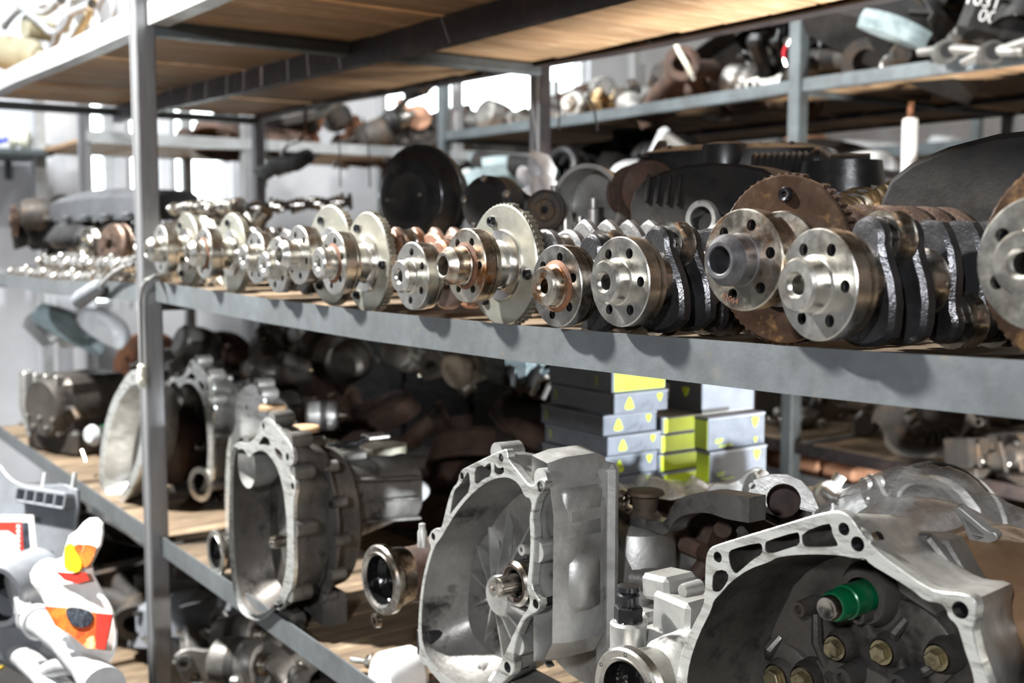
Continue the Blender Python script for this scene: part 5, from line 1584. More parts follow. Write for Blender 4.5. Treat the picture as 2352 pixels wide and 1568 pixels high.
t = thing('selector_housing', 'grey cast selector housing with ribbed rubber plug beside the middle gearbox', 'casting', at(1462, 1330, Y=.99), (0, 0, 0))
MB().lathe([(0, -.075), (.050, -.075), (.056, -.06), (.052, .05), (.044, .07), (.03, .078), (0, .078)], 28, R('X', 90)).build('tower', M_ALU, t)
MB().lathe([(0, -.010), (.005, -.010), (.006, -.007), (.010, -.007), (.011, -.004), (.015, -.004), (.016, .0), (.020, .002), (.020, .02)], 24, T(-.012, -.056, .04)).build('rubber_plug', M_RUB, t)
MB().lathe([(.010, -.03), (.016, -.03), (.016, .03), (.010, .03)], 18, T(.05, -.02, .015) @ R('Z', -60)).build('side_port', M_ALUD, t)
MB().box((.0, .02, -.04), (.16, .10, .10), None, .02).build('housing_base', M_ALU, t)

# white plastic-coated mount with a nut, at the bottom edge
t = thing('engine_mount', 'white-painted engine mount with a bolt and nut at the bottom edge', 'engine mount', at(905, 1545, Y=.86), (0, 0, 0))
b = resample(smooth2([(-.045, -.06), (.04, -.06), (.055, .0), (.035, .035), (.0, .045), (-.03, .02)], 1), 28)
MB().loft([lift(scl(b, (0, 0), .9), -.03), lift(b, -.022), lift(b, .03), lift(scl(b, (0, 0), .85), .04)], True, True).build('mount_shell', M_WHITEP, t)
hex_bolt(t, T(-.04, -.02, .01) @ R('Z', -50), .011, .010, M_STEEL)
MB().tube([(-.04, -.02, .01), (-.065, -.045, .012)], .005, 10).build('bolt_shank', M_STEEL, t)

# manifolds and small castings between the cartons and the large bell
t = thing('exhaust_flange', 'diamond-shaped pipe flange with a big bore among the castings', 'pipe flange', at(1800, 1150, Y=1.12), (-25, 20, 30))
MB().prism(smooth2([(-.055, .0), (-.02, .034), (.02, .034), (.055, 0), (.02, -.034), (-.02, -.034)], 1), [circ(.022, 22), circ(.0045, 10, .044, 0), circ(.0045, 10, -.044, 0)], -.005, .005, ch=.001).build('flange_plate', M_ALU, t)
MB().lathe([(0, .03), (.022, .03), (.022, .0), (.0225, .05), (.027, .05), (.027, .004)], 22).build('pipe_stub', M_RUSTD, t)
GH = 'castings piled in front of the cartons'
rnd = random.Random(12)
rowsA = [('cast_bracket', M_ALU, 'pale cast bracket among the castings in front of the cartons'), ('water_pump', M_RUSTD, 'brown pump among the castings in front of the cartons'),
         ('connecting_rod', M_STEELK, 'connecting rod among the castings in front of the cartons'), ('brake_caliper', M_IRON, 'dark caliper among the castings in front of the cartons'),
         ('starter_motor', M_IRON, 'dark starter motor among the castings in front of the cartons')]
z0 = SH_LOW
heap(rowsA, [(x, y, z) for x, y, z in ((-1.22, 1.12, z0 + .10), (-1.08, 1.10, z0 + .15), (-.95, 1.18, z0 + .20), (-.86, 1.10, z0 + .20), (-.80, 1.22, z0 + .22), (-1.02, 1.25, z0 + .18), (-1.12, 1.22, z0 + .16))], 13, GH, 30, .75, 1.0)
for i, (x, y) in enumerate(((-1.12, 1.15), (-.82, 1.18), (-.98, 1.52), (-.66, 1.50))):
    part('engine_block', M_IRON, ['oily engine block under the castings beside the middle gearbox', 'oily engine block under the castings behind the large bell', 'oily engine block under the rear cartons', 'oily engine block at the rear under the wrapped bundle'][i], (x, y, SH_LOW), (0, 0, (i * 80) % 180), 1.0)
t = part('exhaust_manifold', M_RUSTD, 'rust-brown exhaust manifold lying behind the selector lever', at(1640, 1265, Y=1.10), (-10, 0, 20), .8)
# exhaust-pipe coils / rods seen below the lever
for i, (a, b_) in enumerate((((1700, 1215), (1740, 1290)), ((1560, 1245), (1650, 1290)), ((1600, 1320), (1660, 1215)))):
    pts = [at(a[0], a[1], Y=1.02 + .03 * i), at((a[0] + b_[0]) / 2 + 10, (a[1] + b_[1]) / 2, Y=1.04 + .03 * i), at(b_[0], b_[1], Y=1.0 + .03 * i)]
    tag(MB().tube(pts, [.006, .012, .012][i], 10).build('brake_pipe' if i == 0 else 'rubber_pipe', M_ALUD if i == 0 else M_RUSTD), ['thin bare metal pipe below the lever end', 'short rust-brown pipe under the selector lever', 'upright rust-brown pipe under the selector lever'][i], 'pipe')

# wrapped bundle, bright bracket on it, brown wrapped parcel
def lump(label, name, cat, px, py, Y, r, m, amp, seed, freq=9, n=40):
    t = thing(name, label, cat, at(px, py, Y=Y))
    mb = MB().ball((0, 0, 0), r, n)
    me = mb.mesh('bundle_skin', 80); noise_wob(me, amp, seed, freq); noise_wob(me, amp * .35, seed + 5, freq * 4); me.materials.append(m)
    mesh_obj('bundle_skin', me, t)
    return t
t = lump('parts bundle wrapped in crinkled clear film behind the large bell', 'wrapped_bundle', 'bundle', 2130, 1235, 1.12, (.125, .11, .070), M_WRAP, .028, 5)
MB().ball((0, 0, -.015), (.10, .085, .06), 24).build('packed_core', M_AMBER, t)
t = lump('brown film-wrapped parcel at the right picture edge', 'wrapped_parcel', 'parcel', 2400, 1385, 1.02, (.15, .10, .060), M_AMBER, .02, 8)
t = thing('alloy_bracket', 'bright alloy bracket with triangular window on the wrapped bundle', 'bracket', at(2235, 1200, Y=.97), (10, 0, 10))
fb = Frame(2235, 1200, .97, 10, 10)
ob = fb.tr(crop([(1700,945),(1735,915),(1780,945),(1990,1125),(2030,1120),(2065,1165),(2040,1205),(1870,1235),(1830,1195),(1760,1010)], 1700, 900, 3.485))
hb_ = [fb.tr(crop(p, 1700, 900, 3.485)) for p in ([(1785,1005),(1960,1150),(1850,1120)],[(1855,1140),(1960,1165),(1890,1185)])]
t.rotation_euler = [math.radians(a) for a in fb.rot]
MB().prism(smooth2(ob, 1), hb_, 0, .012, ch=.001).build('bracket_plate', M_ALUB, t)
fb2 = Frame(2130, 1120, 1.55, 8, -8)
t = thing('bell_ring', 'bright bell housing ring leaning at the back of the lower shelf', 'bell housing', fb2.o, fb2.rot)
ob = fb2.tr(crop([(1190,760),(1215,720),(1260,700),(1330,640),(1400,660),(1480,660),(1600,690),(1720,760),(1830,900),(1870,960),(1850,1010),(1780,980),(1730,900),(1650,800),(1560,760),(1450,740),(1350,740),(1280,790),(1260,860),(1270,900),(1235,910),(1220,830)], 1700, 900, 3.485))
MB().prism(smooth2(ob, 1), [], 0, .03, ch=.003).build('ring_casting', M_ALUB, t)
c_ = cen(ob)
MB().lathe([(.11, .03), (.10, .07), (.03, .09), (0, .09)], 32, T(c_[0] + .01, 0, c_[1] - .06)).build('ring_back', M_ALUD, t)
GS = 'bright alloy parts at the back of the lower shelf'
heap([('cast_bracket', M_ALUB, 'bright alloy bracket lit at the back of the lower shelf'), ('water_pump', M_ALU, 'alloy pump lit at the back of the lower shelf')],
     [tuple(at(x, y, Y=Y_)) for x, y, Y_ in ((1775, 1180, 1.45), (1845, 1180, 1.5), (1905, 1190, 1.45), (1960, 1195, 1.4), (1700, 1165, 1.35), (2020, 1180, 1.35), (1745, 1180, 1.25))], 23, GS, 25, .45, .65)

# dark heap at the back of the lower shelf
GD = 'dark rusty heap behind the gearboxes'
rowsD = [('exhaust_manifold', M_RUSTD, 'dark rusty exhaust manifold in the heap behind the gearboxes'), ('brake_caliper', M_IRON, 'dark brake caliper in the heap behind the gearboxes'),
         ('alternator', M_ALUD, 'dirty alternator in the heap behind the gearboxes'), ('brake_drum', M_RUSTD, 'rusty brake drum in the heap behind the gearboxes'),
         ('starter_motor', M_IRON, 'dark starter motor in the heap behind the gearboxes'), ('exhaust_manifold', M_RUSTD, 'dark rusty exhaust manifold in the heap behind the gearboxes'),
         ('steering_knuckle', M_RUSTD, 'rusty knuckle in the heap behind the gearboxes')]
sp = grid(-2.5, -1.66, 1.38, 1.88, 5, 3, SH_LOW, 71, .3)
sp += grid(-2.4, -1.75, 1.45, 1.88, 5, 2, SH_LOW + .12, 72, .3)
sp += grid(-2.3, -1.75, 1.55, 1.88, 4, 2, SH_LOW + .23, 73, .3)
sp += grid(-2.4, -1.75, 1.6, 1.9, 5, 1, SH_LOW + .33, 75, .3)
heap(rowsD, sp, 74, GD, 35, .95, 1.35)
# lit silver pieces high in that heap, under the shelf beam
GC = 'silver calipers and brackets high in the dark heap'
heap([('brake_caliper', M_ALUB, 'silver caliper bracket catching light under the beam'), ('cast_bracket', M_ALUB, 'silver cast bracket catching light under the beam'), ('water_pump', M_ALU, 'grey pump catching light under the beam')],
     [tuple(at(x, y, Y=Y_)) for x, y, Y_ in ((905, 845, 1.70), (960, 850, 1.75), (1020, 860, 1.70), (1070, 880, 1.65), (1110, 890, 1.72), (760, 830, 1.75), (700, 800, 1.8), (715, 860, 1.72), (640, 790, 1.8), (1085, 850, 1.8))], 33, GC, 40, .8, 1.15)
part('intake_manifold', M_PLASM, 'black intake manifold with curved runners left of the carton stack', at(1280, 960, Y=1.62), (20, 0, 30), .75)
for k in range(2):
    tag(MB().tube([at(1222 + 26 * k, 906 + 8 * k, Y=1.5), at(1236 + 26 * k, 874 + 8 * k, Y=1.5), at(1256 + 26 * k, 866 + 8 * k, Y=1.5)], .006, 8).build('bright_pipe', M_ALUB), ['left of two short bright pipes beside the carton stack', 'right of two short bright pipes beside the carton stack'][k], 'pipe', 'short bright pipes beside the carton stack')
for k in range(4):
    part('plastic_canister', M_TEAL, 'pale teal ribbed canister stacked under the beam left of the cartons', at(1165 + (k % 2) * 45, 885 - (k // 2) * 28, Y=1.55), (0, 0, 15), .62, 'teal canisters under the beam')
# round brown drums near the post
part('brake_drum', M_RUSTD, 'large brown drum upright behind the left gearboxes', at(510, 850, Y=1.55), (80, 0, 40), 1.25)
part('brake_drum', M_RUST, 'rust-red drum upright behind the post', at(350, 850, Y=1.45), (80, 0, 30), 1.35)
part('brake_drum', M_IRON, 'dark drum lying at the rear left of the lower shelf', (-2.85, 1.6, SH_LOW + .01), (0, 0, 0), 1.3)
t = thing('white_lamp_cover', 'white boxy plastic cover with pin holes behind the long gearbox', 'plastic cover', at(880, 1075, Y=1.14), (0, 0, 15))
b = resample(smooth2([(-.045, -.05), (.045, -.05), (.045, .05), (-.045, .05)], 1), 24)
MB().loft([lift(b, .05), lift(scl(b, (0, 0), .95), -.03), lift(scl(b, (0, 0), .85), -.038)], True, True, R('X', 90)).build('cover_shell', M_CREAM, t)
for x, y in ((-.02, -.02), (.02, -.02), (.02, .02), (-.02, .02), (0, 0)):
    MB().lathe([(0, -.002), (.004, -.002), (.005, .001)], 10, T(x, -y, .037) @ R('X', -90)).build('pin', M_STEELB, t)
t = thing('curved_dish', 'grey dish-shaped plastic part under the white cover', 'plastic part', at(915, 1125, Y=1.15), (10, 15, 0))
MB().lathe([(0, .01), (.04, .008), (.062, -.004), (.066, -.004), (.045, .014), (0, .018)], 32, R('X', 90)).build('dish', M_PLASL, t)
for k, (x, y) in enumerate(((626, 936), (700, 985))):
    t = thing('wood_plug', ['round pale wood plug on the squeezed gearbox', 'round pale wood plug on the long gearbox'][k], 'wood plug', at(x, y, Y=.95 - .07 * k))
    MB().lathe([(0, .006), (.026, .006), (.029, .003), (.029, -.004), (0, -.004)], 26, R('X', 90)).build('plug', M_WOODU, t)
for k, (x, y, Y_) in enumerate(((690, 920, 1.35), (745, 1018, 1.2))):
    t = thing('selector_fork', ['grey two-pronged fork in the dark behind the gearboxes', 'yellow-zinc two-pronged fork in the dark behind the long gearbox'][k], 'fork', at(x, y, Y=Y_))
    m_ = (M_ALUD, M_BRASSB)[k]
    MB().tube([(-.11, -.03, -.0), (-.05, -.01, 0), (-.03, 0, -.006), (-.01, .008, -.006)], .006, 10).build('rod', m_, t)
    MB().box((.005, .01, -.004), (.035, .012, .028), None, .003).build('fork_root', m_, t)
    for s_ in (-1, 1):
        MB().box((.04, .014, -.004 + s_ * .011), (.045, .010, .008), None, .002).build('prong', m_, t)
part('alternator', M_ALU, 'small silver solenoid motor behind the long gearbox', at(745, 990, Y=1.25), (0, 0, 60), .6)
# ------------------------------------------------------------------ left bay, middle shelf
SHL = lambda x: LMZ(x) - HB + .023
t = thing('valve_cover', 'long dark grey moulded cover with a wavy open end, on the far left shelf', 'cover', at(262, 508, Y=1.12), (0, 0, 3))
L_ = []
for i in range(15):
    a = i / 14
    x = -.42 + .95 * a
    w_ = .12 - .02 * a; h_ = .085 + .02 * math.sin(a * 3)
    k = .02 * math.sin(i * 2.3) if i < 2 else 0
    L_.append([(x + k, -w_, 0), (x + k, -w_ * .96, h_ * .7), (x, -w_ * .6, h_), (x, w_ * .6, h_), (x, w_, h_ * .7), (x, w_, 0), (x, w_ * .9, 0.004), (x, w_ * .55, h_ - .012), (x, -w_ * .55, h_ - .012), (x, -w_ * .9, .004)])
MB().loft(L_).build('cover_shell', M_PLASD, t)
for k in range(5):
    MB().box((-.32 + .2 * k, -.118, .012), (.05, .03, .016), None, .004).build('bolt_tab', M_PLASD, t)
part('intake_manifold', M_PLASM, 'black intake manifold on the far left shelf', at(120, 560, Y=1.02), (0, 10, 200), .85)
part('cylinder_head', M_IRON, 'sooty cylinder head under the long grey cover', at(190, 590, Y=1.12), (0, 0, 6), 1.1)
part('alternator', M_IRON, 'sooty alternator in front of the long grey cover\'s wavy end', at(95, 530, Y=.97), (0, 0, 70), .9)
part('engine_cover', M_PLAS, 'glossy black plastic shroud under the wavy end of the grey cover', at(165, 545, Y=1.0), (50, 0, 20), .5)
t = part('gear_wheel', M_WEBB, 'toothed belt wheel edge-on at the far left', at(34, 545, Y=.90), (0, 0, -10), .95)
part('belt_pulley', M_STEELK, 'oily belt pulley beside a brown drum, left of the post', at(200, 600, Y=.95), (0, 0, 10), .9)
part('brake_drum', M_WEBB, 'brown drum-shaped pulley just left of the post', at(275, 566, Y=.93), (80, 0, 20), .55)
for k, (x0_, x1_, y_, z_) in enumerate(((-4.35, -3.75, .86, .024), (-3.75, -3.2, .87, .024), (-4.2, -3.5, .94, .024), (-3.5, -2.95, .93, .024), (-4.1, -3.35, .90, .066), (-3.35, -2.85, .88, .066))):
    camshaft(['bright camshaft lying along the front at the far left end', 'bright camshaft along the front edge, right of the first', 'bright camshaft in the second row at the left', 'bright camshaft in the second row nearer the post', 'upper bright camshaft resting on the others', 'upper bright camshaft nearest the post'][k],
             (x0_, y_, SHL(x0_) + z_), (x1_, y_ + .01, SHL(x1_) + z_), .024, M_STEELK, M_STEELB, 9, 'camshafts along the left shelf edge')
heap([('connecting_rod', M_STEELB, 'shiny connecting rod heaped on the left shelf'), ('belt_pulley', M_STEELB, 'shiny pulley heaped on the left shelf'), ('water_pump', M_STEELK, 'oily pump heaped on the left shelf')],
     grid(-4.5, -2.75, 1.0, 1.2, 9, 2, lambda x: SHL(x), 91, .3) + grid(-4.3, -2.9, 1.0, 1.15, 6, 1, lambda x: SHL(x) + .09, 92, .3), 93, 'shiny small parts heaped on the left shelf', 30, .8, 1.2)
# ------------------------------------------------------------------ left bay, lower shelf
t = thing('gearbox', 'dark ribbed gearbox standing at the left edge of the picture', 'gearbox', (-3.98, .98, SH_LOW), (0, 0, 20))
MB().box((0, 0, .15), (.22, .24, .22), None, .02).build('gear_case', M_ALUK, t)
MB().box((0, -.02, .045), (.28, .20, .09), None, .015).build('sump', M_IRON, t)
MB().lathe([(0, -.16), (.09, -.16), (.10, -.14), (.10, .0), (0, .0)], 28, T(.02, 0, .16)).build('bell_end', M_ALUK, t)
for k in range(4):
    MB().box((-.10 + .06 * k, -.13, .17), (.014, .03, .20), None, .004).build('rib', M_ALU, t)
MB().tube([(-.12, -.10, .05), (-.13, -.12, .16), (-.12, -.12, .27)], .022, 12).build('side_tube', M_ALU, t)
MB().tube([(.10, -.12, .16), (.17, -.14, .17), (.2, -.14, .14)], .010, 10).build('lever', M_IRON, t)
for k in range(6):
    hex_bolt(t, T(-.09 + .036 * k, -.165, .10 + .03 * (k % 2)), .007, .006, M_STEEL)
heap([('alternator', M_ALUD, 'dirty alternator on the left lower shelf'), ('exhaust_manifold', M_RUSTD, 'rusty manifold on the left lower shelf'), ('starter_motor', M_IRON, 'dark starter motor on the left lower shelf'), ('brake_drum', M_RUSTD, 'rusty drum on the left lower shelf')],
     grid(-4.5, -2.8, 1.1, 1.8, 6, 3, SH_LOW, 101, .3) + grid(-4.4, -3.0, 1.2, 1.8, 5, 2, SH_LOW + .13, 102, .3) + grid(-4.3, -3.1, 1.3, 1.8, 4, 2, SH_LOW + .25, 105, .3), 103, 'heap on the left lower shelf', 30, 1.0, 1.3)
part('body_panel', M_TEAL, 'pale grey-green plastic shard leaning on the left lower heap', at(160, 770, Y=1.0), (20, 30, 60), .42)
part('body_panel', M_PLASL, 'light grey plastic shard on top of the left lower heap', at(110, 775, Y=1.0), (30, 20, 10), .40)
part('headlamp', M_PLASL, 'pale headlamp shell on the left lower heap', at(225, 775, Y=1.02), (10, 30, 40), .7)
t = thing('oil_pan', 'shallow silver pan lying on the left lower heap', 'pan', at(190, 792, Y=1.05), (6, -4, 10))
MB().lathe([(0, .0), (.07, .0), (.075, .004), (.082, .028), (.090, .030), (.090, .033), (.079, .032), (.07, .006), (0, .004)], 36, R('X', 90)).build('pan_shell', M_ALU, t)
for k in range(3):
    MB().tube([(-.02 + .03 * k, 0, .0), (-.02 + .03 * k, 0, .035)], .007, 10).build('stud', M_STEELB, t)
t = thing('cable_connector', 'grey cable plug hanging over the shelf edge left of the post', 'plug', at(212, 672, Y=.80), (0, 0, 0))
o_ = t.location.copy()
C_ = lambda x, y, Y=.79: at(x, y, Y=Y) - o_
MB().tube([C_(182, 690), C_(190, 683), C_(226, 660), C_(232, 655)], [.022, .023, .021, .012], 14).build('plug_body', M_PLASG, t)
MB().tube([C_(232, 655), C_(244, 641), C_(262, 625), C_(282, 614), C_(306, 608), C_(330, 612, .86)], .0055, 10).build('cable', M_GREYR, t)
t = thing('pressure_plate', 'white chipped cover with a bolt beside the tilted bell', 'cover', at(210, 1000, Y=.88), (0, 10, 30))
MB().lathe([(0, -.01), (.018, -.012), (.028, -.004), (.032, .006), (.02, .008), (0, .008)], 20).build('plate', M_PLASL, t)
MB().tube([(-.02, -.01, -.05), (.01, -.02, -.075)], .006, 10).build('pin', M_STEEL, t)
part('coiled_hose', M_GREEN, 'short green hose behind the tilted bell', at(246, 1000, Y=.98), (80, 0, 0), .3)
# ignition lead with ceramic plug hanging on the left post
t = thing('ignition_lead', 'grey ignition lead with ribbed plug hanging down the left post', 'cable', at(326, 860, Y=.755), (0, 0, 0))
o_ = t.location.copy()
P_ = lambda x, y, Y=.768: at(x, y, Y=Y) - o_
MB().tube([P_(378, 634, .85), P_(356, 634, .79), P_(338, 642), P_(327, 660), P_(322, 690), P_(323, 760), P_(325, 836)], .0048, 9).build('lead', M_GREYR, t)
MB().lathe([(0, -.025), (.006, -.024), (.010, -.018), (.008, -.014), (.0105, -.010), (.008, -.006), (.0105, -.002), (.008, .002), (.0105, .006), (.011, .016), (.008, .022), (.005, .03), (0, .03)], 18, T(*P_(326, 860)) @ R('X', -90)).build('ceramic_plug', M_CREAM, t)

# ------------------------------------------------------------------ on the top shelf, front left
part('plastic_canister', M_CREAMD, 'cream ribbed plastic canister on the top shelf at the left edge', at(48, 168, Y=.95), (0, 10, 40), 1.25)
part('plastic_canister', M_CREAMD, 'small cream canister behind the first on the top shelf', at(95, 95, Y=1.05), (0, 0, 100), .9)
def hose_thing(label, pts, r, m, name='hose', cat='hose'):
    P = [Vector(p) for p in pts]; Q = []
    for i in range(len(P) - 1):
        for k in range(5):
            f = k / 5
            p0, p1, p2, p3 = P[max(i - 1, 0)], P[i], P[i + 1], P[min(i + 2, len(P) - 1)]
            Q.append(.5 * ((2 * p1) + (p2 - p0) * f + (2 * p0 - 5 * p1 + 4 * p2 - p3) * f * f + (3 * p1 - p0 - 3 * p2 + p3) * f ** 3))
    Q.append(P[-1])
    t = thing(name, label, cat, Q[0])
    MB().tube([q - Q[0] for q in Q], r, 9).build('hose_tube', m, t)
    for a, b in ((Q[0], Q[1]), (Q[-1], Q[-2])):
        d = (a - b).normalized()
        MB().tube([a - d * .014 - Q[0], a + d * .01 - Q[0]], r * 1.25, 10).build('end_fitting', M_STEELB, t)
    return t
tops = [([(40, 10), (90, 50), (120, 75), (150, 60), (170, 10)], M_PLASG, .011), ([(150, 130), (170, 90), (200, 40), (215, -10)], M_CREAMD, .013), ([(60, 40), (110, 10), (160, 40), (190, 90), (180, 120)], M_HOSEL, .010),
        ([(230, 60), (225, 20), (245, -10), (262, 20), (255, 60)], M_PLASG, .008), ([(80, 150), (120, 110), (140, 60), (165, 30), (210, 10)], M_PLASG, .012), ([(10, 60), (50, 20), (100, 30), (140, 0)], M_HOSEL, .013),
        ([(100, 170), (130, 140), (115, 105), (135, 80)], M_RUB, .007), ([(200, 100), (215, 60), (205, 20), (225, -20)], M_HOSEL, .012)]
for k, (pp, m_, r_) in enumerate(tops):
    hose_thing(['thick grey hose at the back of the top shelf tangle', 'cream hose standing up in the top shelf tangle', 'light hose looped over the top shelf tangle', 'grey hose loop beside the left post on the top shelf', 'dark grey hose slanting through the top shelf tangle', 'light hose at the picture corner on the top shelf', 'thin black hose at the front of the top shelf tangle', 'light hose next to the left post on the top shelf'][k],
               [at(x, y, Y=.93 + .04 * (k % 4)) for x, y in pp], r_, m_)

# ------------------------------------------------------------------ wall rack at the left: brown parts on its upper shelf
rowsC = [('brake_drum', M_RUSTD, 'brown drum in the row on the wall rack'), ('starter_motor', M_RUSTD, 'brown starter motor in the row on the wall rack'), ('alternator', M_IRON, 'dark alternator in the row on the wall rack'),
         ('exhaust_manifold', M_RUST, 'rust-red manifold in the row on the wall rack'), ('water_pump', M_COPPER, 'copper-coloured pump in the row on the wall rack'), ('engine_block', M_IRON, 'dark block in the row on the wall rack'), ('drive_shaft', M_IRON, 'dark drive shaft in the row on the wall rack')]
zc = UC + .026
heap(rowsC, [(y, x, z) for x, y, z in grid(1.9, 4.5, -5.95, -5.3, 9, 3, zc, 111, .3)] + [(y, x, z) for x, y, z in grid(2.0, 4.4, -5.9, -5.35, 7, 2, zc + .13, 112, .3)], 113, 'brown parts on the wall rack', 30, 1.1, 1.5)
# far-left wall shelf with small goods
t = thing('wall_shelf', 'small dark wall shelf with goods at the left picture edge', 'shelf', (-6.28, 1.08, ZC + .43))
MB().box((0, 0, 0), (.6, .62, .03), None, .003).build('shelf_board', M_BEAMB, t)
MB().box((-.25, .2, -.06), (.05, .03, .10), None, .003).build('shelf_bracket', M_BEAMB, t)
MB().box((-.25, -.2, -.06), (.05, .03, .10), None, .003).build('shelf_bracket', M_BEAMB, t)
part('plastic_canister', M_BLUEP, 'blue canister on the small wall shelf', (-6.2, 1.12, ZC + .45), (0, 0, 90), .8)
part('water_pump', M_CREAM, 'white pump housing on the small wall shelf', (-6.2, 1.28, ZC + .45), (0, 0, 60), .9)
# concrete pillar between the windows
struct(MB().box((-6.45, 1.51, 2.1), (.26, .22, 4.2), None, .01).build('column_1', M_WALL))

# hanging things under the top shelf
t = thing('rubber_mount', 'black rubber mount with a bright pin hanging under the top shelf', 'rubber mount', at(650, 372, Y=1.84), (0, 0, 0))
o_ = t.location.copy()
H_ = lambda x, y, Y=1.84: at(x, y, Y=Y) - o_
MB().tube([H_(585, 392), H_(605, 398), H_(640, 378), H_(680, 372), H_(708, 358), H_(714, 350)], [.012, .032, .034, .036, .028, .010], 14).build('rubber_body', M_RUB, t)
MB().tube([H_(648, 362), H_(652, 340), H_(662, 330), H_(690, 320)], .010, 10).build('bright_pin', M_STEELB, t)
MB().tube([H_(690, 320), H_(700, 306), H_(702, 250)], .006, 8).build('hook', M_RUST, t)
for k, (x0_, x1_) in enumerate(((770, 782), (610, 612), (835, 850), (1280, 1283), (1350, 1372))):
    pts = [at(x0_, 270 if k < 3 else 215, Y=1.9), at((x0_ + x1_) / 2 + 4, 340 if k < 3 else 250, Y=1.9), at(x1_, 430 if k < 3 else 300, Y=1.9)]
    tag(MB().tube(pts, .003, 6).build('hanging_wire', M_BEAMK), 'thin wire hanging below the top shelf', 'wire', 'thin wires hanging under the top shelf')
t = thing('white_tube', 'white plastic tube hanging upright from the black beam at the right', 'tube', at(2086, 430, Y=3.15), (0, 0, 0))
MB().lathe([(0, 0), (.022, 0), (.024, .004), (.024, .215), (.018, .22), (0, .22)], 20, R('X', 90)).build('tube_body', M_WHITEP, t)
MB().lathe([(0, .22), (.010, .22), (.010, .27), (0, .27)], 12, R('X', 90)).build('rust_hook', M_RUST, t)
hose_thing('white flexible tube dangling behind the rear post', [at(1548, 85, Y=2.92), at(1558, 115, Y=2.92), at(1578, 150, Y=2.92), at(1590, 176, Y=2.95)], .009, M_CREAM)

# ------------------------------------------------------------------ second rack: upper shelf
ub = UB + .032
heap([('alternator', M_ALUD, 'grey alternator on the rear rack\'s upper shelf'), ('starter_motor', M_IRON, 'dark starter motor on the rear rack\'s upper shelf'), ('exhaust_manifold', M_RUSTD, 'brown manifold on the rear rack\'s upper shelf'), ('water_pump', M_GOLD, 'yellowish pump on the rear rack\'s upper shelf'), ('headlamp', M_CREAM, 'cream lamp shell on the rear rack\'s upper shelf'), ('cast_bracket', M_ALUD, 'grey bracket on the rear rack\'s upper shelf')],
     grid(-4.8, -2.8, 3.1, 3.5, 10, 2, ub, 121, .3) + grid(-4.5, -2.9, 3.2, 3.5, 6, 1, ub + .1, 122, .3), 123, 'alternators and pumps on the rear rack', 30, 1.0, 1.3)
heap([('starter_motor', M_IRON, 'black starter motor in the dark heap of the rear rack'), ('engine_cover', M_PLASM, 'black cover in the dark heap of the rear rack'), ('body_panel', M_PLASM, 'black panel in the dark heap of the rear rack'), ('exhaust_manifold', M_IRON, 'black manifold in the dark heap of the rear rack'), ('headlamp', M_PLASM, 'black lamp shell in the dark heap of the rear rack')],
     grid(-2.75, -.7, 3.1, 4.1, 7, 3, ub, 131, .3) + grid(-2.7, -.8, 3.2, 4.1, 6, 3, ub + .14, 132, .3) + grid(-2.6, -.8, 3.3, 4.1, 5, 2, ub + .30, 134, .3), 133, 'dark heap on the rear rack\'s upper shelf', 30, 1.1, 1.6)
heap([('engine_cover', M_PLASM, 'black cover at the front of the top right heap'), ('intake_manifold', M_PLAS, 'black intake at the front of the top right heap'), ('body_panel', M_PLASM, 'black panel at the front of the top right heap'), ('starter_motor', M_IRON, 'black starter at the front of the top right heap')],
     [tuple(at(x, y, Y=Y_)) for x, y, Y_ in ((1705, 190, 3.15), (1760, 165, 3.2), (1800, 130, 3.3), (1905, 150, 3.2), (1950, 120, 3.3), (2010, 140, 3.2), (2050, 170, 3.1), (2120, 130, 3.2), (2190, 90, 3.25), (2200, 130, 3.1), (2270, 120, 3.15), (2330, 110, 3.1), (1900, 90, 3.4), (2100, 60, 3.4), (1990, 60, 3.45))], 135, 'dark heap at the top right', 30, .8, 1.15)
part('body_panel', M_TEAL, 'pale blue-grey fender piece in the top right heap', at(2060, 75, Y=3.05), (60, 25, 20), .36)
part('body_panel', M_PLASG, 'grey plastic panel behind the blue-grey fender piece', at(1960, 90, Y=3.3), (20, -15, 10), .6)
t = thing('marked_cover', 'dark cover with chalk numbers in the top right corner', 'cover', at(2318, 38, Y=3.0), (0, 0, 35))
MB().box((0, .05, .0), (.25, .08, .17), R('Y', 20), .03).build('cover_body', M_PLASM, t)
for k, (s_, x, z) in enumerate((('1031', -.075, .035), ('00', -.06, -.01), ('94', .03, .0))):
    text_obj(s_, .05, M_WHITEP, t, T(x, .008, z) @ R('X', 90) @ R('Z', -16), 'chalk_number')
for k, (a, b_) in enumerate((((2110, 120), (2352, 118)), ((2210, 145), (2360, 95)))):
    A, B = at(*a, Y=2.95), at(*b_, Y=2.95)
    t = thing('control_arm', ['bare metal suspension arm with bushing lying on the rear beam', 'second suspension arm crossing the first at the right edge'][k], 'control arm', A)
    d = B - A
    MB().tube([(0, 0, 0), d * .3 + Vector((0, 0, .008)), d * .7, d], [.012, .016, .014, .014], 12).build('arm', M_ALUD, t)
    q_ = d.normalized()
    MB().lathe([(.010, -.025), (.034, -.025), (.034, .025), (.010, .025), (.010, -.025)], 22, T(*(q_ * .09)) @ R('Z', 50)).build('bush_eye', M_ALUD, t)
    MB().lathe([(0, -.027), (.022, -.027), (.022, .027), (0, .027)], 18, T(*(q_ * .09)) @ R('Z', 50)).build('bushing', M_RUB, t)
hose_thing('red wire strand hanging in the rear rack', [at(1805, 145, Y=2.98), at(1800, 120, Y=2.98), at(1812, 95, Y=2.98)], .006, M_REDW, 'wire', 'wire')
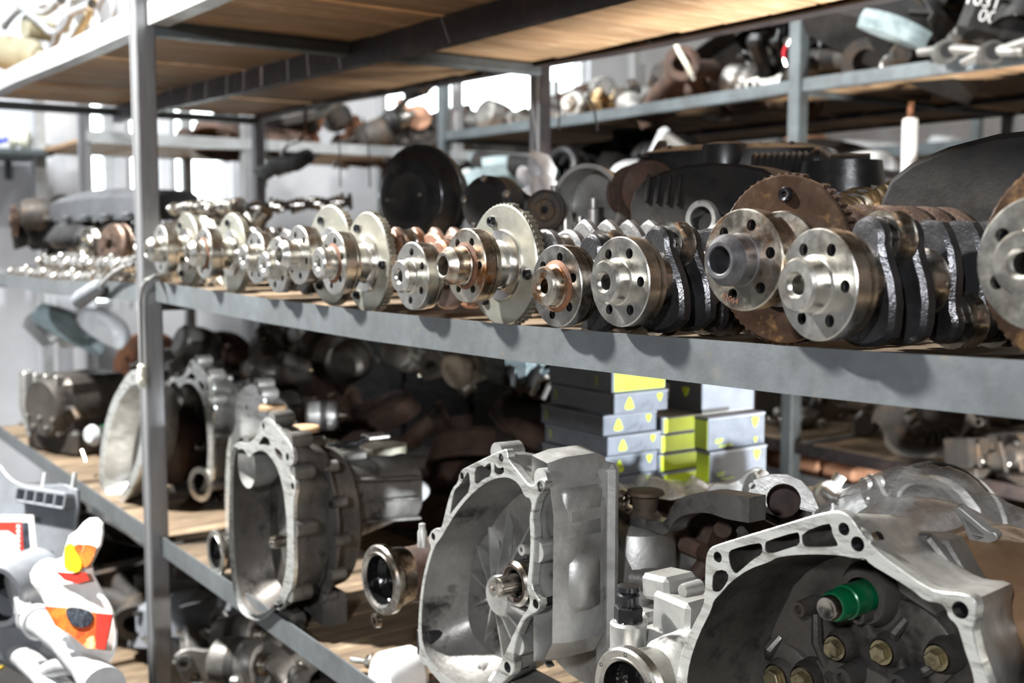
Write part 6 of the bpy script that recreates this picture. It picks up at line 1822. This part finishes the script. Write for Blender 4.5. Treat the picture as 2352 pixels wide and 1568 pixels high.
# second rack: middle shelf, dark bumpers and lamps seen over the crankshafts
zb = ZC - .12
heap([('body_panel', M_PLASM, 'black panel piled on the rear rack\'s middle shelf'), ('engine_cover', M_PLAS, 'black cover piled on the rear rack\'s middle shelf'), ('headlamp', M_PLASM, 'black lamp shell piled on the rear rack\'s middle shelf'), ('intake_manifold', M_PLAS, 'black intake piled on the rear rack\'s middle shelf')],
     [tuple(at(x, y, Y=Y_)) for x, y, Y_ in ((1060, 450, 3.3), (1150, 452, 3.35), (1240, 452, 3.3), (1330, 450, 3.15), (1400, 446, 3.2), (1470, 444, 3.15), (1540, 442, 3.2), (1620, 440, 3.15), (1700, 438, 3.2), (1790, 436, 3.15), (1880, 434, 3.2), (1970, 436, 3.15), (2050, 438, 3.2), (1360, 425, 3.4), (1450, 420, 3.4), (1540, 415, 3.4), (1660, 420, 3.4))], 143, 'black plastic parts on the rear rack', 25, .9, 1.2)
for k in range(6):
    t = thing('storage_crate', 'dark crate carrying black plastic parts on the rear rack\'s middle shelf', 'crate', (-4.55 + .52 * k, 3.42, zb), (0, 0, 0), 'dark crates on the rear rack')
    hc = at(1300, 450, Y=3.15).z - zb - .01
    for x_, y_, w_, d_ in ((0, -.30, .5, .02), (0, .30, .5, .02), (-.24, 0, .02, .58), (.24, 0, .02, .58)):
        MB().box((x_, y_, hc / 2), (w_, d_, hc), None, .004).build('crate_side', M_PLASM, t)
    MB().box((0, 0, hc - .03), (.46, .57, .04), None, .004).build('crate_lid', M_PLASM, t)
heap([('body_panel', M_TEAL, 'pale teal plastic shard on the rear rack behind the brake booster'), ('headlamp', M_TEAL, 'pale teal lamp shell on the rear rack behind the brake booster')],
     [tuple(at(x, y, Y=Y_)) for x, y, Y_ in ((1075, 425, 3.05), (1120, 430, 3.02), (1165, 425, 3.05), (1100, 395, 3.1), (1185, 410, 3.05))], 145, 'teal shards behind the brake booster', 45, .5, .7)
tag(MB().tube([at(1100, 372, Y=3.0), at(1240, 388, Y=3.0)], .05, 16).build('bumper_tube', M_PLASM), 'dark round bumper tube behind the rag', 'bumper')
t = thing('radiator', 'light finned radiator leaning on the rear rack behind a black cover', 'radiator', at(1560, 375, Y=3.0), (25, 35, 30))
MB().box((0, 0, 0), (.20, .03, .16), None, .004).build('core', M_ALUD, t)
for k in range(9):
    MB().box((0, -.018, -.072 + .018 * k), (.19, .008, .006)).build('fin', M_ALUB, t)
for s_ in (-1, 1):
    MB().box((s_ * .11, 0, 0), (.03, .045, .17), None, .006).build('end_tank', M_PLASL, t)
# second rack: lower shelf and below
zl = lowz - .018
fbb = Frame(2120, 985, 3.02, 8, 0)
t, cc_, oo_ = bell('dark bell housing with scalloped rim on the rear rack\'s lower shelf', fbb,
     crop([(1040,250),(1075,230),(1110,260),(1150,330),(1150,420),(1230,500),(1330,545),(1470,550),(1600,520),(1700,490),(1760,500),(1820,480),(1815,410),(1780,380),(1800,330),(1850,280),(1920,280),(1955,240),(1930,205),(1870,215),(1860,100),(1800,-60),(1600,-180),(1350,-180),(1150,-60),(1090,100)], 1700, 900, 3.485),
     crop([(1120,240),(1160,310),(1190,400),(1260,470),(1350,510),(1470,515),(1600,480),(1700,440),(1760,350),(1800,250),(1820,100),(1760,-40),(1590,-140),(1360,-140),(1180,-30),(1120,100)], 1700, 900, 3.485), [],
     crop([(1905,240,22),(1775,450,22)], 1700, 900, 3.485), depth=.14, face=M_ALUK, shell=M_IRON, inner=M_IRON, cat='bell housing')
ribs(t, cc_, .04, .13, .10, .12, 16, M_ALUK, 0, .015)
heap([('alternator', M_IRON, 'dark alternator on the rear rack\'s lower shelf'), ('starter_motor', M_IRON, 'dark starter on the rear rack\'s lower shelf'), ('cast_bracket', M_ALUD, 'grey bracket on the rear rack\'s lower shelf'), ('connecting_rod', M_STEELK, 'oily connecting rod on the rear rack\'s lower shelf'), ('engine_block', M_IRON, 'dark block on the rear rack\'s lower shelf')],
     grid(-4.7, -2.75, 3.1, 4.0, 7, 3, zl, 151, .25) + grid(-2.5, -.6, 3.35, 4.1, 6, 2, zl, 152, .25) + grid(-1.45, -1.0, 3.05, 3.15, 4, 1, zl, 154, .2), 153, 'parts on the rear rack\'s lower shelf', 20, .9, 1.3)
heap([('alternator', M_IRON, 'dark alternator at the front of the rear rack\'s lower shelf'), ('engine_block', M_IRON, 'dark block at the front of the rear rack\'s lower shelf'), ('connecting_rod', M_STEELK, 'oily rod at the front of the rear rack\'s lower shelf'), ('starter_motor', M_IRON, 'dark starter at the front of the rear rack\'s lower shelf')],
     [(p.x, p.y, zl + .003) for p in (at(x, y, Y=Y_) for x, y, Y_ in ((1775, 985, 3.2), (1850, 990, 3.35), (1930, 990, 3.3), (1985, 1000, 3.4), (2270, 1075, 3.08), (2310, 1080, 3.12), (2350, 1085, 3.1), (2300, 1060, 3.3), (1800, 960, 3.6), (1900, 965, 3.7)))], 155, 'parts at the front of the rear rack\'s lower shelf', 12, .7, 1.0)
t = thing('parts_tray', 'dark blue open tray of terracotta-coloured parts below the rear rack\'s lower shelf', 'tray', at(1880, 1125, Y=3.25), (0, 0, 0))
MB().box((0, 0, .005), (.62, .40, .01)).build('tray_floor', M_PLASG, t)
for x, y, w_, d_ in ((0, -.2, .62, .012), (0, .2, .62, .012), (-.31, 0, .012, .4), (.31, 0, .012, .4)):
    MB().box((x, y, .05), (w_, d_, .10), None, .003).build('tray_side', M_PLASG, t)
o_ = t.location.copy()
rnd = random.Random(9)
for k in range(4):
    tag(MB().box((o_.x - .225 + .15 * k, o_.y - .10, o_.z + .078), (.135, .16, .135), None, .01).build('terracotta_block', M_COPPER), 'terracotta-coloured block packed in the dark tray', 'block', 'terracotta blocks in the tray')
tag(MB().box((o_.x - .02, o_.y - .06, o_.z + .153), (.5, .05, .012), None, .005).build('blue_strip', M_BLUEP), 'blue plastic strip lying on the terracotta blocks', 'strip')
# trestle shelf that carries the tray
zt = o_.z
for a, b in zip(XA[1:], XA[2:]):
    angle_beam([(a + .03, YB0 - .01, zt - .002), (b - .03, YB0 - .01, zt - .002)], .04, .04, .004, 1, 'beam', M_BEAMK, rackb).location = -Vector((-2.6, YB0, 0))
boards(rackb, -2.6, 1.5, YB0, YB2 - .01, lambda x: zt - .02, M_WOODD, 24, .2, .3)
for o in rackb.children:
    if o.name.startswith('plank') and abs(o.location.z - zt + .011) < .006 and o.location.y > 2: o.location -= Vector((-2.6, YB0, 0))

for k in range(10):  # crates added to hide the lit wall and keep the gap dark
    t = thing('storage_crate', 'dark crate stacked in the rear aisle behind the heap of gearboxes', 'crate', (-4.4 + .47 * (k % 5), 2.28, .505 * (k // 5)), (0, 0, 0), 'dark crates stacked in the rear aisle')
    for x_, y_, w_, d_ in ((0, -.19, .44, .02), (0, .19, .44, .02), (-.21, 0, .02, .36), (.21, 0, .02, .36)):
        MB().box((x_, y_, .25), (w_, d_, .50), None, .004).build('crate_side', M_PLASM, t)
    MB().box((0, 0, .02), (.40, .36, .03), None, .004).build('crate_floor', M_PLASM, t)
    for z_ in (.12, .30):
        MB().box((0, -.204, z_), (.44, .012, .02), None, .002).build('crate_rib', M_PLASM, t)
# ------------------------------------------------------------------ pile in front of the left bay and under the lower shelf
t = thing('storage_crate', 'dark plastic crate under the pile of grey plastic at the lower left', 'crate', (-2.62, .36, 0))
for x, y, w_, d_ in ((0, -.28, .9, .03), (0, .28, .9, .03), (-.45, 0, .03, .58), (.45, 0, .03, .58)):
    MB().box((x, y, .17), (w_, d_, .34), None, .006).build('crate_side', M_PLASG, t)
MB().box((0, 0, .02), (.9, .56, .03)).build('crate_floor', M_PLASG, t)
MB().box((0, 0, .27), (.86, .53, .06), None, .01).build('crate_filling', M_PLASM, t)
Yp = .56
fg = Frame(85, 1180, Yp, 26, -14)
t = thing('fender_liner', 'grey plastic liner with a slotted top edge at the lower left', 'plastic liner', fg.o, fg.rot)
ol = fg.tr([(-60, 1030), (0, 1068), (10, 1085), (30, 1105), (60, 1115), (176, 1110), (178, 1165), (172, 1200), (165, 1260), (120, 1330), (40, 1340), (-60, 1330)])
MB().prism(smooth2(ol, 1), [], 0, .010, ch=.002).build('liner_sheet', M_PLASG, t)
a_, b_ = fg.pt(62, 1118), fg.pt(176, 1112)
MB().box(((a_.x + b_.x) / 2, -.012, a_.z - .002), (b_.x - a_.x, .03, .008), None, .002).build('edge_lip', M_PLASG, t)
MB().box(((a_.x + b_.x) / 2, -.012, a_.z - .032), (b_.x - a_.x, .03, .006), None, .002).build('edge_lip', M_PLASG, t)
for k in range(6):
    MB().box((a_.x + (b_.x - a_.x) * k / 5, -.012, a_.z - .017), (.006, .03, .026), None, .001).build('slot_rib', M_PLASG, t)
for x in (98, 166):
    p = fg.pt(x, 1105)
    MB().tube([(p.x, .004, p.z - .02), (p.x, .004, p.z + .02)], .005, 8).build('clip_pin', M_PLASL, t)
# printed leaflet
fl_ = Frame(40, 1240, Yp - .05, 26, -14)
t = thing('printed_leaflet', 'red, white and black printed leaflet stuck on the grey liner', 'leaflet', fl_.o, fl_.rot)
MB().prism(fl_.tr([(-30, 1182), (76, 1182), (86, 1275), (60, 1290), (-30, 1300)]), [], 0, .002).build('paper', M_PAPER, t)
MB().prism(fl_.tr([(-30, 1198), (50, 1198), (56, 1288), (-30, 1296)]), [], -.0012, -.0002).build('red_panel', M_RED, t)
MB().prism(fl_.tr([(51, 1199), (66, 1199), (72, 1278), (57, 1287)]), [], -.0012, -.0002).build('black_panel', M_INK, t)
MB().prism(smooth2(fl_.tr([(-30, 1220), (36, 1219), (44, 1270), (30, 1290), (-30, 1293)]), 1), [], -.0024, -.0014).build('white_shape', M_WHITEP, t)
for k in range(7):
    MB().prism(fl_.tr([(40, 1205 + k * 11), (47, 1205 + k * 11), (47.6, 1212 + k * 11), (40.6, 1212 + k * 11)]), [], -.0022, -.0014).build('letter_mark', M_WHITEP, t)
# white bag with flame picture
fw = Frame(180, 1360, Yp - .10, 24, -16)
t = thing('printed_bag', 'white plastic bag printed with yellow and flame pictures at the lower left', 'plastic bag', fw.o, fw.rot)
def sheet(name, pts, m, y0, amp, seed, th=.004):
    lo = fw.tr(pts)
    lo = resample(smooth2(lo, 1), 40)
    c_ = cen(lo)
    rings = [lift(scl(lo, c_, s_), y0 - .02 * (1 - s_)) for s_ in (1, .8, .55, .3, .08)]
    back = [lift(scl(lo, c_, s_), y0 + th) for s_ in (.08, 1)]
    mb = MB().loft(list(reversed(rings)), True, False)
    mb.loft([rings[0], lift(lo, y0 + th)], False, False)
    mb.loft([lift(scl(lo, c_, .08), y0 + th), lift(lo, y0 + th)], True, False)
    me = mb.mesh(name, 60); noise_wob(me, amp, seed, 12); me.materials.append(m)
    return mesh_obj(name, me, t)
sheet('bag_film', [(195, 1192), (235, 1192), (240, 1230), (236, 1260), (205, 1300), (250, 1380), (262, 1410), (266, 1470), (252, 1515), (235, 1530), (180, 1490), (120, 1420), (88, 1350), (60, 1318), (100, 1275), (150, 1285), (150, 1230), (175, 1215)], M_PAPER, 0, .006, 3)
def flatprint(name, pts, m, y0, sm=1):
    lo = fw.tr(pts, y0)
    return MB().prism(smooth2(lo, sm) if sm else lo, [], y0 - .0015, y0).build(name, m, t)
flatprint('orange_print', [(163, 1249), (222, 1251), (219, 1272), (210, 1292), (198, 1303), (176, 1304), (160, 1290)], M_ORANGE, -.022)
flatprint('yellow_print', [(152, 1250), (168, 1247), (172, 1262), (184, 1282), (190, 1298), (180, 1316), (150, 1310), (148, 1280)], M_YEL, -.026)
flatprint('red_lettering', [(128, 1312), (165, 1316), (198, 1314), (206, 1332), (180, 1340), (150, 1332)], M_RED, -.024, 0)
flatprint('flame_print', [(104, 1392), (150, 1396), (210, 1406), (260, 1411), (250, 1460), (242, 1492), (200, 1488), (165, 1458), (128, 1436)], M_ORANGE, -.022, 0)
flatprint('red_curtain', [(222, 1408), (259, 1411), (243, 1491), (222, 1489)], M_RED, -.0245, 0)
flatprint('coal_print', [(152, 1396), (178, 1394), (214, 1406), (214, 1428), (196, 1442), (170, 1438), (156, 1420)], M_INK, -.025)
# black duct, grey panel and light grey branched pipes
t = thing('air_duct', 'dark air duct with a round black mouth at the lower left edge', 'air duct', at(15, 1360, Y=.44), (0, 20, 40))
MB().lathe([(.052, -.03), (.062, -.03), (.066, -.02), (.066, .10), (.05, .12)], 36).build('duct_mouth', M_PLASG, t)
MB().lathe([(0, .07), (.053, .07), (.053, -.028)], 32).build('duct_bore', M_RUB, t)
MB().box((.03, .06, -.10), (.22, .12, .14), None, .03).build('duct_box', M_PLASG, t)
t = thing('branched_pipe', 'light grey branched plastic pipe in the lower left corner', 'plastic pipe', at(150, 1500, Y=.47), (0, 0, 0))
o_ = t.location.copy()
B_ = lambda x, y, Y=.46: at(x, y, Y=Y) - o_
MB().tube([B_(92, 1432), B_(105, 1440), B_(150, 1478), B_(200, 1530), B_(240, 1580)], [.026, .024, .023, .026, .034], 20).build('upper_branch', M_PLASL, t)
MB().tube([B_(32, 1490), B_(45, 1500), B_(95, 1545), B_(150, 1600)], [.026, .024, .023, .026], 20).build('lower_branch', M_PLASL, t)
MB().tube([B_(84, 1424), B_(92, 1432)], .032, 20).build('upper_collar', M_PLASL, t)
MB().tube([B_(24, 1482), B_(33, 1491)], .031, 20).build('lower_collar', M_PLASL, t)
MB().tube([B_(100, 1545), B_(150, 1525), B_(190, 1525)], [.016, .02, .016], 14).build('web', M_PLASL, t)
MB().box(B_(60, 1565), (.14, .03, .05), R('Y', 30), .006).build('end_bracket', M_PLASL, t)
hose_thing('thin striped wire bundle under the branched pipe', [at(-20, 1545, Y=.45), at(20, 1525, Y=.45), at(55, 1520, Y=.45), at(70, 1500, Y=.47)], .004, M_YEL, 'wire', 'wire')
# floor-level goods under the lower shelf
t = thing('wooden_pallet', 'low wooden pallet on the floor under the lower shelf', 'pallet', (-1.9, 1.35, 0))
for k in range(7):
    MB().box((-.72 + .24 * k, 0, .11), (.20, 1.0, .022), None, .002).build('plank', M_WOODD, t)
for y in (-.42, 0, .42):
    MB().box((0, y, .05), (1.66, .09, .098), None, .002).build('bearer', M_WOODD, t)
heap([('control_arm', M_PLASG, 'grey suspension arm in the heap under the lower shelf'), ('cast_bracket', M_ALUD, 'grey bracket in the heap under the lower shelf'), ('brake_caliper', M_ALUD, 'grey caliper in the heap under the lower shelf'), ('alternator', M_ALUD, 'grey alternator in the heap under the lower shelf'), ('water_pump', M_ALU, 'silver pump in the heap under the lower shelf')],
     [(p.x, p.y, max(.127, p.z)) for p in (at(x, y, Y=Y_) for x, y, Y_ in ((415, 1450, 1.05), (470, 1430, 1.15), (440, 1510, .98), (520, 1480, 1.05), (575, 1500, 1.1), (600, 1550, 1.0), (500, 1545, .98), (430, 1570, .92), (650, 1570, 1.05), (555, 1580, .95), (490, 1450, 1.3), (540, 1470, 1.3)))], 173, 'grey heap under the lower shelf', 30, .8, 1.1)
part('engine_block', M_IRON, 'dark engine block on the pallet under the grey heap', (-2.35, 1.12, .122), (0, 0, 0), 1.1)
part('engine_block', M_IRON, 'second dark engine block on the pallet under the grey heap', (-1.98, 1.12, .122), (0, 0, 0), 1.1)
t = thing('wooden_pallet', 'low wooden pallet on the floor under the left shelf bay', 'pallet', (-3.4, 1.25, 0))
for k in range(5):
    MB().box((-.48 + .24 * k, 0, .11), (.20, .8, .022), None, .002).build('plank', M_WOODD, t)
for y in (-.34, 0, .34):
    MB().box((0, y, .05), (1.16, .09, .098), None, .002).build('bearer', M_WOODD, t)
heap([('engine_block', M_IRON, 'dark block on the floor under the left shelf bay'), ('engine_cover', M_PLASG, 'grey cover on the floor under the left shelf bay'), ('exhaust_manifold', M_IRON, 'dark manifold on the floor under the left shelf bay')],
     grid(-3.9, -2.9, .92, 1.5, 4, 2, .125, 191, .3) + grid(-3.8, -2.9, .92, 1.4, 4, 2, .27, 192, .3), 193, 'heap on the floor under the left shelf bay', 25, 1.0, 1.3)
# rear wall rack goods and splinters under the plywood
heap([('engine_block', M_ALUD, 'grey block on the far rear rack'), ('body_panel', M_COPPER, 'brownish panel on the far rear rack'), ('engine_cover', M_PLASL, 'pale cover on the far rear rack')],
     grid(-5.8, 2.2, 6.1, 6.5, 12, 1, ZC + .54, 181, .25), 182, 'goods on the far rear rack', 10, 1.0, 1.5)
for k, (x, y, x2, y2) in enumerate(((521, 140, 522, 170), (549, 150, 562, 185), (1207, 118, 1212, 150), (1880, 0, 1883, 12))):
    pass
# ------------------------------------------------------------------ look-alikes get their place in the row added to the label
_ORD = ['leftmost', 'second from left', 'third from left', 'fourth from left', 'fifth from left', 'sixth from left', 'seventh from left', 'eighth from left', 'ninth from left', 'tenth from left',
        'eleventh from left', 'twelfth from left', 'thirteenth from left', 'fourteenth from left', 'fifteenth from left', 'sixteenth from left']
def _px(p):
    v = Vector(p) - EYE
    return 1176 + F * v.dot(RGT) / max(.05, v.dot(FWD))
_by = {}
for o in COL.objects:
    if o.parent is None and 'category' in o:
        _by.setdefault(o['label'], []).append(o)
for lb, os_ in _by.items():
    if len(os_) < 2 or 'buried underneath' in lb: continue
    os_.sort(key=lambda o: _px(o.location))
    for k, o in enumerate(os_):
        o['label'] = lb + ', ' + ('rightmost' if k == len(os_) - 1 else _ORD[min(k, len(_ORD) - 1)])
